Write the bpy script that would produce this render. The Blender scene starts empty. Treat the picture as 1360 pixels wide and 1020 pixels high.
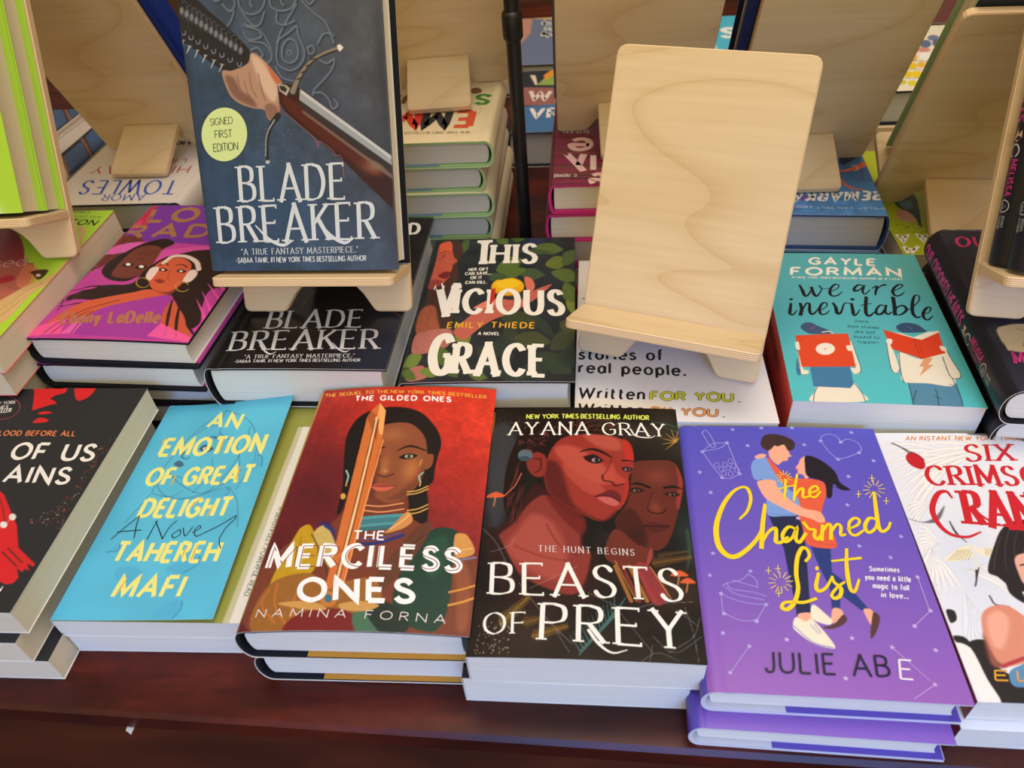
# A bookshop display table seen from above: stacks of novels, plywood book easels, a sign pole.
import bpy, math
import numpy as np
from mathutils import Matrix, Vector

scene = bpy.context.scene
C = scene.collection

# ------------------------------------------------------------------ camera, light, exposure
cam_data = bpy.data.cameras.new('camera')
cam_data.sensor_width = 36.0
cam_data.lens = 26.558
cam_data.clip_start = 0.02
cam = bpy.data.objects.new('camera', cam_data)
C.objects.link(cam)
cam.matrix_world = Matrix(((0.99515348, 0.00118706, 0.09832671, 0.0),
                           (0.07201050, 0.67212864, -0.73692441, 0.0),
                           (-0.06696297, 0.74043345, 0.66878567, 0.479058),
                           (0, 0, 0, 1)))
scene.camera = cam

world = bpy.data.worlds.new('shop_interior')
scene.world = world
world.use_nodes = True
wt = world.node_tree
wn = wt.nodes['Background']
wn.inputs['Strength'].default_value = 1.0
# the lit shop lies behind the viewer; the far side of the room is dimmer
w_tc = wt.nodes.new('ShaderNodeTexCoord')
w_sep = wt.nodes.new('ShaderNodeSeparateXYZ')
w_map = wt.nodes.new('ShaderNodeMapRange')
w_map.inputs['From Min'].default_value = -0.7
w_map.inputs['From Max'].default_value = 0.5
w_mix = wt.nodes.new('ShaderNodeMix')
w_mix.data_type = 'RGBA'
w_mix.inputs[6].default_value = (0.78, 0.55, 0.22, 1)
w_mix.inputs[7].default_value = (0.34, 0.27, 0.21, 1)
wt.links.new(w_tc.outputs['Generated'], w_sep.inputs[0])
wt.links.new(w_sep.outputs['Y'], w_map.inputs['Value'])
wt.links.new(w_map.outputs['Result'], w_mix.inputs[0])
wt.links.new(w_mix.outputs[2], wn.inputs['Color'])


def area(name, loc, target, size, power, color, sy=None):
    d = bpy.data.lights.new(name, 'AREA')
    d.energy = power
    d.color = color
    d.shape = 'RECTANGLE'
    d.size = size
    d.size_y = sy or size
    o = bpy.data.objects.new(name, d)
    C.objects.link(o)
    o.location = loc
    o.rotation_euler = (Vector(target) - Vector(loc)).to_track_quat('-Z', 'Y').to_euler()
    return o


win = area('cool_window_fill', (0.3, -1.6, 1.0), (0.1, -0.36, 0.0), 2.4, 9.6, (0.05, 0.32, 1.0), 0.5)
win.data.spread = math.radians(42)  # window light shaped by hand: narrow spread keeps it off the far row
area('shop_window_high', (0.5, -1.1, 1.75), (0, 0.5, 0.0), 1.9, 14.5, (0.80, 0.92, 0.80), 1.5)
area('ceiling_panel_above', (0.2, 0.45, 1.9), (0.2, 0.5, 0), 1.1, 11.5, (0.95, 0.92, 1.0), 0.8)
area('warm_fill_far', (0.1, 0.72, 1.9), (0.1, 0.85, 0), 1.0, 9.5, (1.0, 0.72, 0.36), 0.5)  # added warm fill that brightens the tops of the far row

cam_data.dof.use_dof = True
cam_data.dof.focus_distance = 0.60
cam_data.dof.aperture_fstop = 9.0

vs = scene.view_settings
vs.view_transform = 'Standard'
vs.look = 'None'
vs.exposure = 0.0
vs.gamma = 1.0
vs.use_curve_mapping = False


# ------------------------------------------------------------------ mesh builder
def lin(c):
    c = np.asarray(c, float) / 255.0
    return np.where(c <= 0.04045, c / 12.92, ((c + 0.055) / 1.055) ** 2.4)


class MB:
    """collects polygons (with a colour per vertex) and links them as ONE mesh object"""

    def __init__(self):
        self.v, self.c, self.loops, self.sizes, self.mat, self.n = [], [], [], [], [], 0
        self.sm = []

    def add(self, verts, faces, color=(200, 200, 200), mat=0, smooth=False):
        verts = np.asarray(verts, float).reshape(-1, 3)
        col = np.asarray(color, float)
        if col.ndim == 1:
            col = np.tile(lin(col), (len(verts), 1))
        self.v.append(verts)
        self.c.append(col)
        if isinstance(faces, np.ndarray):
            self.loops.append((faces + self.n).ravel())
            self.sizes.append(np.full(len(faces), faces.shape[1]))
            k = len(faces)
        else:
            self.loops.append(np.array([i for f in faces for i in f]) + self.n)
            self.sizes.append(np.array([len(f) for f in faces]))
            k = len(faces)
        self.mat.append(np.full(k, mat))
        self.sm.append(np.full(k, smooth))
        self.n += len(verts)
        return self

    def box(self, x0, x1, y0, y1, z0, z1, color=(200, 200, 200), mat=0):
        v = [(x, y, z) for z in (z0, z1) for y in (y0, y1) for x in (x0, x1)]
        return self.add(v, [(0, 2, 3, 1), (4, 5, 7, 6), (0, 1, 5, 4), (2, 6, 7, 3), (0, 4, 6, 2), (1, 3, 7, 5)], color, mat)

    def strip(self, a, b, y0, y1, ca, cb=None, mat=0, sm=True):
        """sheet of thickness between outline a (outer) and b (inner), (x,z) points, extruded along y"""
        a, b = np.asarray(a, float), np.asarray(b, float)
        n = len(a)
        ca = np.asarray(ca, float)
        col_a = lin(np.tile(ca, (n, 1)) if ca.ndim == 1 else ca)
        col_b = col_a if cb is None else lin(np.tile(np.asarray(cb, float), (n, 1)))

        def ring(p, y):
            return np.stack([p[:, 0], np.full(n, y), p[:, 1]], 1)
        i = np.arange(n - 1)
        q = np.stack([i, i + 1, i + 1 + n, i + n], 1)
        self.add(np.r_[ring(a, y0), ring(a, y1)], q, np.r_[col_a, col_a], mat, sm)
        self.add(np.r_[ring(b, y1), ring(b, y0)], q, np.r_[col_b, col_b], mat, sm)
        self.add(np.r_[ring(b, y0), ring(a, y0)], q, np.r_[col_b, col_b], mat)
        self.add(np.r_[ring(a, y1), ring(b, y1)], q, np.r_[col_b, col_b], mat)
        for k in (0, n - 1):
            self.add([(a[k, 0], y0, a[k, 1]), (a[k, 0], y1, a[k, 1]), (b[k, 0], y1, b[k, 1]), (b[k, 0], y0, b[k, 1])],
                     [(0, 1, 2, 3)], np.tile(col_b[k], (4, 1)), mat)
        return self

    def prism(self, outline, z0, z1, mat=0, edge_mat=1, color=(200, 200, 200), bev=0.0):
        """flat plate with the given (x,y) outline, between z0 and z1, its edges slightly rounded"""
        o = np.asarray(outline, float)
        n = len(o)
        if bev:
            d0 = o - np.roll(o, 1, 0)
            d1 = np.roll(o, -1, 0) - o
            nn = np.stack([-(d0 + d1)[:, 1], (d0 + d1)[:, 0]], 1)
            nn /= np.maximum(np.linalg.norm(nn, axis=1, keepdims=True), 1e-9)
            area_ = np.sum(o[:, 0] * np.roll(o[:, 1], -1) - o[:, 1] * np.roll(o[:, 0], -1))
            ins = o + nn * bev * np.sign(area_)
            rings = [(ins, z0), (o, z0 + bev), (o, z1 - bev), (ins, z1)]
        else:
            rings = [(o, z0), (o, z1)]
        for (pa, za), (pb, zb) in zip(rings[:-1], rings[1:]):
            v = np.r_[np.c_[pa, np.full(n, za)], np.c_[pb, np.full(n, zb)]]
            i = np.arange(n)
            j = (i + 1) % n
            self.add(v, np.stack([i, j, j + n, i + n], 1), color, edge_mat)
        pa, za = rings[0]
        pb, zb = rings[-1]
        self.add(np.c_[pa, np.full(n, za)], [tuple(range(n - 1, -1, -1))], color, mat)
        self.add(np.c_[pb, np.full(n, zb)], [tuple(range(n))], color, mat)
        return self

    def lathe(self, prof, seg=24, color=(20, 20, 20), mat=0):
        prof = np.asarray(prof, float)
        a = np.linspace(0, 2 * np.pi, seg, endpoint=False)
        v = np.array([(r * np.cos(t), r * np.sin(t), z) for r, z in prof for t in a])
        f = [(k * seg + i, k * seg + (i + 1) % seg, (k + 1) * seg + (i + 1) % seg, (k + 1) * seg + i)
             for k in range(len(prof) - 1) for i in range(seg)]
        self.add(v, f, color, mat, True)
        self.add(v[:seg], [tuple(range(seg - 1, -1, -1))], color, mat)
        self.add(v[-seg:], [tuple(range(seg))], color, mat)
        return self

    def build(self, name, mats, parent=None):
        me = bpy.data.meshes.new(name)
        v = np.concatenate(self.v).astype(np.float32)
        loops = np.concatenate(self.loops).astype(np.int32)
        sizes = np.concatenate(self.sizes).astype(np.int32)
        me.vertices.add(len(v))
        me.vertices.foreach_set('co', v.ravel())
        me.loops.add(len(loops))
        me.loops.foreach_set('vertex_index', loops)
        me.polygons.add(len(sizes))
        me.polygons.foreach_set('loop_start', np.r_[0, np.cumsum(sizes)[:-1]].astype(np.int32))
        me.polygons.foreach_set('material_index', np.concatenate(self.mat).astype(np.int32))
        me.polygons.foreach_set('use_smooth', np.concatenate(self.sm).astype(bool))
        for m in (mats if isinstance(mats, (list, tuple)) else [mats]):
            me.materials.append(m)
        me.update(calc_edges=True)
        at = me.color_attributes.new('Col', 'FLOAT_COLOR', 'POINT')
        c = np.concatenate(self.c).astype(np.float32)
        at.data.foreach_set('color', np.c_[c, np.ones(len(c), np.float32)].ravel())
        o = bpy.data.objects.new(name, me)
        C.objects.link(o)
        if parent is not None:
            o.parent = parent
        return o


def thing(name, label, cat, matrix=None, group=None):
    o = bpy.data.objects.new(name, None)
    o.empty_display_size = 0.02
    C.objects.link(o)
    if matrix is not None:
        o.matrix_world = matrix
    o['label'] = label
    o['category'] = cat
    if group:
        o['group'] = group
    return o


def place(x, y, z, deg=0.0):
    return Matrix.Translation((x, y, z)) @ Matrix.Rotation(math.radians(deg), 4, 'Z')


# ------------------------------------------------------------------ materials
def nodes(name):
    m = bpy.data.materials.new(name)
    m.use_nodes = True
    nt = m.node_tree
    return m, nt, nt.nodes['Principled BSDF']


def ramp(nt, stops):
    r = nt.nodes.new('ShaderNodeValToRGB')
    el = r.color_ramp.elements
    while len(el) < len(stops):
        el.new(0.5)
    for e, (p, c) in zip(el, stops):
        e.position = p
        e.color = (*lin(c), 1)
    return r


def tex(nt, kind, scale, mapping_scale=(1, 1, 1), rot=(0, 0, 0), **kw):
    tc = nt.nodes.new('ShaderNodeTexCoord')
    mp = nt.nodes.new('ShaderNodeMapping')
    mp.inputs['Scale'].default_value = mapping_scale
    mp.inputs['Rotation'].default_value = rot
    nt.links.new(tc.outputs['Object'], mp.inputs['Vector'])
    t = nt.nodes.new(kind)
    t.inputs['Scale'].default_value = scale
    for k, v in kw.items():
        t.inputs[k].default_value = v
    nt.links.new(mp.outputs['Vector'], t.inputs['Vector'])
    return t


def bump(nt, b, src, strength, dist):
    bp = nt.nodes.new('ShaderNodeBump')
    bp.inputs['Strength'].default_value = strength
    bp.inputs['Distance'].default_value = dist
    nt.links.new(src, bp.inputs['Height'])
    nt.links.new(bp.outputs['Normal'], b.inputs['Normal'])


def cover_material(name, rough, spec=0.5, wave=0.0):
    m, nt, b = nodes(name)
    a = nt.nodes.new('ShaderNodeVertexColor')
    a.layer_name = 'Col'
    nt.links.new(a.outputs['Color'], b.inputs['Base Color'])
    b.inputs['Roughness'].default_value = rough
    b.inputs['Specular IOR Level'].default_value = spec
    if wave:
        n = tex(nt, 'ShaderNodeTexNoise', 9.0, Detail=1.0)
        bump(nt, b, n.outputs['Fac'], wave, 0.02)
    return m


M = {}
M['gloss'] = cover_material('glossy_coated_cover', 0.2, 0.42, 0.06)
M['satin'] = cover_material('satin_coated_cover', 0.36, 0.32, 0.05)
M['matte'] = cover_material('matte_coated_cover', 0.55, 0.25)
M['cloth'] = cover_material('cloth_case', 0.75, 0.25)


def page_material(name, c0, c1):
    m, nt, b = nodes(name)
    n = tex(nt, 'ShaderNodeTexNoise', 1.0, (3, 3, 2600), Detail=2.0)
    r = ramp(nt, [(0.25, c0), (0.7, c1)])
    nt.links.new(n.outputs['Fac'], r.inputs['Fac'])
    nt.links.new(r.outputs['Color'], b.inputs['Base Color'])
    b.inputs['Roughness'].default_value = 0.8
    b.inputs['Specular IOR Level'].default_value = 0.15
    bump(nt, b, n.outputs['Fac'], 0.25, 0.0004)
    return m


M['page'] = page_material('page_edges', (214, 210, 200), (236, 233, 224))
M['cream'] = page_material('cream_page_edges', (208, 196, 170), (230, 220, 196))
M['greypage'] = page_material('grey_page_edges', (176, 172, 160), (205, 200, 188))


def plywood(name, c0, c1, c2):
    m, nt, b = nodes(name)
    n1 = tex(nt, 'ShaderNodeTexNoise', 4.2, (0.8, 2.4, 1), rot=(0, 0, 0.2), Detail=1.0, Distortion=0.5)
    # cathedral grain: contour lines of a slow noise
    mt = nt.nodes.new('ShaderNodeMath')
    mt.operation = 'MULTIPLY'
    mt.inputs[1].default_value = 6.0
    fr = nt.nodes.new('ShaderNodeMath')
    fr.operation = 'FRACT'
    nt.links.new(n1.outputs['Fac'], mt.inputs[0])
    nt.links.new(mt.outputs[0], fr.inputs[0])
    r = ramp(nt, [(0.0, c2), (0.13, c1), (0.32, c0), (0.72, c0), (1.0, c1)])
    nt.links.new(fr.outputs[0], r.inputs['Fac'])
    n2 = tex(nt, 'ShaderNodeTexNoise', 40.0, (0.2, 5, 1), Detail=2.0)
    r2 = ramp(nt, [(0.3, (247, 245, 242)), (0.7, (255, 255, 255))])
    nt.links.new(n2.outputs['Fac'], r2.inputs['Fac'])
    mx = nt.nodes.new('ShaderNodeMix')
    mx.data_type = 'RGBA'
    mx.blend_type = 'MULTIPLY'
    mx.inputs[0].default_value = 1.0
    nt.links.new(r.outputs['Color'], mx.inputs[6])
    nt.links.new(r2.outputs['Color'], mx.inputs[7])
    nt.links.new(mx.outputs[2], b.inputs['Base Color'])
    b.inputs['Roughness'].default_value = 0.42
    b.inputs['Specular IOR Level'].default_value = 0.4
    return m


M['ply'] = plywood('birch_plywood_face', (220, 198, 161), (215, 191, 151), (206, 179, 136))
m, nt, b = nodes('plywood_edge')
wv = tex(nt, 'ShaderNodeTexWave', 1.0, (0, 0, 210), Distortion=0.6)
wv.bands_direction = 'Z'
r = ramp(nt, [(0.2, (196, 158, 112)), (0.6, (230, 208, 172))])
nt.links.new(wv.outputs['Fac'], r.inputs['Fac'])
nt.links.new(r.outputs['Color'], b.inputs['Base Color'])
b.inputs['Roughness'].default_value = 0.5
M['plyedge'] = m

m, nt, b = nodes('mahogany_stain')
n1 = tex(nt, 'ShaderNodeTexNoise', 5.0, (1.0, 5.0, 3.0), Detail=4.0, Distortion=0.8)
n2 = tex(nt, 'ShaderNodeTexNoise', 160.0, (0.5, 1.2, 1), Detail=2.0)
r = ramp(nt, [(0.3, (46, 13, 11)), (0.52, (78, 22, 15)), (0.72, (112, 38, 20))])
nt.links.new(n1.outputs['Fac'], r.inputs['Fac'])
mx = nt.nodes.new('ShaderNodeMix')
mx.data_type = 'RGBA'
mx.blend_type = 'MULTIPLY'
mx.inputs[0].default_value = 0.55
nt.links.new(r.outputs['Color'], mx.inputs[6])
nt.links.new(n2.outputs['Fac'], mx.inputs[7])
nt.links.new(mx.outputs[2], b.inputs['Base Color'])
b.inputs['Roughness'].default_value = 0.34
b.inputs['Specular IOR Level'].default_value = 0.3
bump(nt, b, n2.outputs['Fac'], 0.05, 0.001)
M['wood'] = m

m, nt, b = nodes('table_wood_lightened')  # same wood as the table, colour lightened so the shaded shelf looks lit
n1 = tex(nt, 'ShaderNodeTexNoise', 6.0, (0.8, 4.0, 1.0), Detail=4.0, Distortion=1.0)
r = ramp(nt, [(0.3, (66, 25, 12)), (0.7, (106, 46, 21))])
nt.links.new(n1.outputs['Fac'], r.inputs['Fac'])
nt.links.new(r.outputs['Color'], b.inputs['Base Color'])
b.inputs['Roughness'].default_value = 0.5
M['litwood'] = m

m, nt, b = nodes('black_metal')
n1 = tex(nt, 'ShaderNodeTexNoise', 40.0)
r = ramp(nt, [(0.3, (12, 12, 13)), (0.7, (20, 20, 21))])
nt.links.new(n1.outputs['Fac'], r.inputs['Fac'])
nt.links.new(r.outputs['Color'], b.inputs['Base Color'])
b.inputs['Roughness'].default_value = 0.4
M['black'] = m

m, nt, b = nodes('brown_carpet')
n1 = tex(nt, 'ShaderNodeTexNoise', 90.0, Detail=3.0)
r = ramp(nt, [(0.3, (62, 42, 30)), (0.7, (98, 68, 48))])
nt.links.new(n1.outputs['Fac'], r.inputs['Fac'])
nt.links.new(r.outputs['Color'], b.inputs['Base Color'])
b.inputs['Roughness'].default_value = 1.0
bump(nt, b, n1.outputs['Fac'], 0.5, 0.01)
M['carpet'] = m

m, nt, b = nodes('painted_wall')
n1 = tex(nt, 'ShaderNodeTexNoise', 3.0)
r = ramp(nt, [(0.3, (90, 76, 60)), (0.7, (104, 90, 72))])
nt.links.new(n1.outputs['Fac'], r.inputs['Fac'])
nt.links.new(r.outputs['Color'], b.inputs['Base Color'])
b.inputs['Roughness'].default_value = 0.85
M['wall'] = m

m, nt, b = nodes('white_paper')
n1 = tex(nt, 'ShaderNodeTexNoise', 30.0)
r = ramp(nt, [(0.2, (226, 222, 210)), (0.8, (240, 237, 228))])
nt.links.new(n1.outputs['Fac'], r.inputs['Fac'])
nt.links.new(r.outputs['Color'], b.inputs['Base Color'])
b.inputs['Roughness'].default_value = 0.8
M['paper'] = m


# ------------------------------------------------------------------ drawn letters: skeletons of strokes
def cr(p, closed=False, k=6):
    """smooth curve through the points"""
    p = np.asarray(p, float)
    n = len(p)
    if n < 3 and not closed:
        return p
    q = np.r_[p[-1:], p, p[:2]] if closed else np.r_[2 * p[:1] - p[1:2], p, 2 * p[-1:] - p[-2:-1]]
    t = np.linspace(0, 1, k, endpoint=False)[:, None]
    out = []
    for i in range(n if closed else n - 1):
        a, b, c, d = q[i], q[i + 1], q[i + 2], q[i + 3]
        out.append(0.5 * (2 * b + (c - a) * t + (2 * a - 5 * b + 4 * c - d) * t ** 2 + (3 * b - a - 3 * c + d) * t ** 3))
    out = np.concatenate(out)
    return out if closed else np.r_[out, p[-1:]]


def L(*p): return ('l', p)
def K(*p): return ('c', p)
def O(*p): return ('o', p)


OV = lambda w: O((w / 2, 1), (w * .12, .83), (0, .5), (w * .12, .17), (w / 2, 0), (w * .88, .17), (w, .5), (w * .88, .83))
GL = {
    'A': (.80, [L((0, 0), (.4, 1), (.8, 0)), L((.15, .34), (.65, .34))]),
    'B': (.60, [L((0, 0), (0, 1)), L((0, 1), (.28, 1)), K((.28, 1), (.48, .93), (.53, .77), (.48, .6), (.28, .53)), L((0, .53), (.3, .53)),
                K((.28, .53), (.53, .45), (.6, .27), (.53, .08), (.28, 0)), L((.28, 0), (0, 0))]),
    'C': (.74, [K((.74, .8), (.6, .95), (.42, 1), (.14, .86), (0, .5), (.14, .14), (.42, 0), (.6, .05), (.74, .2))]),
    'D': (.72, [L((0, 0), (0, 1)), L((0, 1), (.25, 1)), K((.25, 1), (.57, .89), (.72, .5), (.57, .11), (.25, 0)), L((.25, 0), (0, 0))]),
    'E': (.54, [L((0, 0), (0, 1)), L((0, 1), (.52, 1)), L((0, .52), (.44, .52)), L((0, 0), (.54, 0))]),
    'F': (.52, [L((0, 0), (0, 1)), L((0, 1), (.52, 1)), L((0, .5), (.43, .5))]),
    'G': (.78, [K((.74, .8), (.6, .95), (.42, 1), (.14, .86), (0, .5), (.14, .14), (.42, 0), (.62, .05), (.76, .17)), L((.76, .14), (.76, .46)), L((.76, .46), (.46, .46))]),
    'H': (.70, [L((0, 0), (0, 1)), L((.7, 0), (.7, 1)), L((0, .52), (.7, .52))]),
    'I': (.02, [L((.01, 0), (.01, 1))]),
    'J': (.40, [K((.4, 1), (.4, .6), (.4, .28), (.34, .06), (.18, 0), (.04, .06), (0, .2))]),
    'K': (.64, [L((0, 0), (0, 1)), L((.6, 1), (.02, .45)), L((.2, .6), (.64, 0))]),
    'L': (.50, [L((0, 0), (0, 1)), L((0, 0), (.5, 0))]),
    'M': (.92, [L((0, 0), (.06, 1), (.46, .18), (.86, 1), (.92, 0))]),
    'N': (.72, [L((0, 0), (0, 1), (.72, 0), (.72, 1))]),
    'O': (.86, [OV(.86)]),
    'P': (.56, [L((0, 0), (0, 1)), L((0, 1), (.28, 1)), K((.28, 1), (.5, .92), (.56, .74), (.5, .55), (.28, .47)), L((.28, .47), (0, .47))]),
    'Q': (.86, [OV(.86), L((.5, .25), (.84, -.08))]),
    'R': (.62, [L((0, 0), (0, 1)), L((0, 1), (.28, 1)), K((.28, 1), (.49, .93), (.55, .76), (.49, .58), (.28, .5)), L((.28, .5), (0, .5)), L((.26, .5), (.62, 0))]),
    'S': (.54, [K((.5, .83), (.4, .96), (.26, 1), (.1, .93), (.03, .77), (.1, .61), (.27, .52), (.45, .42), (.54, .25), (.46, .07), (.26, 0), (.1, .05), (0, .19))]),
    'T': (.64, [L((.32, 0), (.32, 1)), L((0, 1), (.64, 1))]),
    'U': (.66, [K((0, 1), (0, .6), (0, .36), (.08, .1), (.33, 0), (.58, .1), (.66, .36), (.66, .6), (.66, 1))]),
    'V': (.74, [L((0, 1), (.37, 0), (.74, 1))]),
    'W': (1.1, [L((0, 1), (.28, 0), (.55, .85), (.82, 0), (1.1, 1))]),
    'X': (.68, [L((0, 0), (.66, 1)), L((.02, 1), (.68, 0))]),
    'Y': (.68, [L((0, 1), (.34, .48), (.68, 1)), L((.34, .48), (.34, 0))]),
    'Z': (.62, [L((0, 1), (.6, 1), (0, 0), (.62, 0))]),
    '1': (.25, [L((0, .8), (.22, 1), (.22, 0))]),
    '#': (.6, [L((.12, 0), (.25, 1)), L((.37, 0), (.5, 1)), L((0, .32), (.56, .32)), L((.04, .68), (.6, .68))]),
    '.': (.04, [L((.02, -.04), (.02, .15))]), ',': (.06, [L((.05, .07), (.0, -.12))]),
    '"': (.16, [L((.03, 1), (.0, .76)), L((.16, 1), (.13, .76))]), "'": (.04, [L((.03, 1), (.0, .76))]),
    '-': (.4, [L((0, .42), (.4, .42))]),
    'a': (.46, [O((.44, .36), (.36, .6), (.2, .66), (.04, .5), (0, .33), (.05, .12), (.2, 0), (.36, .08)), L((.46, .66), (.46, 0))]),
    'b': (.46, [L((0, 1), (0, 0)), O((.02, .36), (.1, .6), (.26, .66), (.42, .5), (.46, .33), (.41, .12), (.26, 0), (.1, .08))]),
    'c': (.42, [K((.4, .54), (.34, .62), (.23, .66), (.06, .55), (0, .33), (.06, .11), (.23, 0), (.35, .05), (.41, .13))]),
    'd': (.46, [O((.44, .36), (.36, .6), (.2, .66), (.04, .5), (0, .33), (.05, .12), (.2, 0), (.36, .08)), L((.46, 1), (.46, 0))]),
    'e': (.48, [K((.02, .36), (.25, .36), (.48, .36), (.4, .6), (.24, .66), (.06, .56), (0, .33), (.07, .08), (.25, 0), (.45, .1))]),
    'f': (.28, [K((.3, .97), (.18, 1), (.11, .85), (.1, .5), (.1, 0)), L((0, .64), (.27, .64))]),
    'g': (.46, [O((.44, .36), (.36, .6), (.2, .66), (.04, .5), (0, .33), (.05, .12), (.2, 0), (.36, .08)), K((.46, .66), (.46, .2), (.46, -.1), (.36, -.28), (.2, -.3), (.04, -.22))]),
    'h': (.42, [L((0, 1), (0, 0)), K((0, .42), (.08, .6), (.24, .66), (.39, .57), (.42, .38), (.42, .2), (.42, 0))]),
    'i': (.04, [L((.02, .66), (.02, 0)), L((.02, .86), (.02, .95))]),
    'j': (.1, [K((.08, .66), (.08, .2), (.08, -.12), (.0, -.28)), L((.08, .86), (.08, .95))]),
    'k': (.40, [L((0, 1), (0, 0)), L((.36, .66), (.02, .26)), L((.14, .38), (.4, 0))]),
    'l': (.02, [L((.01, 1), (.01, 0))]),
    'm': (.72, [L((0, .66), (0, 0)), K((0, .42), (.08, .6), (.2, .66), (.33, .57), (.36, .38), (.36, .2), (.36, 0)),
                K((.36, .42), (.44, .6), (.56, .66), (.69, .57), (.72, .38), (.72, .2), (.72, 0))]),
    'n': (.42, [L((0, .66), (0, 0)), K((0, .42), (.08, .6), (.24, .66), (.39, .57), (.42, .38), (.42, .2), (.42, 0))]),
    'o': (.50, [O((.25, .66), (.06, .55), (0, .33), (.06, .11), (.25, 0), (.44, .11), (.5, .33), (.44, .55))]),
    'p': (.46, [L((0, .66), (0, -.3)), O((.02, .36), (.1, .6), (.26, .66), (.42, .5), (.46, .33), (.41, .12), (.26, 0), (.1, .08))]),
    'r': (.26, [L((0, .66), (0, 0)), K((0, .38), (.06, .56), (.16, .65), (.27, .64))]),
    's': (.36, [K((.34, .54), (.27, .63), (.17, .66), (.06, .6), (.03, .5), (.1, .4), (.22, .33), (.33, .26), (.36, .16), (.29, .04), (.17, 0), (.06, .03), (0, .13))]),
    't': (.28, [K((.1, .92), (.1, .5), (.1, .16), (.16, .02), (.28, .03)), L((0, .64), (.27, .64))]),
    'u': (.42, [K((0, .66), (0, .4), (0, .24), (.06, .06), (.18, 0), (.34, .07), (.42, .24)), L((.42, .66), (.42, 0))]),
    'v': (.44, [L((0, .66), (.22, 0), (.44, .66))]),
    'w': (.66, [L((0, .66), (.17, 0), (.33, .6), (.49, 0), (.66, .66))]),
    'y': (.44, [L((0, .66), (.22, .02)), L((.44, .66), (.14, -.3))]),
    ' ': (.26, []),
}


def ribbon(p, wid, closed=False, cap=False):
    """outline quads of a stroke: p (n,2), wid (n,) full widths"""
    p = np.asarray(p, float)
    keep = np.r_[True, np.linalg.norm(np.diff(p, axis=0), axis=1) > 1e-6]
    p = p[keep]
    wid = np.broadcast_to(wid, (len(keep),))[keep] if np.ndim(wid) else np.full(len(p), wid)
    n = len(p)
    if n < 2:
        return None
    if closed:
        d0 = p - np.roll(p, 1, 0)
        d1 = np.roll(p, -1, 0) - p
    else:
        d = np.diff(p, axis=0)
        d0 = np.r_[d[:1], d]
        d1 = np.r_[d, d[-1:]]
    d0 /= np.maximum(np.linalg.norm(d0, axis=1, keepdims=True), 1e-9)
    d1 /= np.maximum(np.linalg.norm(d1, axis=1, keepdims=True), 1e-9)
    n0 = np.stack([-d0[:, 1], d0[:, 0]], 1)
    n1 = np.stack([-d1[:, 1], d1[:, 0]], 1)
    m = n0 + n1
    m /= np.maximum(np.linalg.norm(m, axis=1, keepdims=True), 1e-9)
    s = 1 / np.maximum(np.sum(m * n0, 1), 0.42)
    if cap and not closed:
        p = p.copy()
        p[0] -= d1[0] * wid[0] * .5
        p[-1] += d0[-1] * wid[-1] * .5
    off = m * (s * wid / 2)[:, None]
    a, b = p + off, p - off
    i = np.arange(n if closed else n - 1)
    j = (i + 1) % n
    return np.r_[a, b], np.stack([i, j, j + n, i + n], 1)[:, ::-1]


def nib(p, tv, th, ang, xa):
    """stroke width along a path for a broad-nib look (tv uprights, th horizontals)"""
    d = np.gradient(np.asarray(p, float), axis=0)
    a = np.arctan2(d[:, 1], d[:, 0]) - xa
    return th + (tv - th) * np.abs(np.sin(a - ang))


STY = {   # weight, thin/thick, nib angle, serif length, letter gap
    'sans': (.145, 1, 0, 0, .26), 'bold': (.19, 1, 0, 0, .33), 'black': (.24, 1, 0, 0, .40), 'light': (.10, 1, 0, 0, .3),
    'wide': (.10, 1, 0, 0, .62), 'widebold': (.17, 1, 0, 0, .42), 'thin': (.09, 1, 0, 0, .17),
    'serif': (.125, .30, .22, .20, .33), 'serifwide': (.12, .38, .22, .2, .5), 'serifbold': (.18, .4, .1, .24, .34),
    'slab': (.165, .72, 0, .12, .40), 'hand': (.12, .8, .3, 0, .32), 'cond': (.2, .9, 0, 0, .3), 'script': (.13, .45, .5, 0, .16),
    'out': (.32, 1, 0, 0, .26), 'outin': (.2, 1, 0, 0, .26),
}


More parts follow.
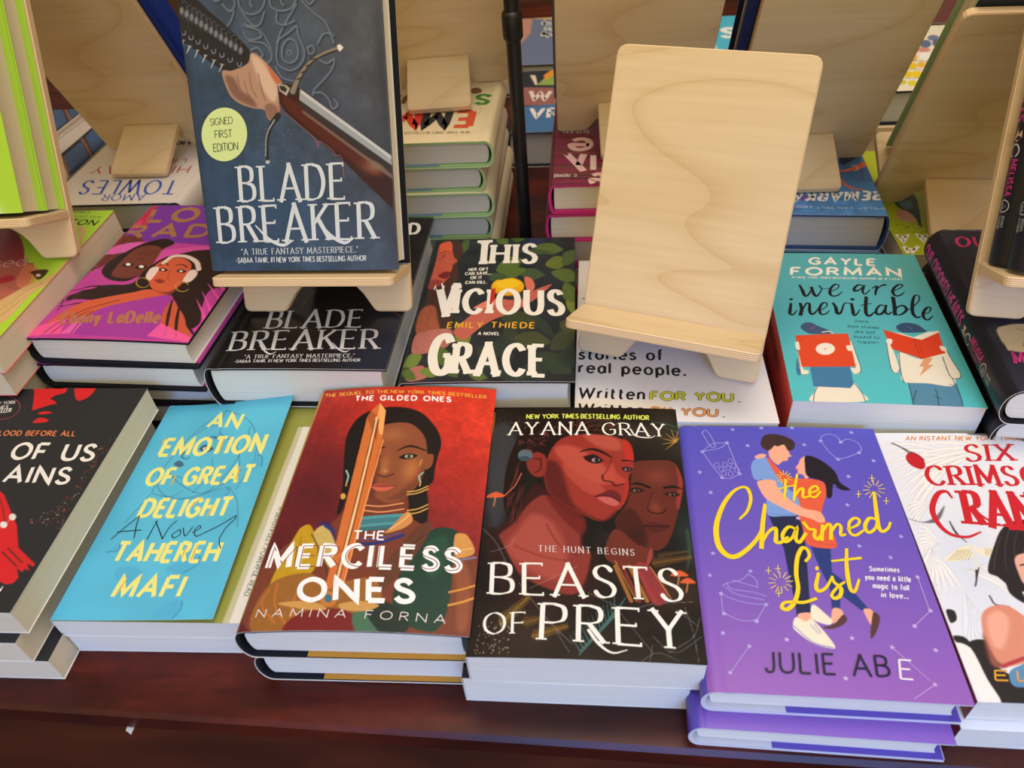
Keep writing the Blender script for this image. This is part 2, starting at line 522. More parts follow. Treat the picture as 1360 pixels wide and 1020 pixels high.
def text_polys(s, P0, P1, P2, style, wmul=1.0):
    """letters of s laid from P0 (baseline left) to P1 (baseline right), P2 = cap height above P0 -> list of (verts2d, quads)"""
    wt, ct, na, sl, gap = STY[style]
    P0, P1, P2 = (np.array(q, float) for q in (P0, P1, P2))
    X, Y = P1 - P0, P2 - P0
    ch = np.linalg.norm(Y - X * (X @ Y) / (X @ X))
    xa = math.atan2(X[1], X[0])
    ux = X / np.linalg.norm(X)
    total = sum(GL[c][0] + gap for c in s) - gap
    tv = wt * ch * wmul
    th = tv * ct
    out = []
    x = 0.0
    for c in s:
        w, strokes = GL[c]
        for kind, p in strokes:
            p = np.array(p, float)
            ends = (p[0], p[-1]) if kind == 'l' else (() if kind == 'o' else (p[0], p[-1]))
            if kind != 'l':
                p = cr(p, kind == 'o', 5)
            if kind == 'l':   # extra points, so that long strokes follow a curved cover
                p_full = np.concatenate([np.linspace(u_, v_, 6, endpoint=False) for u_, v_ in zip(p[:-1], p[1:])] + [p[-1:]])
            else:
                p_full = p
            q = P0 + np.outer((x + p_full[:, 0]) / total, X) + np.outer(p_full[:, 1], Y)
            if ct < 1 and kind == 'l':
                # constant width on each straight piece
                for s_ in range(len(p) - 1):
                    seg = q[s_ * 6:s_ * 6 + 7]
                    r_ = ribbon(seg, nib(seg, tv, th, na, xa), False, len(p) > 2)
                    if r_: out.append(r_)
            else:
                wd = nib(q, tv, th, na, xa) if ct < 1 else tv
                r_ = ribbon(q, wd, kind == 'o')
                if r_: out.append(r_)
            if sl and kind != 'o':
                for e, nb in ((p[0], p[1]), (p[-1], p[-2])):
                    e2 = P0 + (x + e[0]) / total * X + e[1] * Y
                    dv = np.abs(np.array(e) - np.array(nb))
                    if kind == 'l' and dv[1] > dv[0] * 0.6 and (abs(e[1]) < .02 or abs(e[1] - 1) < .02):
                        h = sl * ch * .5 + tv * .3
                        up = Y * (th / ch) * (.5 if e[1] < .5 else -.5)
                        r_ = ribbon([e2 - ux * h + up, e2 + ux * h + up], th * 1.1)
                        out.append(r_)
                    elif style != 'slab' and (c in 'EFLTZCGS' and dv[0] > dv[1] * .6 or c in 'CGS'):
                        if kind == 'l' and dv[0] <= dv[1]:
                            continue
                        sg = -1 if e[1] > .6 else 1
                        if c in 'SCG' and e[1] > .6: sg = 1
                        elif c in 'SCG': sg = -1
                        yv = Y / np.linalg.norm(Y) * sl * ch * .55 * sg
                        r_ = ribbon([e2 - yv * .25, e2 + yv * .75], th * 1.2)
                        out.append(r_)
        x += w + gap
    return out


# ------------------------------------------------------------------ painted cover artwork: a fine mesh of colour samples
def sd_poly(px, py, P):
    d = np.full(px.shape, 1e9)
    ins = np.zeros(px.shape, bool)
    a = P
    b = np.roll(P, -1, 0)
    for (ax, ay), (bx, by) in zip(a, b):
        ex, ey = bx - ax, by - ay
        L2 = ex * ex + ey * ey
        if L2 < 1e-12:
            continue
        wx, wy = px - ax, py - ay
        t = np.clip((wx * ex + wy * ey) / L2, 0, 1)
        d = np.minimum(d, (wx - ex * t) ** 2 + (wy - ey * t) ** 2)
        if ay != by:
            c = ((ay > py) != (by > py)) & (px < ex * (py - ay) / ey + ax)
            ins ^= c
    d = np.sqrt(d)
    return np.where(ins, -d, d)


def sd_line(px, py, P, W):
    d = np.full(px.shape, 1e9)
    for k in range(len(P) - 1):
        (ax, ay), (bx, by) = P[k], P[k + 1]
        ex, ey = bx - ax, by - ay
        L2 = max(ex * ex + ey * ey, 1e-12)
        wx, wy = px - ax, py - ay
        t = np.clip((wx * ex + wy * ey) / L2, 0, 1)
        d = np.minimum(d, np.hypot(wx - ex * t, wy - ey * t) - 0.5 * (W[k] + (W[k + 1] - W[k]) * t))
    return d


def smooth_noise(rng, h, w, cell):
    gh, gw = int(h / cell) + 3, int(w / cell) + 3
    g = rng.random((gh, gw))
    y = np.arange(h) / cell
    x = np.arange(w) / cell
    y0, x0 = y.astype(int), x.astype(int)
    fy, fx = (y - y0)[:, None], (x - x0)[None]
    fy, fx = fy * fy * (3 - 2 * fy), fx * fx * (3 - 2 * fx)
    a = g[y0][:, x0] * (1 - fx) + g[y0][:, x0 + 1] * fx
    b_ = g[y0 + 1][:, x0] * (1 - fx) + g[y0 + 1][:, x0 + 1] * fx
    return a * (1 - fy) + b_ * fy


RING = np.linspace(0, 2 * np.pi, 24, endpoint=False)


def paint(w, h, base, ops, step):
    """w,h in mm; returns grid (ny,nx) coords and sRGB colours"""
    nx, ny = int(round(w / step)) + 1, int(round(h / step)) + 1
    xs, ys = np.linspace(0, w, nx), np.linspace(0, h, ny)
    img = np.tile(np.array(base, float), (ny, nx, 1))
    gx, gy = np.meshgrid(xs, ys)
    rng = np.random.default_rng(7)

    def blend(sd, x0, y0, col, alpha, soft):
        s = max(soft, step)
        a = np.clip(0.5 - sd / s, 0, 1)
        a = (a * a * (3 - 2 * a) * alpha)[..., None]
        r_ = img[y0:y0 + sd.shape[0], x0:x0 + sd.shape[1]]
        r_ += (np.array(col, float) - r_) * a

    def window(P, pad):
        x0, x1 = np.searchsorted(xs, [P[:, 0].min() - pad, P[:, 0].max() + pad])
        y0, y1 = np.searchsorted(ys, [P[:, 1].min() - pad, P[:, 1].max() + pad])
        return x0, x1, y0, y1
    for op in ops:
        k = op[0]
        if k == 'G':        # gradient: ((t, colour) ...) from point to point
            (ax, ay), (bx, by) = op[1]
            e = (bx - ax) ** 2 + (by - ay) ** 2
            t = np.clip(((gx - ax) * (bx - ax) + (gy - ay) * (by - ay)) / e, 0, 1)
            st = op[2]
            for q in range(3):
                img[..., q] = np.interp(t, [s[0] for s in st], [s[1][q] for s in st])
        elif k == 'N':      # mottling
            for cell, amp in op[1]:
                img *= (1 + amp * (smooth_noise(rng, ny, nx, max(cell / step, 1.01)) - .5))[..., None]
        elif k == 'B':      # soft blob
            _, col, (cx, cy), (rx, ry), al = op
            d = ((gx - cx) / rx) ** 2 + ((gy - cy) / ry) ** 2
            a = (al * np.exp(-d))[..., None]
            img += (np.array(col, float) - img) * a
        elif k in 'pPe':    # filled shape, P = smooth outline, e = ellipse from centre and two half axes
            _, col, soft, al, pts = op
            P = np.array(pts, float)
            if k == 'e':
                P = P[0] + np.outer(np.cos(RING), P[1]) + np.outer(np.sin(RING), P[2])
            if k == 'P':
                P = cr(P, True, 5)
            x0, x1, y0, y1 = window(P, soft + step)
            if x1 > x0 and y1 > y0:
                blend(sd_poly(gx[y0:y1, x0:x1], gy[y0:y1, x0:x1], P), x0, y0, col, al, soft)
        elif k == 's':      # brush stroke, widths may taper
            _, col, wid, soft, al, pts = op
            P = cr(pts, False, 4)
            W = np.interp(np.linspace(0, 1, len(P)), np.linspace(0, 1, len(wid)), wid) if isinstance(wid, (list, tuple)) else np.full(len(P), wid)
            x0, x1, y0, y1 = window(P, W.max() + soft + step)
            if x1 > x0 and y1 > y0:
                blend(sd_line(gx[y0:y1, x0:x1], gy[y0:y1, x0:x1], P, W), x0, y0, col, al, soft)
        elif k == 'D':      # scattered specks: colours, number, size, region polygon
            _, cols, num, size, al, pts = op
            P = np.array(pts, float)
            lo, hi = P.min(0), P.max(0)
            got = 0
            for _ in range(num * 6):
                c = lo + rng.random(2) * (hi - lo)
                if got >= num: break
                if sd_poly(c[:1], c[1:], P)[0] > 0: continue
                got += 1
                rr = size * (.35 + rng.random())
                x0, x1, y0, y1 = window(np.array([c - rr, c + rr]), step)
                if x1 > x0 and y1 > y0:
                    blend(np.hypot(gx[y0:y1, x0:x1] - c[0], gy[y0:y1, x0:x1] - c[1]) - rr, x0, y0, cols[rng.integers(len(cols))], al, step)
    return xs, ys, np.clip(img, 0, 255)


def put_art(mb, w, h, t, art, bow, step=0.55, dz=0.00006, mat=0, lift=None):
    """artwork and lettering on the front of a cover whose lower left corner is (-w/2,-h/2)"""
    W, H = w * 1000, h * 1000
    aw, ah = art.get('size', (W, H))
    up = (lambda x, y: lift(x / 1000, y / 1000)) if lift else (lambda x, y: 0 * x)
    xs, ys, img = paint(aw, ah, art['base'], art['ops'], art.get('step', step))
    nx, ny = len(xs), len(ys)
    gx, gy = np.meshgrid(xs, ys)

    def to3(x, y, lay):
        x, y = np.asarray(x, float), np.asarray(y, float)
        return np.stack([x / 1000 - w / 2, y / 1000 - h / 2, t + bow(x / W) + up(x, y) + dz + lay * 0.00005 + 0 * x], -1)
    v = to3(gx.ravel(), gy.ravel(), 0)
    i, j = np.meshgrid(np.arange(nx - 1), np.arange(ny - 1))
    k = (j * nx + i).ravel()
    mb.add(v, np.stack([k, k + 1, k + 1 + nx, k + nx], 1), lin(img.reshape(-1, 3)), mat, True)
    for q, op in enumerate(art.get('text', ())):
        lettering(mb, op, to3, 1.5 + q * 0.08, mat, (aw, ah))


def clip_rect(v, f, aw, ah):
    keep = (v[f][:, :, 0].min(1) >= -.2) & (v[f][:, :, 0].max(1) <= aw + .2) & (v[f][:, :, 1].min(1) >= -.2) & (v[f][:, :, 1].max(1) <= ah + .2)
    return f[keep]


def lettering(mb, op, to3, lay, mat=0, size=None):
    k = op[0]
    if k == 't':            # ('t', string, P0, P1, P2, style, colour[, weight])
        polys = text_polys(op[1], op[2], op[3], op[4], op[5], op[7] if len(op) > 7 else 1.0)
        col = op[6]
    elif k == 'k':          # ('k', colour, widths, points)
        P = cr(op[3], False, 5)
        wd = op[2]
        W = np.interp(np.linspace(0, 1, len(P)), np.linspace(0, 1, len(wd)), wd) if isinstance(wd, (list, tuple)) else np.full(len(P), wd)
        polys = [ribbon(P, W, False, True)]
        col = op[1]
    elif k == '*':          # five-pointed star: ('*', colour, centre, radius)
        an = np.arange(10) * math.pi / 5 + .2
        rr = np.where(np.arange(10) % 2 == 0, op[3], op[3] * .42)
        P = np.stack([op[2][0] + rr * np.sin(an), op[2][1] + rr * np.cos(an)], 1)
        mb.add(to3(P[:, 0], P[:, 1], lay), [tuple(range(9, -1, -1))], op[1], mat)
        return
    else:                   # ('q', colour, points): crisp filled shape
        P = np.array(op[2], float)
        if len(op) > 3:
            P = cr(P, True, 5)
        v = to3(P[:, 0], P[:, 1], lay)
        a = np.sum(P[:, 0] * np.roll(P[:, 1], -1) - P[:, 1] * np.roll(P[:, 0], -1))
        f = tuple(range(len(P)))
        mb.add(v, [f if a > 0 else f[::-1]], op[1], mat)
        return
    for r_ in polys:
        if r_ is None: continue
        v, f = r_
        if size:
            f = clip_rect(v, f, *size)
            if not len(f): continue
        mb.add(to3(v[:, 0], v[:, 1], lay), f, col, mat)

# ------------------------------------------------------------------ cover artwork, in millimetres from each cover's lower left corner
ART = {}
ART['F5'] = {
 'base': (110,88,184),
 'ops': [
  ('G',[(72.6,213.9),(70.5,-1.52)],[(0,(84,84,190)),(.45,(104,84,184)),(1,(150,96,180))]),
  ('P',(172,140,196),0,0,[(103.4,48.8),(106.3,55.7),(107.8,50.3)]),
  ('p',(28,36,72),0,1,[(53.8,128.8),(75.3,130.4),(75,115.1),(73.8,100.4),(71,80.2),(67.3,51.9),(58.8,50.8),(59.3,63.5),(59.3,84.2),(59.5,101.5),(56.7,114.5)]),
  ('p',(36,56,120),0,1,[(77,105.3),(89.8,102.6),(86.7,83.8),(92.5,78.1),(102.9,58.4),(98.6,56.8),(90,65.6),(88.4,67.7),(85.7,56.9),(80.9,56.7),(82.8,73.2),(79.6,86.6)]),
  ('P',(222,92,62),.14,1,[(61.5,183.1),(65.7,176.2),(71.5,166.7),(78.5,163.1),(89.5,162.8),(97.4,159.4),(97,149.6),(92.5,138.8),(90.2,130.8),(92.1,122.4),(94.7,109.2),(92,102.7),(75.7,105),(75,120.1),(74,130.3),(75.7,142.7),(75,154.5),(66.7,158.6),(61.7,166)]),
  ('s',(190,70,50),.39,0,1,[(77,108.6),(83.6,106.4),(92.9,105.1)]),
  ('P',(120,156,216),.14,1,[(59.8,184),(53.5,181.9),(48.7,174.8),(48.6,163.2),(51.4,160.1),(54.8,160.5),(54.5,142.1),(53.8,128.8),(64.3,128.3),(75.1,130.7),(76.5,144.5),(70.3,155.3),(67.1,160.9),(63.1,172.2)]),
  ('s',(86,120,190),.42,0,1,[(51,160.4),(57.2,159.7),(63.2,161.1)]),
  ('s',(86,120,190),.4,0,1,[(54.7,130.6),(64.5,129.3),(75,131.7)]),
  ('P',(238,170,140),.14,1,[(51.3,159.5),(62.9,160.8),(64.3,154.2),(69.8,144.3),(78.9,135.7),(89,132.9),(91.1,125.4),(87.1,123.5),(82.5,126.5),(72.6,130.3),(63,136.6),(54.7,143.5),(51.7,151.1)]),
  ('s',(200,120,96),.27,0,1,[(87.5,132.1),(90.2,127.4)]),
  ('s',(200,120,96),.27,0,1,[(85.4,131.4),(87.5,125.6)]),
  ('P',(238,170,140),.15,1,[(64.4,192.2),(69.3,196),(76.6,196.2),(78.1,190.5),(78.4,187.4),(79.2,184.4),(76.5,183.2),(76,180.4),(71.8,179.1),(68.5,175.9),(65.7,178.2),(63.2,184.5)]),
  ('P',(238,170,140),.14,1,[(52.5,183.5),(57,186.4),(61.2,185.7),(59.3,182.8),(54.1,181.5)]),
  ('P',(62,42,40),.15,1,[(59.3,198.7),(62.8,205.5),(70.4,207.3),(78.8,204.6),(83.9,199.2),(82.5,192.6),(78,190.1),(75.9,196.2),(71,194.4),(68.8,195.2),(65.2,191),(62.2,190.1),(59.2,193.8)]),
  ('P',(238,170,140),.14,1,[(89.3,184.7),(85,181.6),(83.2,177.6),(80.1,173.1),(81.3,170.8),(80.8,167.9),(84.1,166.6),(85.4,162.8),(87.9,165.2),(90.4,177.8)]),
  ('P',(30,24,36),.14,1,[(89.4,185.1),(95.8,184),(102.4,178.3),(107.5,169.9),(108.7,160.1),(114.3,153.6),(107.3,153.6),(103.7,158.5),(100.2,147),(96.7,146.2),(97.7,159.4),(89.9,163.3),(86.5,167.1),(87.4,176.3)]),
  ('s',(30,24,36),.41,0,1,[(100.3,161.7),(103,156.2),(109.6,154.6)]),
  ('s',(200,70,70),.56,0,1,[(80.6,172.7),(81.6,172.3)]),
  ('P',(238,170,140),.11,1,[(59.9,52.5),(67.7,53.5),(67.4,48.3),(60,47.3)]),
  ('P',(238,170,140),.11,1,[(81.5,57.3),(86,57),(86.8,52.4),(80.5,47.4),(78.6,48.8)]),
  ('P',(238,170,140),.11,1,[(99.7,57.3),(104,58),(105.2,53.7),(103.1,47.1),(101,48.6)]),
  ('P',(236,226,200),.11,1,[(58.1,50.2),(63.4,47.5),(67.3,49.3),(73.1,40.9),(77.2,31.9),(74.7,30.4),(65,33.1),(56.1,41.1),(55.4,45.2)]),
  ('P',(236,226,200),.11,1,[(70.2,59.6),(75.8,53.9),(79.3,48.6),(76.1,45.9),(68.1,48.9),(67.4,53.5)]),
  ('s',(70,90,170),.45,0,1,[(55.6,44.2),(65.1,33.7),(75.9,30.9)]),
  ('s',(70,90,170),.34,0,1,[(65.8,45.4),(69.5,39.5)]),
  ('s',(70,90,170),.34,0,1,[(68.4,46),(71,40.1)]),
  ('P',(84,52,54),.11,1,[(86.8,53.4),(88.3,50.3),(85,46.3),(78,43.2),(72.4,43.9),(79.8,46.6)]),
  ('P',(84,52,54),.11,1,[(105.3,56),(108.2,52.5),(104.1,43.4),(99.5,37.7),(100,42.2),(101.9,47.6)]),
 ],
 'text': [
  ('*',(176,168,226),(39.9,211.5),2.25),
  ('*',(176,168,226),(61.9,213.6),2.24),
  ('*',(176,168,226),(84.9,214.2),2.22),
  ('*',(176,168,226),(90.7,196.5),2.16),
  ('*',(176,168,226),(128.2,210.5),2.18),
  ('*',(176,168,226),(137.2,182),2.1),
  ('*',(176,168,226),(115.8,166.1),2.07),
  ('*',(176,168,226),(109,139.6),2),
  ('*',(176,168,226),(108.7,105.2),1.91),
  ('*',(176,168,226),(126.3,97),1.86),
  ('*',(176,168,226),(48.9,194.6),2.19),
  ('*',(176,168,226),(16.7,148.1),2.1),
  ('*',(176,168,226),(12.9,95.9),1.95),
  ('*',(176,168,226),(9,78.6),1.91),
  ('*',(176,168,226),(137.7,114.3),1.91),
  ('*',(176,168,226),(10.9,167.5),2.15),
  ('*',(176,168,226),(103.6,200.8),2.18),
  ('*',(176,168,226),(118,199.9),2.15),
  ('*',(176,168,226),(128.7,189.5),2.12),
  ('*',(176,168,226),(112.2,182.4),2.12),
  ('*',(176,168,226),(34,197.2),2.22),
  ('*',(176,168,226),(14.7,187.7),2.21),
  ('*',(176,168,226),(39.3,166.2),2.12),
  ('*',(176,168,226),(26.4,162.1),2.12),
  ('*',(176,168,226),(35.2,82.5),1.89),
  ('*',(176,168,226),(14.6,65.1),1.86),
  ('*',(176,168,226),(14.9,50.8),1.83),
  ('*',(176,168,226),(41.5,58.2),1.82),
  ('*',(176,168,226),(33.8,46.6),1.8),
  ('k',(176,168,226),.51,[(103.6,200.8),(105.5,205.9),(111.5,208.1),(116.6,205.3),(118,199.9)]),
  ('k',(176,168,226),.5,[(118,199.9),(123.4,203.3),(129.8,200.1),(131.4,193.6),(128.7,189.5)]),
  ('k',(176,168,226),.49,[(128.7,189.5),(119.9,185),(112.2,182.4)]),
  ('k',(176,168,226),.49,[(112.2,182.4),(107.5,189.5),(103.6,200.8)]),
  ('k',(176,168,226),.51,[(14.7,187.7),(23.2,195.9),(34,197.2)]),
  ('k',(176,168,226),.51,[(14.7,187.7),(21.8,189.7),(28.6,191.9),(34,197.2)]),
  ('k',(176,168,226),.52,[(34,197.2),(36.9,181.5),(39.3,166.2)]),
  ('k',(176,168,226),.51,[(14.7,187.7),(20.8,173.2),(26.4,162.1)]),
  ('k',(176,168,226),.49,[(26.4,162.1),(32.2,161.5),(39.3,166.2)]),
  ('k',(176,168,226),.53,[(16.2,207.7),(20.1,209.9),(24.9,195.1),(21.4,193),(16.2,207.7)]),
  ('k',(176,168,226),.43,[(14.6,65.1),(20.1,61.8),(30.7,58.7),(41.5,58.2)]),
  ('k',(176,168,226),.43,[(14.6,65.1),(14.2,50.8)]),
  ('k',(176,168,226),.43,[(14.9,50.8),(24.2,46.5),(33.8,46.6)]),
  ('k',(176,168,226),.42,[(41.5,58.2),(33.8,46.6)]),
  ('k',(176,168,226),.44,[(16.2,70.4),(18.9,72.8),(28,75.4),(33.6,80.2)]),
  ('k',(176,168,226),.44,[(33.6,80.2),(38,75.8),(37.8,69.9)]),
  ('k',(176,168,226),.44,[(18.9,72.8),(22.1,68.5),(34.3,66.8),(42.5,64.2)]),
  ('k',(176,168,226),.44,[(18,69.8),(24.2,64.9),(40.8,61.3)]),
  ('k',(176,168,226),.44,[(23,75.2),(31.4,72.6),(37.9,70.6)]),
  ('k',(176,168,226),.52,[(61.9,213.6),(69.3,218.8)]),
  ('k',(176,168,226),.37,[(25.5,174.3),(24.6,172.4),(23.1,171.9),(22.1,173.2),(22.3,175.2),(23.7,176.6),(25.1,176.1),(25.5,174.2)]),
  ('k',(176,168,226),.37,[(31.6,175),(30.7,173.1),(29.2,172.7),(28.2,173.9),(28.4,176),(29.8,177.3),(31.2,176.8),(31.6,175)]),
  ('k',(176,168,226),.37,[(36,178.5),(35.2,176.6),(33.6,176.1),(32.6,177.4),(32.9,179.5),(34.2,180.8),(35.6,180.3),(36,178.4)]),
  ('k',(176,168,226),.37,[(28.5,170.4),(27.6,168.6),(26.1,168.1),(25.1,169.3),(25.4,171.4),(26.7,172.7),(28.1,172.2),(28.5,170.4)]),
  ('k',(176,168,226),.37,[(33.5,171.5),(32.6,169.7),(31.1,169.2),(30.1,170.4),(30.3,172.5),(31.7,173.8),(33.1,173.3),(33.5,171.5)]),
  ('k',(176,168,226),.37,[(37.6,174),(36.8,172.1),(35.2,171.6),(34.2,172.9),(34.5,174.9),(35.8,176.2),(37.2,175.8),(37.6,173.9)]),
  ('k',(176,168,226),.37,[(29.7,166.4),(28.9,164.6),(27.4,164.1),(26.4,165.3),(26.6,167.3),(27.9,168.6),(29.3,168.2),(29.7,166.3)]),
  ('k',(176,168,226),.37,[(34.5,165.7),(33.6,163.9),(32.1,163.4),(31.1,164.7),(31.4,166.7),(32.7,167.9),(34.1,167.5),(34.5,165.7)]),
  ('k',(176,168,226),.37,[(39.5,169.7),(38.6,167.9),(37.1,167.4),(36.1,168.6),(36.4,170.7),(37.7,172),(39.1,171.5),(39.5,169.7)]),
  ('*',(206,180,226),(49.8,34.6),1.87),
  ('*',(206,180,226),(88.2,37.5),1.87),
  ('*',(206,180,226),(78.7,11.7),1.79),
  ('*',(206,180,226),(109.9,32.7),1.82),
  ('*',(206,180,226),(127.3,10.9),1.74),
  ('*',(206,180,226),(134.3,32.3),1.8),
  ('*',(206,180,226),(126.8,47.5),1.85),
  ('*',(206,180,226),(139.3,58.6),1.89),
  ('*',(206,180,226),(138.8,82.6),1.96),
  ('*',(206,180,226),(73.4,126.7),2.13),
  ('k',(196,170,220),.46,[(138.8,81.6),(138.9,58.8)]),
  ('k',(196,170,220),.44,[(139.3,58.6),(127.1,47.8)]),
  ('k',(196,170,220),.44,[(139.3,58.6),(145.9,55.5)]),
  ('k',(196,170,220),.43,[(110.3,32.1),(125.3,13)]),
  ('k',(196,170,220),.41,[(127.3,10.9),(113.8,1.95)]),
  ('*',(190,172,226),(14.6,64.9),1.87),
  ('*',(190,172,226),(14.8,50.7),1.84),
  ('*',(190,172,226),(33.9,46),1.81),
  ('*',(190,172,226),(12.6,37.5),1.81),
  ('*',(190,172,226),(27.1,29.2),1.76),
  ('*',(190,172,226),(13.9,12),1.73),
  ('k',(176,168,226),.39,[(26.2,28.1),(14.8,13)]),
  ('k',(240,208,30),[1.61,2.28,2.68,2.01,2.95,3.6,3.9,3.6,2.95,2.28,1.61],[(34.2,124.9),(40.1,131.9),(43.9,142.7),(43.1,151.6),(38.9,153.2),(32,148.3),(23.7,135.8),(17.4,118.2),(17,102.8),(21.5,94.5),(27.8,93.6),(36.4,100.3),(44.3,109.9),(49.2,120.9),(53.1,136.7)]),
  ('k',(240,208,30),[2.03,3.2,2.97],[(52.7,137.6),(48.8,120.9),(45.1,101.6)]),
  ('k',(240,208,30),[1.56,2.6,2.86,1.95],[(45.8,104.5),(51.4,113.9),(56.6,117.5),(56.2,111.5),(55.2,106.5),(58.1,105.6),(63.3,110)]),
  ('k',(240,208,30),[1.97,2.62,1.97,2.62,2.23],[(70.3,117.2),(65.6,118.9),(60.5,112.1),(61.2,106.4),(66.3,109.8),(71,118.3),(68.6,109.6),(70.5,106.4),(75.8,113.5)]),
  ('k',(240,208,30),[2.23,1.97,2.62,2.23],[(76.5,122.7),(78.8,117.7),(82.5,117),(81.2,112),(82.7,109.4),(85.4,112.1)]),
  ('k',(240,208,30),[2.23,2.62],[(88.3,120.5),(85.5,109.4)]),
  ('k',(240,208,30),[1.56,2.21,2.6],[(87,115.2),(92,122),(93.7,120.4),(91.6,110.4)]),
  ('k',(240,208,30),[1.55,2.19,2.19,1.55],[(93,115.7),(97.9,122.2),(100.2,120.6),(98.7,113.4),(101.6,114)]),
  ('k',(240,208,30),[1.56,1.95,2.21,1.95,2.21,1.56],[(104.4,118.6),(111.4,122.2),(113.7,126.5),(110.9,128.1),(106.4,123.7),(105.1,115.8),(108.4,113.6),(114.6,118.1)]),
  ('k',(240,208,30),[1.95,2.6,2.21,1.56],[(125.2,127.7),(120.7,128.4),(116.2,121.5),(117.2,116.2),(122.5,120),(125.7,126.8)]),
  ('k',(240,208,30),[2.28,2.95,2.68,2.01,1.61],[(129.6,151.1),(127,135.4),(125.1,121.8),(126.4,117.5),(130.8,120.3),(133.6,125.1)]),
  ('k',(240,208,30),[1.67,2.09,1.39],[(70.7,160.9),(69.1,151.6),(66.5,142.8)]),
  ('k',(240,208,30),1.24,[(65.1,152.4),(70.4,154.4),(76.2,156.2)]),
  ('k',(240,208,30),[1.68,2.1,1.68],[(79.9,166.1),(76.6,155.5),(73.4,142.3)]),
  ('k',(240,208,30),[1.5,2.04,2.04,1.5],[(74.2,144.8),(78.7,151.9),(81.6,152.9),(80.1,145.5),(83.8,145.8)]),
  ('k',(240,208,30),[1.5,1.77,2.04,1.5],[(85.5,149.1),(91.6,152.2),(90.9,155.9),(86.5,153),(85.2,147.3),(88.3,145.6),(92.8,150.4)]),
  ('k',(240,208,30),[1.91,2.16,2.54,2.8,2.54,2.8,2.54,1.91,2.16,1.91],[(71.9,91.7),(74.9,95.7),(74.3,100.7),(71.2,101.6),(66.8,93.8),(63.8,81.4),(63.1,70.9),(59.5,61.4),(54.3,55.4),(50.6,56),(52.4,59.6),(57.6,60.6),(64.8,60.6),(72.3,63.5)]),
  ('k',(240,208,30),[2.11,2.73,2.11,1.49],[(77.7,81.9),(74.4,72.6),(75.6,69.1),(80.5,72),(85.9,80)]),
  ('q',(240,208,30),[(78.8,86.2),(78.8,87),(78.7,87.5),(78.3,87.9),(77.8,87.8),(77.3,87.5),(76.8,86.9),(76.6,86.2),(76.5,85.4),(76.7,84.8),(77.1,84.5),(77.6,84.6),(78.1,84.9),(78.6,85.5)],1),
  ('k',(240,208,30),[1.49,2.48,2.48,1.86,1.49],[(85.9,80),(86.3,76),(89.5,71.8),(87.5,66.2),(83.7,64.3),(82.9,67.1),(87.8,72.8),(92.4,76.3)]),
  ('k',(240,208,30),[1.91,2.8,2.16,1.53],[(99.7,101.7),(96.5,87.2),(95.1,72.3),(97.5,70.1),(102,78.5)]),
  ('k',(240,208,30),[1.51,2.02],[(88.6,92.2),(97.3,93.7),(106.7,95.3)]),
  ('k',(240,216,90),.54,[(133.8,154.7),(138,155.3)]),
  ('k',(240,216,90),.54,[(133.7,156.7),(137.7,159.4)]),
  ('k',(240,216,90),.54,[(132.7,158),(135.4,162.2)]),
  ('k',(240,216,90),.54,[(131.1,158.3),(131.8,162.8)]),
  ('k',(240,216,90),.54,[(129.3,157.5),(127.8,161.1)]),
  ('k',(240,216,90),.54,[(127.8,155.8),(124.5,157.6)]),
  ('k',(240,216,90),.54,[(127,153.7),(122.8,153.2)]),
  ('k',(240,216,90),.54,[(127.1,151.8),(123.2,149.1)]),
  ('k',(240,216,90),.54,[(128.1,150.5),(125.4,146.4)]),
  ('k',(240,216,90),.53,[(129.7,150.2),(129,145.8)]),
  ('k',(240,216,90),.54,[(131.5,151),(132.9,147.4)]),
  ('k',(240,216,90),.54,[(133,152.7),(136.2,150.9)]),
  ('k',(240,216,90),.5,[(56.5,75.2),(60.7,75.8)]),
  ('k',(240,216,90),.5,[(56.1,76.9),(60,79.5)]),
  ('k',(240,216,90),.5,[(55,78.1),(57.4,82)]),
  ('k',(240,216,90),.5,[(53.2,78.3),(53.5,82.5)]),
  ('k',(240,216,90),.5,[(51.4,77.6),(49.5,80.9)]),
  ('k',(240,216,90),.5,[(50,76),(46.4,77.6)]),
  ('k',(240,216,90),.5,[(49.4,74.1),(45.2,73.5)]),
  ('k',(240,216,90),.49,[(49.8,72.4),(46,69.8)]),
  ('k',(240,216,90),.5,[(51,71.2),(48.6,67.4)]),
  ('k',(240,216,90),.5,[(52.7,71),(52.4,66.9)]),
  ('k',(240,216,90),.5,[(54.5,71.7),(56.3,68.5)]),
  ('k',(240,216,90),.49,[(55.9,73.2),(59.4,71.7)]),
  ('k',(240,216,90),.56,[(72.7,163.6),(75.6,164)]),
  ('k',(240,216,90),.56,[(72.5,164.9),(75.2,166.9)]),
  ('k',(240,216,90),.56,[(71.7,165.9),(73.4,168.9)]),
  ('k',(240,216,90),.56,[(70.5,166.1),(70.8,169.4)]),
  ('k',(240,216,90),.56,[(69.3,165.5),(68,168.2)]),
  ('k',(240,216,90),.56,[(68.3,164.3),(65.8,165.6)]),
  ('k',(240,216,90),.56,[(67.8,162.9),(64.9,162.5)]),
  ('k',(240,216,90),.56,[(68,161.5),(65.4,159.5)]),
  ('k',(240,216,90),.56,[(68.8,160.6),(67.2,157.6)]),
  ('k',(240,216,90),.56,[(70,160.3),(69.8,157.2)]),
  ('k',(240,216,90),.56,[(71.2,160.9),(72.5,158.3)]),
  ('k',(240,216,90),.56,[(72.2,162.1),(74.7,160.8)]),
  ('k',(240,216,90),.54,[(116.8,149.3),(120.5,149.4)]),
  ('k',(240,216,90),.54,[(119.4,152.5),(117.9,146.3)]),
  ('k',(240,216,90),.53,[(134,143.9),(137.7,144)]),
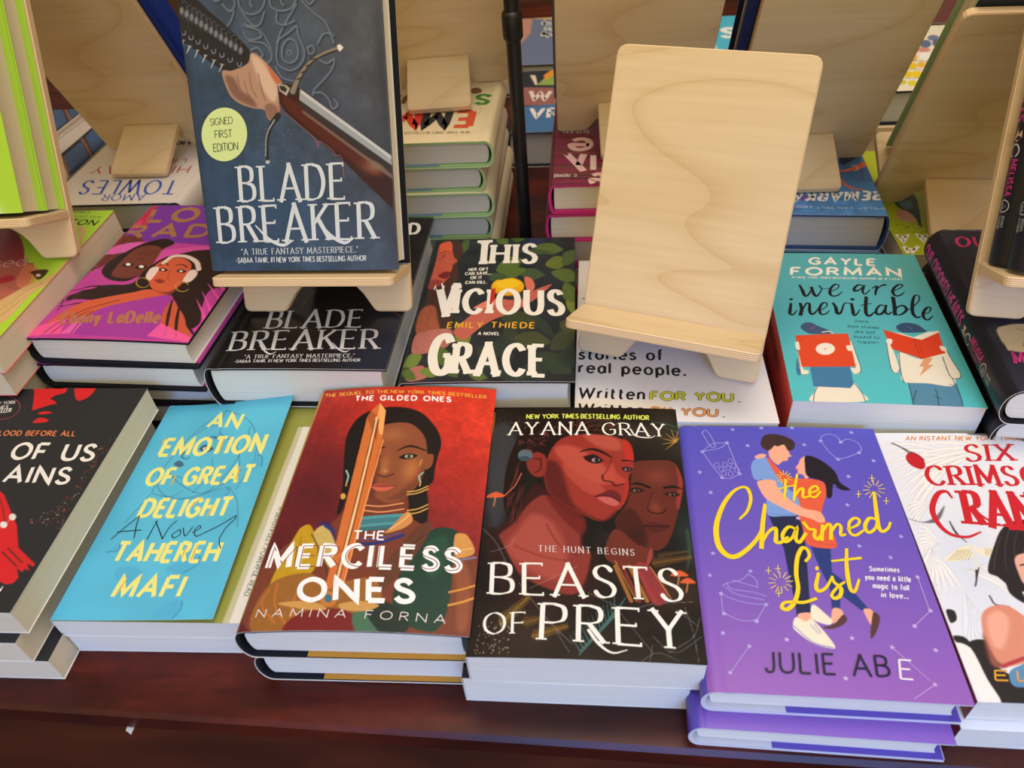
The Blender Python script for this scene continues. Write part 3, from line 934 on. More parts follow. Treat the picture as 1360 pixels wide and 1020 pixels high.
  ('k',(240,216,90),.53,[(136.7,147),(135.1,140.9)]),
  ('k',(240,216,90),.54,[(129.5,164.4),(133.4,164.5)]),
  ('k',(240,216,90),.55,[(132.2,167.6),(130.7,161.2)]),
  ('k',(240,216,90),.5,[(51.1,84.7),(54.6,84.8)]),
  ('k',(240,216,90),.51,[(53.3,87.4),(52.5,82.1)]),
  ('k',(240,216,90),.5,[(44.8,82.9),(48.4,83)]),
  ('k',(240,216,90),.5,[(47,85.6),(46.2,80.4)]),
  ('k',(240,216,90),.49,[(48.6,66.2),(52.1,66.4)]),
  ('k',(240,216,90),.49,[(50.8,68.8),(49.9,63.8)]),
  ('t','Sometimes',(110.1,85.5),(128.3,85.5),(111,89),'bold',(240,236,244),.9),
  ('t','you need a little',(105.9,79),(133.3,78.5),(106.8,82.8),'bold',(240,236,244),.9),
  ('t','magic to fall',(109.2,72.9),(130.4,72.3),(110.1,76.6),'bold',(240,236,244),.9),
  ('t','in love...',(112.6,66.5),(128.4,66.2),(113.5,70.2),'bold',(240,236,244),.9),
  ('t','JULIE AB',(34.5,13.3),(103.7,14.2),(35.9,25.8),'hand',(30,28,60)),
  ('t','E',(109.2,13.1),(116.1,13),(111.5,24.8),'hand',(230,220,240)),
 ],
 'step': .5,
}
ART['F5low'] = {
 'base': (126,90,182),
 'ops': [],
 'text': [],
 'step': 4,
}
ART['F4'] = {
 'base': (24,19,18),
 'ops': [
  ('N',[(14,.5),(5,.4)]),
  ('B',(70,72,80),(8.6,139.1),(7.7,49.6),.5),
  ('B',(56,52,40),(134,197.4),(18,16.9),.7),
  ('B',(30,52,56),(141.8,91.6),(10.5,25.9),.8),
  ('B',(70,48,30),(122.9,50.2),(19.9,15.4),.7),
  ('B',(60,40,30),(30.6,20.8),(26.1,19.9),.6),
  ('D',[(170,160,150),(120,110,100)],90,.25,1,[(1.73,203.5),(32.7,204),(16.8,131.9),(1.6,131.5)]),
  ('D',[(220,210,190),(200,180,120)],120,.25,1,[(4.5,19.9),(25.3,28),(26.8,3.1),(4.6,2.24)]),
  ('P',(17,10,10),.78,1,[(101,172.1),(117,180.5),(132.4,175.9),(140.1,161.9),(139.9,142.3),(134.7,155.9),(108,155.3),(102.5,161.6)]),
  ('P',(96,39,30),.76,1,[(105.6,154),(119.5,157.3),(135.1,155.9),(139.5,137.4),(134.9,113.7),(126.4,86.9),(117.5,78.1),(104.6,83),(91,98.9),(100,117.3),(103.5,138.9)]),
  ('P',(61,24,21),3.6,.8,[(91,98.9),(100.5,112.7),(109,101.6),(111.5,82.2),(104.5,82.8)]),
  ('P',(154,53,47),1.52,.9,[(136.3,152.1),(139.9,137.4),(135.3,113.7),(133.5,118.2),(136.9,137.3)]),
  ('B',(132,60,45),(122.3,141.8),(9.3,7.4),.7),
  ('B',(132,63,47),(118.7,113.2),(4,6.4),.7),
  ('B',(52,19,18),(104.9,90.5),(7,6.5),.7),
  ('s',(15,9,9),[.74,2.42,1.86],.56,1,[(102.9,134),(108.9,134.7),(116.1,131.5)]),
  ('s',(15,9,9),[1.85,2.41,.74],.56,1,[(126.3,131.7),(132.8,132.8),(139,131.3)]),
  ('P',(42,19,18),.37,1,[(101.5,128.7),(106.8,131.2),(112.6,128.5),(106.6,126)]),
  ('P',(45,21,18),.37,1,[(125.3,126),(131.6,128.5),(137,125.8),(131.2,123.8)]),
  ('e',(132,106,97),.37,1,[(106.7,128.3),(2.22,.05),(-.06,-1.2)]),
  ('e',(21,15,15),.19,1,[(107.1,128.3),(1.11,.03),(-.06,-1.19)]),
  ('e',(123,97,88),.37,1,[(131.2,125.9),(2.2,.06),(-.1,-1.18)]),
  ('e',(21,15,15),.18,1,[(131.6,125.9),(1.1,.03),(-.09,-1.18)]),
  ('s',(52,21,18),1.27,.72,1,[(113.5,111.9),(116.6,109),(122.8,108.8),(126.2,112.3)]),
  ('s',(61,24,21),1.1,1.1,.6,[(117.7,127.2),(114.9,117.7),(113.5,111.9)]),
  ('P',(80,28,30),.53,1,[(108.8,97.7),(116.1,101),(120,100.2),(128,98.2),(120.2,92.7),(113.9,93.4)]),
  ('s',(31,12,13),.71,.36,1,[(109.5,97.7),(118.5,97.5),(127.2,98.2)]),
  ('P',(105,44,33),1.07,1,[(90.9,94.5),(104.5,82.8),(114.7,78.1),(112.4,68.7),(95.2,65.1),(83.4,72.9)]),
  ('P',(167,68,60),.69,.8,[(113,78.4),(114.7,78.1),(112.4,67.7),(110,67.2)]),
  ('P',(58,60,66),8.1,.8,[(-3,186.3),(10.6,195),(20.5,165),(16.3,110.5),(6.4,96.5),(-.94,138.8)]),
  ('s',(52,74,56),[2.36,3.1,.79],1.18,.8,[(145.2,189.2),(133.8,194.6),(122,197.2)]),
  ('s',(52,74,56),[2.33,3.1,.78],1.16,.8,[(147.7,173.1),(141,186.4),(129.6,191.7)]),
  ('s',(52,74,56),[2.12,2.83,.71],1.06,.8,[(142.6,100.4),(146.2,83.2),(142.8,66.6)]),
  ('s',(52,74,56),[2.11,2.82,.7],1.06,.8,[(138.7,95.9),(138.8,78.8),(135.8,64.4)]),
  ('P',(52,19,19),.95,1,[(33.8,132.3),(43.4,127.7),(69.6,104.6),(69.5,80.9),(74.7,64.5),(67.9,43.5),(46,47.6),(24.8,62.9),(9.6,79.1),(10.4,92.2),(23.9,108.4)]),
  ('P',(132,52,44),2.59,1,[(31.8,115.5),(43.6,122.9),(58.7,107),(68.1,100.5),(67.8,80.9),(74.7,72.7),(66.2,44.4),(46,47.6),(26.7,58.9),(13.5,75),(12.5,87.9),(22.6,99.2)]),
  ('P',(176,84,72),7.3,.7,[(35,106.4),(49.8,97.8),(59.1,72.2),(52.6,53.8),(33.5,61.1),(18.6,77.3),(24.8,92.6)]),
  ('P',(105,30,28),2.98,.9,[(43.6,122.4),(69.6,103.9),(68.8,89.5),(57,100.2)]),
  ('s',(105,34,31),1.08,1.44,.6,[(44.4,97.6),(53.7,80.5),(66.1,72.4)]),
  ('s',(105,34,31),1.06,1.77,.5,[(23.8,79.6),(41.7,71.7),(59.2,68.1)]),
  ('P',(40,22,21),.91,1,[(7.4,95.4),(14.6,83.6),(26.6,60.9),(37.6,47.4),(59.5,42.7),(71.2,48.5),(75.4,72.7),(79.9,72.8),(77.8,41),(46.5,32.4),(21.2,39.1),(4.3,79)]),
  ('P',(26,12,13),1.18,1,[(15.6,164.9),(25.2,189.7),(47.2,198.6),(77.7,198),(99.7,190.6),(106.4,172.2),(93.3,179.4),(71.6,183.4),(56.1,179.2),(48.4,168.3),(44.1,155.1),(30.7,157.4),(27,132.1),(24.1,103.8),(14.5,110.4),(12.5,139.2)]),
  ('s',(70,22,21),.95,.76,1,[(24.4,132.1),(21.9,110.6),(18.9,99.1)]),
  ('s',(79,25,22),.76,.57,1,[(27,132.1),(25.6,110.7)]),
  ('P',(147,48,39),.79,1,[(46.4,168.8),(54.7,179.2),(71.6,182.8),(93.4,180),(104.5,171.6),(105.9,150.9),(102,141.3),(101.7,131.6),(99,119.2),(93.2,109.8),(83.6,100.7),(71.4,104.6),(57.1,113.4),(45.4,124.9),(41.1,139.9),(42.5,155.1)]),
  ('P',(84,25,24),5,.9,[(42.5,155.1),(52.3,150.2),(62.2,116.3),(75,104.1),(57.1,113.4),(45.4,124.9),(41.1,139.9)]),
  ('P',(186,83,66),4.3,.8,[(48,168.3),(65.7,168.7),(92.2,141.1),(80.8,133.5),(58.1,150.3)]),
  ('P',(181,76,62),3.1,.7,[(54.2,152.8),(69.6,145.5),(84.5,128.7),(75.1,123.7),(60.1,137.9)]),
  ('P',(188,42,33),1.97,.9,[(99.2,177.4),(105.2,171.6),(106.1,156.5),(100.4,156.4)]),
  ('P',(176,45,34),1.88,.8,[(99.8,141.3),(101.7,131.6),(99,119.2),(92.4,109.8),(97.2,121.9)]),
  ('P',(195,97,79),4.4,.6,[(69.6,182.2),(93.3,179.4),(96.9,166.7),(81.3,169)]),
  ('s',(61,16,18),.91,1.09,.8,[(75,104.7),(83.6,101.4),(93.2,110.7)]),
  ('s',(29,10,13),[.98,2.54,1.37],.59,1,[(67.2,164.5),(75.5,167.3),(83.6,164.3),(89.3,159.8)]),
  ('s',(29,10,13),[1.54,.96],.58,1,[(98.1,156.3),(102.7,156.4),(105.7,155)]),
  ('P',(35,12,15),.39,1,[(70,158.8),(77.3,161),(83.5,156),(79.2,152.8),(73,154.8)]),
  ('e',(167,144,148),.38,1,[(78.5,156.4),(2.89,.07),(-.03,-2.05)]),
  ('e',(26,19,25),.19,1,[(79.2,156.4),(1.54,.03),(-.03,-2.05)]),
  ('s',(24,9,12),.78,.39,1,[(69.2,159.3),(77.3,161.6),(84.2,155.5)]),
  ('P',(38,13,15),.38,1,[(97,148.7),(101.3,150.3),(105.3,147.9),(101.1,145.3)]),
  ('e',(158,136,141),.19,1,[(101.2,147.8),(1.9,.05),(-.06,-1.5)]),
  ('e',(26,19,25),.19,1,[(101.5,147.8),(1.14,.03),(-.06,-1.5)]),
  ('P',(181,71,53),2.29,.8,[(89.7,153.6),(94.2,143.6),(99.7,137.6),(95.8,133.4),(86.5,137),(84,140.9)]),
  ('s',(73,19,19),1.32,.95,1,[(83.2,141.9),(83.9,137),(89.8,135.7),(92,132.3),(97.6,133.9)]),
  ('s',(96,30,27),1.16,1.54,.6,[(90.9,161.3),(88.3,151),(84.7,142.9)]),
  ('P',(105,30,34),.55,1,[(77.7,121.9),(84.4,126.3),(89.7,128.4),(95.4,123.8),(94.9,117.7),(88,121.2)]),
  ('P',(188,91,88),.74,1,[(79.2,121.5),(88,121.7),(94.1,117.2),(91.8,113.9),(85,116)]),
  ('s',(44,12,16),.74,.37,1,[(77.7,121.9),(88,122.6),(95.3,118.1)]),
  ('P',(132,45,38),.78,1,[(28.3,158.6),(34.8,164.3),(42,158.7),(41.8,142.4),(34.6,140.2),(28.4,149.1)]),
  ('s',(73,21,21),1.17,.78,1,[(32.7,157.4),(37.8,157),(38.1,147.3),(34.4,144.2)]),
  ('e',(84,106,118),.78,1,[(26.2,161.5),(5.5,.12),(.3,-5.7)]),
  ('e',(52,72,85),.78,1,[(26,157.8),(4.3,.09),(.13,-2.59)]),
  ('s',(70,32,32),[.4,1.01,.4],.4,.8,[(55.9,187.2),(56.8,190.1),(60.3,188.9)]),
  ('s',(120,60,50),[.4,1.01,.4],.4,.8,[(72,197.5),(73.4,200.4),(76.4,201.2)]),
  ('s',(96,44,40),[.4,1.01,.4],.4,.8,[(85.5,196.9),(89.1,199.8),(89.9,196.6)]),
  ('s',(70,32,32),[.41,1.02,.41],.41,.8,[(72.1,196.6),(72.6,199.5),(76.6,198.3)]),
  ('s',(120,60,50),[.4,1,.4],.4,.8,[(20.7,173),(21.1,175.7),(25,174.9)]),
  ('s',(96,44,40),[.4,1.01,.4],.4,.8,[(57.2,187.6),(59.6,190.4),(61.6,189.3)]),
  ('s',(70,32,32),[.4,1.01,.4],.4,.8,[(71.2,194.8),(74.8,197.7),(75.6,194.3)]),
  ('s',(120,60,50),[.4,1,.4],.4,.8,[(88,192.1),(89.2,194.9),(92.5,194.8)]),
  ('s',(96,44,40),[.4,.99,.4],.4,.8,[(27.4,171.4),(30.4,174.2),(31.7,173.6)]),
  ('s',(70,32,32),[.4,1.01,.4],.4,.8,[(98.9,193.1),(100,195.9),(103.3,193)]),
  ('s',(120,60,50),[.4,1.01,.4],.4,.8,[(61,190.3),(61.6,193.1),(65.4,191.5)]),
  ('s',(96,44,40),[.4,1.01,.4],.4,.8,[(78.7,196.7),(80.2,199.6),(83.1,196.4)]),
  ('s',(70,32,32),[.4,1.01,.4],.4,.8,[(75.5,194.6),(76.2,197.4),(80,198.3)]),
  ('s',(120,60,50),[.4,1.01,.4],.4,.8,[(79.2,189.2),(81,192),(83.6,192.3)]),
  ('s',(96,44,40),[.4,1.01,.4],.4,.8,[(73.5,188.8),(74.3,191.7),(77.9,191)]),
  ('s',(70,32,32),[.4,.99,.4],.4,.8,[(33.8,171.1),(36.6,173.8),(38.1,173.6)]),
  ('s',(120,60,50),[.4,1.01,.4],.4,.8,[(86.5,189.6),(89.7,192.4),(91,190.7)]),
  ('s',(96,44,40),[.4,1,.4],.4,.8,[(31.8,176),(32.9,178.7),(36.2,176.5)]),
  ('s',(70,32,32),[.4,1.01,.4],.4,.8,[(42.7,190),(43.3,192.8),(47.1,191.4)]),
  ('s',(120,60,50),[.4,1,.4],.4,.8,[(39.1,181.5),(40.9,184.3),(43.5,181.2)]),
  ('s',(70,32,32),[.4,.99,.4],.4,.8,[(30.3,170.3),(33.2,173.1),(34.5,173.1)]),
  ('s',(120,60,50),[.4,.99,.4],.4,.8,[(36.6,170.4),(37.6,173.1),(41,170.2)]),
  ('s',(96,44,40),[.4,1,.4],.4,.8,[(90.2,189.3),(91,192.1),(94.8,193.1)]),
  ('s',(70,32,32),[.4,.99,.4],.4,.8,[(92.8,182.3),(94.1,185),(97.2,182.6)]),
  ('s',(120,60,50),[.4,1.01,.4],.4,.8,[(64.2,195.9),(66.9,198.8),(68.6,199.7)]),
  ('s',(96,44,40),[.4,1,.4],.4,.8,[(37.8,173.7),(40.1,176.4),(42.1,176.3)]),
  ('s',(70,32,32),[.4,1.01,.4],.4,.8,[(89.2,194.2),(90.5,197.1),(93.7,196.2)]),
  ('s',(120,60,50),[.4,.99,.4],.4,.8,[(20.8,171.2),(22.8,173.9),(25,174.5)]),
  ('s',(70,32,32),[.4,1.01,.4],.4,.8,[(73.1,190.2),(74,193),(77.5,194)]),
  ('s',(120,60,50),[.39,.99,.39],.39,.8,[(25.1,164.1),(28.4,166.8),(29.2,167.8)]),
  ('s',(96,44,40),[.4,1,.4],.4,.8,[(69.3,187.9),(70.7,190.7),(73.7,187.4)]),
  ('s',(70,32,32),[.4,.99,.4],.4,.8,[(25.8,166.8),(28.9,169.6),(30.2,167.5)]),
  ('s',(120,60,50),[.4,1,.4],.4,.8,[(77.8,185.1),(79.4,187.9),(82.2,186.1)]),
  ('s',(96,44,40),[.4,1,.4],.4,.8,[(94.4,188.8),(97.4,191.7),(98.8,189)]),
  ('s',(70,32,32),[.4,1.01,.4],.4,.8,[(65.6,192.6),(67.9,195.4),(70.1,193.9)]),
  ('s',(120,60,50),[.39,.99,.39],.39,.8,[(27.3,163.5),(30.4,166.2),(31.6,164.2)]),
  ('s',(96,44,40),[.4,1,.4],.4,.8,[(52,184.9),(53.8,187.7),(56.4,185.1)]),
  ('s',(70,32,32),[.4,1,.4],.4,.8,[(28,177.7),(30.2,180.4),(32.3,179.5)]),
  ('s',(120,60,50),[.4,1,.4],.4,.8,[(39.1,179),(41.4,181.8),(43.5,178.9)]),
  ('s',(96,44,40),[.4,1.01,.4],.4,.8,[(34.1,183.1),(36.6,185.9),(38.5,186.1)]),
  ('s',(70,32,32),[.4,1,.4],.4,.8,[(36.6,173.4),(38.3,176.1),(41,173.4)]),
  ('s',(120,60,50),[.4,1.01,.4],.4,.8,[(46.3,188.1),(48,190.9),(50.7,188.5)]),
  ('s',(96,44,40),[.4,1,.4],.4,.8,[(95.5,188.9),(97.9,191.7),(100,191.5)]),
  ('s',(70,32,32),[.4,.99,.4],.4,.8,[(30.1,168.9),(33,171.6),(34.4,169.7)]),
  ('s',(120,60,50),[.4,1,.4],.4,.8,[(92.4,190.7),(94.4,193.6),(96.9,193.5)]),
  ('s',(96,44,40),[.4,1,.4],.4,.8,[(35.1,176.2),(37,178.9),(39.4,178.7)]),
  ('s',(70,32,32),[.4,1,.4],.4,.8,[(90.6,190.1),(91.3,192.9),(95.1,193.9)]),
  ('s',(120,60,50),[.4,1,.4],.4,.8,[(83.8,185.2),(86.1,188),(88.2,187.8)]),
  ('s',(96,44,40),[.4,1.01,.4],.4,.8,[(77.2,195.7),(79.1,198.6),(81.7,199.6)]),
  ('s',(70,32,32),[.4,1.01,.4],.4,.8,[(82.5,194.9),(83.1,197.7),(86.9,196.1)]),
  ('s',(120,60,50),[.4,1,.4],.4,.8,[(55.6,185.7),(58.5,188.5),(60,185.4)]),
  ('s',(96,44,40),[.4,1.01,.4],.4,.8,[(70.4,191.7),(71.3,194.5),(74.8,195.7)]),
  ('s',(70,32,32),[.4,1.01,.4],.4,.8,[(58.4,193.6),(59.7,196.5),(62.8,196.1)]),
  ('s',(120,60,50),[.4,1,.4],.4,.8,[(74.6,189.6),(77.5,192.4),(79,191.8)]),
  ('s',(96,44,40),[.4,1.01,.4],.4,.8,[(86.2,196.6),(89.7,199.5),(90.7,197.4)]),
  ('s',(70,32,32),[.4,.99,.4],.4,.8,[(29,171.6),(32.2,174.3),(33.3,173.8)]),
  ('s',(120,60,50),[.4,1,.4],.4,.8,[(67.9,186.3),(71.3,189.2),(72.3,188.3)]),
  ('s',(96,44,40),[.4,1,.4],.4,.8,[(67.8,188),(70.8,190.8),(72.2,189.1)]),
  ('s',(70,32,32),[.4,1,.4],.4,.8,[(73.1,185.2),(76.7,188),(77.5,184.8)]),
  ('s',(120,60,50),[.4,1.01,.4],.4,.8,[(64.4,193),(67.8,195.9),(68.9,193.2)]),
  ('s',(96,44,40),[.4,1.01,.4],.4,.8,[(42.2,185.2),(44.3,188.1),(46.6,185.8)]),
  ('s',(120,60,50),[.4,1,.4],.4,.8,[(27.1,174.4),(28.4,177.1),(31.4,174.9)]),
  ('s',(96,44,40),[.4,1,.4],.4,.8,[(26.7,173.7),(29.3,176.4),(31.1,173.9)]),
  ('s',(70,32,32),[.4,1.01,.4],.4,.8,[(78.3,191.6),(81.8,194.4),(82.7,195.2)]),
  ('s',(120,60,50),[.4,1,.4],.4,.8,[(36.6,181.5),(39.3,184.3),(41,182.7)]),
  ('s',(96,44,40),[.4,1.01,.4],.4,.8,[(63.8,189.1),(65.2,191.9),(68.2,191.4)]),
  ('s',(88,40,36),[.56,1.11,.56],.37,.8,[(25.6,112.8),(23.8,106.7),(23.7,100.4)]),
  ('s',(88,40,36),[.55,1.1,.55],.37,.8,[(25.8,109.8),(24.7,103.8),(23.9,97.5)]),
  ('s',(88,40,36),[.58,1.15,.58],.38,.8,[(20.6,144.8),(19.6,138.3),(18.8,131.4)]),
  ('s',(88,40,36),[.56,1.13,.56],.38,.8,[(21,125.9),(18.8,119.7),(19.2,113.1)]),
  ('s',(88,40,36),[.56,1.13,.56],.38,.8,[(26,130.2),(24.6,123.8),(24.1,117.2)]),
  ('s',(88,40,36),[.56,1.13,.56],.38,.8,[(24.2,128),(23.1,121.7),(22.4,115.1)]),
  ('s',(88,40,36),[.58,1.16,.58],.39,.8,[(21.6,151.4),(20.6,144.8),(19.7,137.7)]),
  ('s',(88,40,36),[.56,1.11,.56],.37,.8,[(20.9,110.2),(20.8,104.2),(19.2,97.8)]),
  ('s',(88,40,36),[.57,1.13,.57],.38,.8,[(17.9,131.9),(16,125.6),(16.2,118.9)]),
  ('s',(88,40,36),[.56,1.11,.56],.37,.8,[(20.8,116.4),(20.6,110.3),(19,103.9)]),
  ('s',(88,40,36),[.57,1.15,.57],.38,.8,[(19.9,139.3),(18,132.8),(18,126)]),
  ('s',(88,40,36),[.55,1.1,.55],.37,.8,[(23.1,111.6),(21.2,105.6),(21.3,99.2)]),
  ('s',(88,40,36),[.58,1.16,.58],.39,.8,[(22.5,153.5),(20.6,146.8),(20.6,139.8)]),
  ('s',(88,40,36),[.56,1.13,.56],.38,.8,[(18.1,122.1),(16.6,115.9),(16.4,109.4)]),
  ('s',(88,40,36),[.56,1.13,.56],.38,.8,[(19.4,125.2),(17.4,119),(17.6,112.4)]),
  ('s',(88,40,36),[.58,1.16,.58],.39,.8,[(22.2,148.6),(21.1,142),(20.4,135.1)]),
  ('P',(214,92,50),.38,1,[(.54,121.8),(7,126.3),(14.1,122.2),(7.4,121)]),
  ('s',(190,120,80),.94,.19,1,[(7.3,121.5),(6.8,113.5)]),
  ('P',(214,92,50),.34,1,[(124.7,59.6),(130.7,63.6),(136.1,60),(130.3,59)]),
  ('s',(190,120,80),.84,.17,1,[(130.3,59.4),(128.8,52.7)]),
  ('P',(214,92,50),.33,1,[(130.3,54.7),(135.6,58.4),(140.3,55),(135.2,54.1)]),
  ('s',(190,120,80),.84,.17,1,[(135.2,54.5),(133.7,47.8)]),
  ('s',(210,110,80),.75,.19,1,[(13.6,122.6),(20.6,132),(24.5,143.5)]),
  ('s',(150,116,40),.49,0,1,[(19.1,22.2),(35.8,41.1)]),
  ('s',(150,116,40),[.65,.24],0,1,[(19.1,22.2),(24.2,20.8)]),
  ('s',(150,116,40),[.65,.24],0,1,[(19.1,22.2),(17.7,28)]),
  ('s',(150,116,40),[.66,.25],0,1,[(20.1,23.4),(25.1,22)]),
  ('s',(150,116,40),[.66,.25],0,1,[(20.1,23.4),(18.8,28.9)]),
  ('s',(150,116,40),[.66,.25],0,1,[(21.1,24.6),(25.9,23.2)]),
  ('s',(150,116,40),[.66,.25],0,1,[(21.1,24.6),(19.9,29.9)]),
  ('s',(150,116,40),[.66,.25],0,1,[(22.1,25.7),(26.7,24.5)]),
  ('s',(150,116,40),[.66,.25],0,1,[(22.1,25.7),(21,30.9)]),
  ('s',(150,116,40),[.66,.25],0,1,[(23.2,26.9),(27.6,25.7)]),
  ('s',(150,116,40),[.66,.25],0,1,[(23.2,26.9),(22.1,31.8)]),
  ('s',(150,116,40),[.66,.25],0,1,[(24.2,28.1),(28.4,26.9)]),
  ('s',(150,116,40),[.66,.25],0,1,[(24.2,28.1),(23.1,32.8)]),
  ('s',(150,116,40),[.66,.25],0,1,[(25.3,29.2),(29.3,28.1)]),
  ('s',(150,116,40),[.66,.25],0,1,[(25.3,29.2),(24.2,33.8)]),
  ('s',(150,116,40),[.66,.25],0,1,[(26.3,30.4),(30.1,29.3)]),
  ('s',(150,116,40),[.66,.25],0,1,[(26.3,30.4),(25.3,34.7)]),
  ('s',(150,116,40),[.66,.25],0,1,[(27.4,31.6),(31,30.6)]),
  ('s',(150,116,40),[.66,.25],0,1,[(27.4,31.6),(26.4,35.7)]),
  ('s',(150,116,40),[.66,.25],0,1,[(28.4,32.8),(31.8,31.8)]),
  ('s',(150,116,40),[.66,.25],0,1,[(28.4,32.8),(27.5,36.7)]),
  ('s',(150,116,40),[.66,.25],0,1,[(29.4,33.9),(32.7,33)]),
  ('s',(150,116,40),[.66,.25],0,1,[(29.4,33.9),(28.6,37.6)]),
  ('s',(150,116,40),[.66,.25],0,1,[(30.5,35.1),(33.6,34.3)]),
  ('s',(150,116,40),[.66,.25],0,1,[(30.5,35.1),(29.8,38.6)]),
  ('s',(150,116,40),[.66,.25],0,1,[(31.6,36.3),(34.4,35.5)]),
  ('s',(150,116,40),[.66,.25],0,1,[(31.6,36.3),(30.9,39.6)]),
  ('s',(150,116,40),[.67,.25],0,1,[(32.6,37.5),(35.3,36.8)]),
  ('s',(150,116,40),[.67,.25],0,1,[(32.6,37.5),(32,40.6)]),
  ('s',(150,116,40),[.66,.25],0,1,[(33.7,38.7),(36.2,38)]),
  ('s',(150,116,40),[.66,.25],0,1,[(33.7,38.7),(33.1,41.6)]),
  ('s',(150,116,40),[.67,.25],0,1,[(34.8,39.9),(37,39.3)]),
  ('s',(150,116,40),[.67,.25],0,1,[(34.8,39.9),(34.2,42.5)]),
  ('s',(140,100,36),.48,0,1,[(39,14),(60.6,21.5)]),
  ('s',(140,100,36),[.64,.24],0,1,[(39,14),(42.5,10.8)]),
  ('s',(140,100,36),[.64,.24],0,1,[(39,14),(40.1,18.9)]),
  ('s',(140,100,36),[.64,.24],0,1,[(40.2,14.4),(43.6,11.3)]),
  ('s',(140,100,36),[.64,.24],0,1,[(40.2,14.4),(41.3,19.1)]),
  ('s',(140,100,36),[.64,.24],0,1,[(41.4,14.8),(44.7,11.8)]),
  ('s',(140,100,36),[.64,.24],0,1,[(41.4,14.8),(42.5,19.4)]),
  ('s',(140,100,36),[.64,.24],0,1,[(42.6,15.2),(45.8,12.3)]),
  ('s',(140,100,36),[.64,.24],0,1,[(42.6,15.2),(43.6,19.6)]),
  ('s',(140,100,36),[.64,.24],0,1,[(43.8,15.6),(46.8,12.8)]),
  ('s',(140,100,36),[.64,.24],0,1,[(43.8,15.6),(44.8,19.9)]),
  ('s',(140,100,36),[.64,.24],0,1,[(45,16.1),(47.9,13.3)]),
  ('s',(140,100,36),[.64,.24],0,1,[(45,16.1),(45.9,20.1)]),
  ('s',(140,100,36),[.64,.24],0,1,[(46.2,16.5),(49,13.9)]),
  ('s',(140,100,36),[.64,.24],0,1,[(46.2,16.5),(47.1,20.4)]),
  ('s',(140,100,36),[.64,.24],0,1,[(47.4,16.9),(50.1,14.4)]),
  ('s',(140,100,36),[.64,.24],0,1,[(47.4,16.9),(48.3,20.7)]),
  ('s',(140,100,36),[.64,.24],0,1,[(48.6,17.3),(51.1,14.9)]),
  ('s',(140,100,36),[.64,.24],0,1,[(48.6,17.3),(49.4,20.9)]),
  ('s',(140,100,36),[.64,.24],0,1,[(49.8,17.7),(52.2,15.4)]),
  ('s',(140,100,36),[.64,.24],0,1,[(49.8,17.7),(50.6,21.2)]),
  ('s',(140,100,36),[.64,.24],0,1,[(51,18.2),(53.3,16)]),
  ('s',(140,100,36),[.64,.24],0,1,[(51,18.2),(51.8,21.4)]),
  ('s',(140,100,36),[.64,.24],0,1,[(52.2,18.6),(54.4,16.5)]),
  ('s',(140,100,36),[.64,.24],0,1,[(52.2,18.6),(52.9,21.7)]),
  ('s',(140,100,36),[.64,.24],0,1,[(53.4,19),(55.5,17)]),
  ('s',(140,100,36),[.64,.24],0,1,[(53.4,19),(54.1,22)]),
  ('s',(140,100,36),[.65,.24],0,1,[(54.6,19.4),(56.5,17.6)]),
  ('s',(140,100,36),[.65,.24],0,1,[(54.6,19.4),(55.3,22.2)]),
  ('s',(140,100,36),[.64,.24],0,1,[(55.8,19.8),(57.6,18.1)]),
  ('s',(140,100,36),[.64,.24],0,1,[(55.8,19.8),(56.4,22.5)]),
  ('s',(140,100,36),[.65,.24],0,1,[(57,20.3),(58.7,18.6)]),
  ('s',(140,100,36),[.65,.24],0,1,[(57,20.3),(57.6,22.7)]),
  ('s',(140,100,36),[.64,.24],0,1,[(58.2,20.7),(59.8,19.1)]),
  ('s',(140,100,36),[.64,.24],0,1,[(58.2,20.7),(58.8,23)]),
  ('s',(140,100,36),[.65,.24],0,1,[(59.4,21.1),(60.9,19.7)]),
  ('s',(140,100,36),[.65,.24],0,1,[(59.4,21.1),(60,23.2)]),
  ('s',(120,86,34),.49,0,1,[(33,22.7),(46.7,26.9)]),
  ('s',(120,86,34),[.65,.24],0,1,[(33,22.7),(35.9,19.7)]),
  ('s',(120,86,34),[.65,.24],0,1,[(33,22.7),(34,27)]),
  ('s',(120,86,34),[.65,.24],0,1,[(34.1,23.1),(36.9,20.2)]),
  ('s',(120,86,34),[.65,.24],0,1,[(34.1,23.1),(35.1,27.1)]),
  ('s',(120,86,34),[.65,.24],0,1,[(35.2,23.4),(37.9,20.7)]),
  ('s',(120,86,34),[.65,.24],0,1,[(35.2,23.4),(36.2,27.3)]),
  ('s',(120,86,34),[.65,.24],0,1,[(36.4,23.8),(38.9,21.2)]),
  ('s',(120,86,34),[.65,.24],0,1,[(36.4,23.8),(37.3,27.4)]),
  ('s',(120,86,34),[.65,.24],0,1,[(37.5,24.1),(39.9,21.7)]),
  ('s',(120,86,34),[.65,.24],0,1,[(37.5,24.1),(38.4,27.5)]),
  ('s',(120,86,34),[.66,.25],0,1,[(38.6,24.4),(40.9,22.2)]),
  ('s',(120,86,34),[.66,.25],0,1,[(38.6,24.4),(39.5,27.7)]),
  ('s',(120,86,34),[.65,.24],0,1,[(39.8,24.8),(41.9,22.7)]),
  ('s',(120,86,34),[.65,.24],0,1,[(39.8,24.8),(40.6,27.8)]),
  ('s',(120,86,34),[.66,.25],0,1,[(40.9,25.1),(42.9,23.2)]),
  ('s',(120,86,34),[.66,.25],0,1,[(40.9,25.1),(41.7,27.9)]),
  ('s',(120,86,34),[.65,.24],0,1,[(42.1,25.5),(43.9,23.7)]),
  ('s',(120,86,34),[.65,.24],0,1,[(42.1,25.5),(42.8,28.1)]),
  ('s',(120,86,34),[.66,.25],0,1,[(43.2,25.8),(44.9,24.1)]),
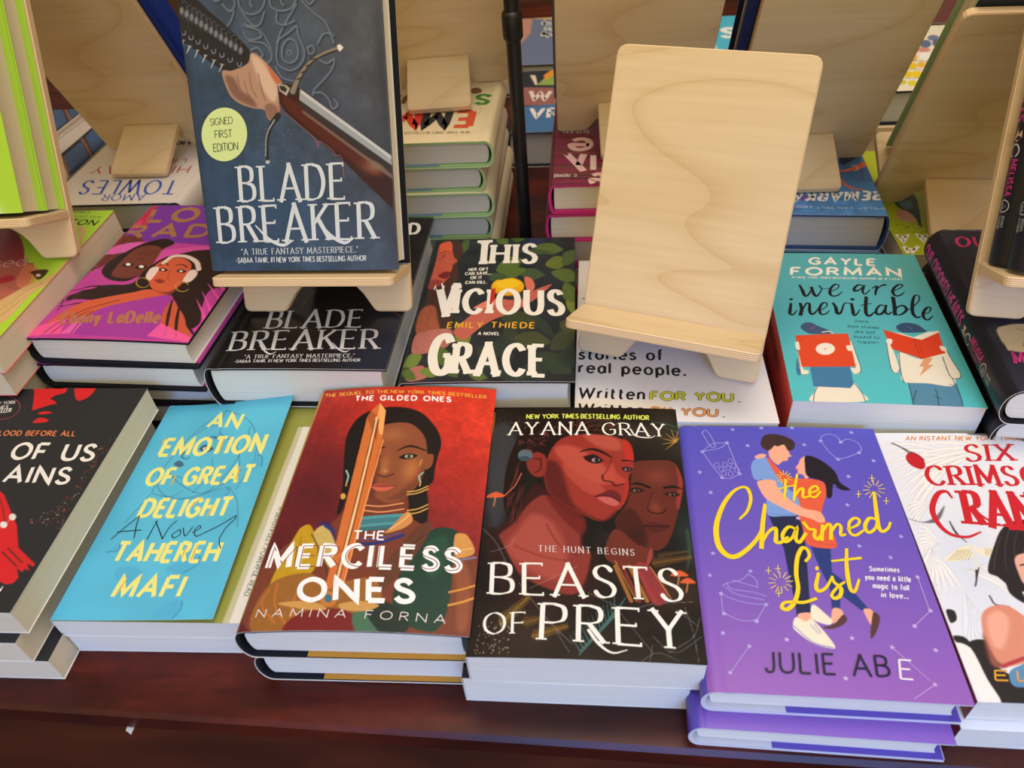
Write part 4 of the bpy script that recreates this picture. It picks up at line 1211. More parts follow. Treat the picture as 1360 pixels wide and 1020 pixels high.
  ('s',(120,86,34),[.66,.25],0,1,[(43.2,25.8),(43.9,28.2)]),
  ('s',(120,86,34),[.65,.24],0,1,[(44.4,26.2),(45.9,24.6)]),
  ('s',(120,86,34),[.65,.24],0,1,[(44.4,26.2),(45,28.3)]),
  ('s',(120,86,34),[.65,.24],0,1,[(45.5,26.5),(46.9,25.1)]),
  ('s',(120,86,34),[.65,.24],0,1,[(45.5,26.5),(46,28.5)]),
  ('s',(120,84,40),.51,0,1,[(114.1,68.1),(140.1,74.3)]),
  ('s',(120,84,40),[.68,.26],0,1,[(114.1,68.1),(116.4,64.8)]),
  ('s',(120,84,40),[.68,.26],0,1,[(114.1,68.1),(115.8,72.5)]),
  ('s',(120,84,40),[.68,.26],0,1,[(115.4,68.4),(117.7,65.2)]),
  ('s',(120,84,40),[.68,.26],0,1,[(115.4,68.4),(117.1,72.7)]),
  ('s',(120,84,40),[.68,.26],0,1,[(116.7,68.8),(118.9,65.6)]),
  ('s',(120,84,40),[.68,.26],0,1,[(116.7,68.8),(118.3,72.8)]),
  ('s',(120,84,40),[.68,.26],0,1,[(118,69),(120.1,66)]),
  ('s',(120,84,40),[.68,.26],0,1,[(118,69),(119.6,73)]),
  ('s',(120,84,40),[.68,.26],0,1,[(119.3,69.4),(121.3,66.4)]),
  ('s',(120,84,40),[.68,.26],0,1,[(119.3,69.4),(120.8,73.2)]),
  ('s',(120,84,40),[.68,.26],0,1,[(120.6,69.7),(122.5,66.8)]),
  ('s',(120,84,40),[.68,.26],0,1,[(120.6,69.7),(122.1,73.4)]),
  ('s',(120,84,40),[.68,.26],0,1,[(121.9,70),(123.8,67.2)]),
  ('s',(120,84,40),[.68,.26],0,1,[(121.9,70),(123.3,73.5)]),
  ('s',(120,84,40),[.68,.26],0,1,[(123.2,70.3),(125,67.6)]),
  ('s',(120,84,40),[.68,.26],0,1,[(123.2,70.3),(124.6,73.7)]),
  ('s',(120,84,40),[.68,.26],0,1,[(124.5,70.6),(126.2,68)]),
  ('s',(120,84,40),[.68,.26],0,1,[(124.5,70.6),(125.8,73.9)]),
  ('s',(120,84,40),[.68,.26],0,1,[(125.8,70.9),(127.5,68.4)]),
  ('s',(120,84,40),[.68,.26],0,1,[(125.8,70.9),(127.1,74.1)]),
  ('s',(120,84,40),[.68,.26],0,1,[(127.1,71.2),(128.7,68.8)]),
  ('s',(120,84,40),[.68,.26],0,1,[(127.1,71.2),(128.3,74.2)]),
  ('s',(120,84,40),[.68,.26],0,1,[(128.4,71.5),(129.9,69.2)]),
  ('s',(120,84,40),[.68,.26],0,1,[(128.4,71.5),(129.6,74.4)]),
  ('s',(120,84,40),[.68,.26],0,1,[(129.7,71.8),(131.2,69.6)]),
  ('s',(120,84,40),[.68,.26],0,1,[(129.7,71.8),(130.8,74.6)]),
  ('s',(120,84,40),[.68,.26],0,1,[(131,72.1),(132.4,70)]),
  ('s',(120,84,40),[.68,.26],0,1,[(131,72.1),(132.1,74.8)]),
  ('s',(120,84,40),[.68,.26],0,1,[(132.3,72.4),(133.6,70.5)]),
  ('s',(120,84,40),[.68,.26],0,1,[(132.3,72.4),(133.3,75)]),
  ('s',(120,84,40),[.68,.26],0,1,[(133.6,72.7),(134.8,70.9)]),
  ('s',(120,84,40),[.68,.26],0,1,[(133.6,72.7),(134.6,75.1)]),
  ('s',(120,84,40),[.68,.26],0,1,[(134.9,73),(136.1,71.3)]),
  ('s',(120,84,40),[.68,.26],0,1,[(134.9,73),(135.9,75.3)]),
  ('s',(120,84,40),[.68,.26],0,1,[(136.2,73.3),(137.3,71.7)]),
  ('s',(120,84,40),[.68,.26],0,1,[(136.2,73.3),(137.1,75.5)]),
  ('s',(120,84,40),[.68,.26],0,1,[(137.5,73.7),(138.6,72.1)]),
  ('s',(120,84,40),[.68,.26],0,1,[(137.5,73.7),(138.4,75.7)]),
  ('s',(120,84,40),[.68,.26],0,1,[(138.8,74),(139.8,72.5)]),
  ('s',(120,84,40),[.68,.26],0,1,[(138.8,74),(139.6,75.8)]),
  ('s',(90,66,36),.51,0,1,[(117.9,74),(138.8,78.8)]),
  ('s',(90,66,36),[.68,.26],0,1,[(117.9,74),(119.4,71.7)]),
  ('s',(90,66,36),[.68,.26],0,1,[(117.9,74),(119.1,76.9)]),
  ('s',(90,66,36),[.69,.26],0,1,[(119.4,74.3),(120.9,72.2)]),
  ('s',(90,66,36),[.69,.26],0,1,[(119.4,74.3),(120.5,77.1)]),
  ('s',(90,66,36),[.69,.26],0,1,[(120.9,74.7),(122.3,72.6)]),
  ('s',(90,66,36),[.69,.26],0,1,[(120.9,74.7),(122,77.4)]),
  ('s',(90,66,36),[.69,.26],0,1,[(122.4,75),(123.7,73)]),
  ('s',(90,66,36),[.69,.26],0,1,[(122.4,75),(123.4,77.6)]),
  ('s',(90,66,36),[.69,.26],0,1,[(123.8,75.4),(125.1,73.5)]),
  ('s',(90,66,36),[.69,.26],0,1,[(123.8,75.4),(124.9,77.8)]),
  ('s',(90,66,36),[.69,.26],0,1,[(125.3,75.7),(126.6,73.9)]),
  ('s',(90,66,36),[.69,.26],0,1,[(125.3,75.7),(126.3,78)]),
  ('s',(90,66,36),[.69,.26],0,1,[(126.8,76),(128,74.3)]),
  ('s',(90,66,36),[.69,.26],0,1,[(126.8,76),(127.8,78.2)]),
  ('s',(90,66,36),[.69,.26],0,1,[(128.3,76.4),(129.4,74.8)]),
  ('s',(90,66,36),[.69,.26],0,1,[(128.3,76.4),(129.2,78.5)]),
  ('s',(90,66,36),[.69,.26],0,1,[(129.8,76.7),(130.8,75.2)]),
  ('s',(90,66,36),[.69,.26],0,1,[(129.8,76.7),(130.7,78.7)]),
  ('s',(90,66,36),[.69,.26],0,1,[(131.3,77.1),(132.3,75.7)]),
  ('s',(90,66,36),[.69,.26],0,1,[(131.3,77.1),(132.1,78.9)]),
  ('s',(90,66,36),[.69,.26],0,1,[(132.8,77.4),(133.7,76.1)]),
  ('s',(90,66,36),[.69,.26],0,1,[(132.8,77.4),(133.6,79.1)]),
  ('s',(90,66,36),[.69,.26],0,1,[(134.3,77.8),(135.1,76.5)]),
  ('s',(90,66,36),[.69,.26],0,1,[(134.3,77.8),(135,79.3)]),
  ('s',(90,66,36),[.69,.26],0,1,[(135.8,78.1),(136.6,77)]),
  ('s',(90,66,36),[.69,.26],0,1,[(135.8,78.1),(136.4,79.5)]),
  ('s',(90,66,36),[.69,.26],0,1,[(137.3,78.4),(138,77.4)]),
  ('s',(90,66,36),[.69,.26],0,1,[(137.3,78.4),(137.9,79.8)]),
  ('s',(60,106,104),[.79,.24],0,1,[(67.9,5.4),(61.5,15.7)]),
  ('s',(60,106,104),[.79,.24],0,1,[(67.9,5.4),(80.8,19.9)]),
  ('s',(60,106,104),[.79,.24],0,1,[(69.7,7.4),(63.7,17.9)]),
  ('s',(60,106,104),[.79,.24],0,1,[(69.7,7.4),(82.1,21.8)]),
  ('s',(60,106,104),[.79,.24],0,1,[(71.4,9.4),(65.9,20.1)]),
  ('s',(60,106,104),[.79,.24],0,1,[(71.4,9.4),(83.4,23.8)]),
  ('s',(60,106,104),[.8,.24],0,1,[(73.1,11.5),(68.2,22.4)]),
  ('s',(60,106,104),[.8,.24],0,1,[(73.1,11.5),(84.7,25.7)]),
  ('s',(60,106,104),[.8,.24],0,1,[(74.8,13.5),(70.4,24.6)]),
  ('s',(60,106,104),[.8,.24],0,1,[(74.8,13.5),(86,27.6)]),
  ('s',(60,106,104),[.8,.24],0,1,[(76.6,15.5),(72.6,26.9)]),
  ('s',(60,106,104),[.8,.24],0,1,[(76.6,15.5),(87.3,29.6)]),
  ('s',(60,106,104),[.8,.24],0,1,[(78.3,17.6),(74.9,29.2)]),
  ('s',(60,106,104),[.8,.24],0,1,[(78.3,17.6),(88.6,31.5)]),
  ('s',(60,106,104),[.81,.24],0,1,[(80.1,19.7),(77.2,31.5)]),
  ('s',(60,106,104),[.81,.24],0,1,[(80.1,19.7),(90,33.5)]),
  ('s',(60,106,104),[.81,.24],0,1,[(81.9,21.7),(79.5,33.9)]),
  ('s',(60,106,104),[.81,.24],0,1,[(81.9,21.7),(91.3,35.5)]),
  ('s',(60,106,104),[.81,.24],0,1,[(83.7,23.8),(81.8,36.2)]),
  ('s',(60,106,104),[.81,.24],0,1,[(83.7,23.8),(92.7,37.5)]),
  ('s',(60,106,104),[.81,.24],0,1,[(85.5,25.9),(84.1,38.5)]),
  ('s',(60,106,104),[.81,.24],0,1,[(85.5,25.9),(94,39.5)]),
  ('s',(60,106,104),[.81,.24],0,1,[(87.3,28.1),(86.5,40.9)]),
  ('s',(60,106,104),[.81,.24],0,1,[(87.3,28.1),(95.4,41.5)]),
  ('s',(60,106,104),[.82,.24],0,1,[(89.1,30.2),(88.8,43.3)]),
  ('s',(60,106,104),[.82,.24],0,1,[(89.1,30.2),(96.8,43.5)]),
  ('s',(90,140,136),.47,0,1,[(67.2,2.84),(89.1,29.2)]),
  ('s',(170,164,160),.26,0,.7,[(103.8,.81),(113.4,6.2),(125.5,1.62)]),
  ('s',(170,164,160),.27,0,.7,[(110.9,16.6),(122.8,6.6),(139.4,17.6)]),
  ('s',(170,164,160),.28,0,.7,[(131.7,37.2),(135,20.9),(136.3,2.02)]),
  ('s',(170,164,160),.28,0,.7,[(126.7,35.1),(138.6,24.6)]),
  ('s',(170,164,160),.28,0,.7,[(89.2,35.7),(110.3,6.1)]),
  ('s',(170,164,160),.27,0,.7,[(53.4,18.1),(61.6,4.3)]),
  ('s',(170,164,160),.29,0,.7,[(28.9,51),(46.7,26.9),(63.2,9.6)]),
  ('s',(170,164,160),.31,0,.7,[(1.14,94.2),(13.1,79.2),(25.5,50.9)]),
  ('s',(170,164,160),.27,0,.7,[(119.7,6.5),(134.7,17.4),(139.9,30.1)]),
  ('s',(170,164,160),.26,0,.7,[(108.4,.98),(110.6,11.3)]),
  ('s',(170,164,160),.29,0,.7,[(35.9,47.3),(66.1,64.2)]),
  ('s',(170,164,160),.3,0,.7,[(8.2,74.8),(20.2,79.5),(23.4,86)]),
  ('s',(170,164,160),.28,0,.7,[(72.9,44.7),(95.7,34.1),(112.3,38.4),(136.9,41.1)]),
  ('s',(190,120,50),2.4,.34,.8,[(90.1,65),(99.2,39.8)]),
  ('s',(150,50,50),2.38,.34,.8,[(94.5,65.1),(104.2,40)]),
  ('s',(190,120,50),2.4,.34,.8,[(99,65.2),(109.1,40.2)]),
  ('s',(150,50,50),2.4,.34,.8,[(103.4,65.4),(114,40.3)]),
  ('P',(160,56,60),.68,.8,[(103.7,65.4),(112.2,65.6),(122.5,44.4),(112.3,38.4)]),
  ('s',(196,150,70),.52,0,1,[(90.2,69),(102.5,39.9)]),
  ('s',(196,150,70),.51,0,1,[(112.2,65.6),(124,42.5)]),
  ('s',(196,150,60),[1.17,.39],.2,.8,[(138.3,176.9),(130.2,168.5)]),
  ('s',(196,150,60),[1.17,.39],.2,.8,[(138.3,176.9),(128.2,173.7)]),
  ('s',(196,150,60),[1.17,.39],.2,.8,[(138.3,176.9),(128.7,179.8)]),
  ('s',(196,150,60),[1.17,.39],.2,.8,[(138.3,176.9),(131.6,185.3)]),
  ('s',(196,150,60),[1.17,.39],.2,.8,[(138.3,176.9),(136.1,188.7)]),
  ('s',(196,150,60),[1.17,.39],.2,.8,[(138.3,176.9),(141.2,189.2)]),
  ('s',(196,150,60),[1.17,.39],.2,.8,[(138.3,176.9),(145.6,186.7)]),
 ],
 'text': [
  ('t','NEW YORK TIMES',(25.1,199.9),(65.5,199.8),(25,204.5),'sans',(222,232,96),1.25),
  ('t','BESTSELLING AUTHOR',(67.6,199.8),(119.7,199.1),(67.8,204.4),'bold',(222,232,96)),
  ('t','AYANA GRAY',(12.4,182.7),(130.5,181.8),(12.2,195.6),'serif',(240,238,228)),
  ('k',(240,238,228),[1.19,1,.4],[(105.2,188.4),(109.2,181.4),(119,180),(123.4,182.2)]),
  ('t','THE HUNT BEGINS',(40.2,75.2),(102.7,73.5),(40,80),'serifwide',(220,214,206)),
  ('t','BEASTS',(11.6,43),(130.7,40.9),(10.3,66.2),'serif',(240,238,228)),
  ('t','OF',(9.5,15.1),(34.4,15.9),(8.9,29.3),'serif',(240,238,228)),
  ('t','PREY',(44.6,12.1),(128.9,9.2),(44.7,36.5),'serif',(240,238,228)),
  ('k',(240,238,228),[1.92,1.76,1.12,.48],[(73.1,18.7),(79,10.2),(86.8,4.9),(95.3,7)]),
 ],
 'step': .5,
}
ART['F3'] = {
 'base': (130,36,36),
 'ops': [
  ('G',[(34.2,37.3),(140.5,184.3)],[(0,(92,26,34)),(.45,(124,34,36)),(.75,(180,46,36)),(1,(216,60,40))]),
  ('N',[(10,.12),(3,.14)]),
  ('B',(70,22,32),(25.2,113),(24.9,35.1),.5),
  ('P',(24,18,18),1.27,1,[(38.5,143.1),(35.7,168.1),(43.4,188.7),(66.1,196.3),(88.8,190.7),(103.9,174.1),(110.6,157.9),(109.6,140.3),(109.4,129.9),(109.6,119.9),(106.4,112.3),(109.2,98.1),(109.8,83.3),(101.3,82.9),(93.5,91.7),(91.8,106.9),(62.2,109.1),(51.7,111.8),(48,90.4),(45.3,91.7),(43.9,114.5)]),
  ('P',(112,56,38),1.18,1,[(62.7,106.7),(89.5,109.3),(94.1,88.3),(64.8,87.4)]),
  ('P',(116,58,40),1.07,1,[(9.7,.65),(2.22,38.8),(11,58.9),(24.7,71.1),(41.8,79.2),(52.1,92.7),(66.6,87.9),(93,88.2),(109.2,79.9),(132,72.6),(146.3,54.9),(150.3,2.47),(86.1,-6.6)]),
  ('P',(150,84,52),3.5,.7,[(130.8,51.5),(137.6,54.1),(144.2,40.7),(145.8,7.3),(139.5,5),(136.5,32.3)]),
  ('P',(190,150,30),.79,1,[(20,71.3),(22.6,78.7),(29.3,79.7),(38.6,61.9),(41.2,45.1),(34.2,37.3),(14.3,30.2),(16.2,54.4)]),
  ('s',(120,84,20),.78,.78,.6,[(24.7,71.1),(28.2,45.5)]),
  ('P',(60,40,90),1.17,.9,[(34,79.5),(40.9,82.7),(49.7,70.2),(49.9,61.6)]),
  ('P',(196,170,96),.97,1,[(32.9,72.9),(39.9,79.3),(51.8,61.5),(52.1,45),(41.6,57.5)]),
  ('s',(60,50,40),.78,.39,1,[(31.5,73),(44.6,53.3),(52.3,37)]),
  ('P',(24,60,48),1.04,1,[(98,37.7),(103.4,58.1),(113.4,75.7),(125.8,79.2),(134.1,72.8),(132.2,51.7),(132.9,22.6),(126.9,2.34),(106.7,6.4),(97.5,20.5)]),
  ('P',(40,86,66),5.3,.6,[(111.7,62.7),(124.8,72.1),(127.4,51.3),(118.6,38.7)]),
  ('P',(96,56,40),.9,1,[(96.7,66.3),(105.5,79.7),(113.4,82.4),(111,66.9),(99,41.7),(81,18.1),(71.6,14.2),(82.3,37.2)]),
  ('s',(60,34,28),.72,.36,1,[(102.7,62.3),(110.1,73.3)]),
  ('s',(60,34,28),.71,.35,1,[(98.8,53.8),(106.3,62.4)]),
  ('P',(206,146,76),.72,1,[(130.6,72.5),(133.8,75.4),(139.5,73.3),(145.3,61),(137.4,55.8),(131.9,57.8)]),
  ('s',(240,190,120),.71,.35,1,[(133.3,61),(143.6,64)]),
  ('s',(120,120,150),1.4,.7,1,[(136.7,54.1),(146.4,57)]),
  ('s',(214,150,60),1.35,.34,1,[(132.1,29.6),(139.9,32.2),(148.4,36)]),
  ('s',(214,150,60),1.49,.33,1,[(132.8,20.3),(140.9,23.2),(148.5,26.9)]),
  ('s',(120,70,40),.51,.17,1,[(132.2,28.1),(148.5,34.5)]),
  ('P',(150,98,44),1.43,1,[(11.4,.58),(10,26.5),(19.3,37.9),(38.6,41.2),(53.3,33),(82.3,37.2),(91.8,14.8),(84.7,.27),(45.6,-3.7)]),
  ('N',[(3,.05)]),
  ('s',(206,110,50),1.12,.56,.8,[(14.3,30.2),(12.5,18.8),(25.7,5.5)]),
  ('s',(206,110,50),1.12,.56,.8,[(18.7,33.9),(21.6,18.4),(35.5,1.69)]),
  ('s',(206,110,50),1.09,.55,.8,[(35.3,33.4),(33.5,14.4),(46.3,-.19)]),
  ('P',(118,36,36),1.05,1,[(38.1,10.6),(57.6,15.6),(75.8,10.7),(81.4,.17),(34.8,-1.82)]),
  ('P',(70,110,84),1.01,1,[(74.1,10.7),(81.8,14.5),(96.2,.67),(80.2,-1.6)]),
  ('P',(30,46,40),1.01,1,[(81.8,14.5),(94.2,20.4),(109.6,8.3),(107.8,-.54),(94.8,-1.12)]),
  ('P',(200,150,80),.54,1,[(23.2,19.1),(38.8,20.6),(51.8,18.2),(56.2,14.1),(40.4,15)]),
  ('P',(200,150,80),.52,1,[(63.9,18.2),(77.1,20.6),(89.5,18),(81.9,13.7),(68.2,14.2)]),
  ('e',(190,120,50),.52,1,[(56,21.9),(5.6,.01),(1.39,-5.6)]),
  ('e',(60,110,130),.52,1,[(55.9,22.3),(2.44,0),(.74,-3)]),
  ('s',(70,150,156),2.85,.38,1,[(64.1,85.1),(76.3,86.5),(92.2,88.2)]),
  ('s',(54,126,136),2.85,.38,1,[(64.8,82),(77,83.4),(92.8,85)]),
  ('s',(70,150,156),2.82,.38,1,[(65.5,78.8),(77.6,80.2),(93.3,81.9)]),
  ('s',(50,112,124),2.81,.37,1,[(66.1,75.7),(78.2,77.1),(93.8,78.8)]),
  ('s',(44,50,120),2.33,.58,1,[(39.9,79.3),(46.7,74.7)]),
  ('s',(40,46,110),2.56,.92,1,[(68,63.6),(80.5,65),(95.8,71.4)]),
  ('s',(70,80,150),.93,.56,1,[(65.3,67.4),(79.8,68.4),(93.6,73.5)]),
  ('P',(206,140,76),.74,1,[(83.1,72.8),(87.1,79.1),(95.5,91.5),(100.4,84),(94.8,77.1)]),
  ('s',(244,200,140),.74,.55,1,[(85.8,75.9),(93.7,83.7),(97.1,88.4)]),
  ('s',(226,150,100),1.16,.58,1,[(64,96.7),(76.5,95.8),(91.2,98.8)]),
  ('s',(226,150,100),1.15,.58,1,[(65,92),(77.5,90.7),(92.5,93.7)]),
  ('P',(138,76,48),.86,1,[(57.8,171.3),(68.4,177.7),(84.5,177.1),(97.5,162.8),(102.1,142.6),(100.4,120),(92.6,104.6),(82.1,98.6),(70.1,103.8),(60.6,116.5),(53.3,137.1),(52.4,156)]),
  ('P',(84,42,34),4.7,.8,[(51.8,158.8),(59.2,169.8),(66.1,134.2),(69,104.2),(60.6,116.5),(53.1,137.1)]),
  ('P',(84,42,34),4.2,.5,[(92.6,104.6),(100.4,120),(101.8,137.3),(96.4,126.8),(87.5,109.2),(79.2,101.9)]),
  ('B',(186,120,64),(91.9,130.5),(6.8,11.2),.8),
  ('B',(180,112,70),(71.7,165.3),(10.6,7.3),.6),
  ('B',(176,108,62),(71.6,134.2),(3.6,10.4),.7),
  ('P',(28,20,20),2.16,1,[(55.9,169.9),(67.1,178.9),(84.3,178.2),(96.8,164.8),(103.3,142.7),(108.1,142.9),(104.4,170.2),(88.9,190.1),(66.2,195.7),(45.7,188)]),
  ('P',(138,76,48),.8,1,[(99.9,143.6),(106.1,145.4),(106.8,135),(102.2,130.6)]),
  ('s',(24,14,14),[.82,2.05,1.03],.62,1,[(78.7,149),(87.8,153.5),(100.8,149)]),
  ('s',(24,14,14),[1.25,1.66],.62,1,[(61.6,149.7),(67.4,152.3)]),
  ('P',(30,18,18),.41,1,[(80.8,141.6),(87,145.9),(94.6,143.9),(88.8,140.1)]),
  ('e',(186,180,160),.4,1,[(88.3,143),(3.2,.07),(.3,-1.85)]),
  ('e',(90,96,60),.2,1,[(88.3,143),(1.62,.04),(.3,-1.85)]),
  ('e',(10,10,10),0,1,[(88.3,143),(.81,.02),(.17,-1.06)]),
  ('P',(30,18,18),.41,1,[(62.2,144.8),(64.8,146.4),(66.8,142.1),(63.4,140.6)]),
  ('s',(70,32,26),1.2,.8,1,[(68.1,125),(73.7,122.9),(79.6,125.5)]),
  ('s',(90,46,34),1.03,1.23,.6,[(65.6,142.1),(68,131.6),(67.4,126.5)]),
  ('B',(200,140,90),(73,128.5),(2.01,2.04),.7),
  ('P',(170,74,58),.59,1,[(64.2,114.5),(70.5,116.9),(73.8,115.9),(83.9,114.5),(74.4,113)]),
  ('P',(204,96,74),.59,1,[(65.6,113.7),(74.4,113),(82.8,113.8),(76.2,109.6),(69.8,110)]),
  ('s',(84,34,30),.59,.4,1,[(64.3,114.2),(74.2,113.7),(83.9,114.3)]),
  ('s',(196,60,50),.78,.39,.8,[(95.2,121.8),(97.4,130.7)]),
  ('s',(196,60,50),.78,.39,.8,[(93.3,116.7),(95.2,121.8)]),
  ('s',(220,150,60),.79,.4,1,[(97.6,134.6),(98.5,139.8)]),
  ('s',(206,160,80),1.15,.38,1,[(92.6,108.9),(99.9,110.6),(106.4,114.8)]),
  ('s',(206,160,80),1.15,.38,1,[(93,106.5),(100.3,108.2),(106.8,112.3)]),
  ('s',(206,160,80),1.12,.37,1,[(95.3,92.4),(102.4,94.1),(108.8,98.1)]),
  ('s',(206,160,80),1.12,.37,1,[(95.8,89.2),(102.9,90.9),(109.2,94.9)]),
  ('s',(150,190,170),1.18,.39,1,[(101.3,127.5),(98.8,123.9),(100.7,118.2)]),
  ('s',(210,170,90),.97,.39,1,[(100.7,118.2),(100.6,114.8)]),
  ('s',(150,190,170),1.24,.41,1,[(43.2,129.7),(46.1,123.9),(46.3,118.1)]),
  ('s',(210,170,90),1.02,.41,1,[(46.3,118.1),(46.5,114.7)]),
  ('e',(206,160,70),.4,1,[(46.5,105.1),(1.99,-.06),(.67,-2.9)]),
  ('p',(206,112,52),.45,1,[(55.2,201.2),(61.6,192.1),(64.5,160.7),(63.8,29.2),(51.8,29.2),(47.7,184.9),(49.6,192.6)]),
  ('p',(240,170,100),.67,1,[(55.2,201.2),(61.6,192.1),(64,165.4),(61.4,165.8),(56.1,184.5)]),
  ('p',(160,80,40),1.12,.8,[(49.6,192.6),(57.4,184.5),(60.3,158.5),(47.7,184.9)]),
  ('s',(240,196,140),1.98,.44,1,[(55.6,184.5),(57.9,99.6),(58.5,29.2)]),
  ('s',(70,34,24),.65,0,1,[(54.9,181.6),(56.8,99.6),(57.1,29.2)]),
  ('s',(70,34,24),.65,0,1,[(58,181.5),(59.5,99.6),(59.9,29.2)]),
  ('s',(236,150,90),1.06,.42,1,[(65.5,159.8),(63.2,29.9)]),
  ('p',(206,166,66),.2,1,[(-1,-1),(1.4,-1),(3.2,222),(-1,222)]),
 ],
 'text': [
  ('t','THE SEQUEL TO THE',(6,212.4),(59.5,213),(5.6,216),'sans',(232,180,64),1.25),
  ('t','NEW YORK TIMES BESTSELLER',(61.8,212.9),(140.6,208.8),(61.4,216.4),'sans',(232,180,64),1.25),
  ('t','THE GILDED ONES',(33.6,205.1),(112.4,202.8),(33.1,210.4),'black',(244,242,240)),
  ('t','THE',(62.4,67.7),(83.3,67.4),(61.7,74.4),'bold',(244,242,240)),
  ('t','MERCILESS',(8,46.5),(136.8,45.4),(6.6,63),'black',(244,242,240)),
  ('t','MERCILESS',(8,46.5),(136.8,45.4),(6.6,63),'thin',(120,60,50),.42),
  ('t','ONES',(36.9,21.2),(110.3,21.1),(34,36.5),'black',(244,242,240)),
  ('t','NAMINA FORNA',(11.3,10),(132.1,7.6),(11.4,15.5),'wide',(232,226,222)),
 ],
 'step': .5,
}
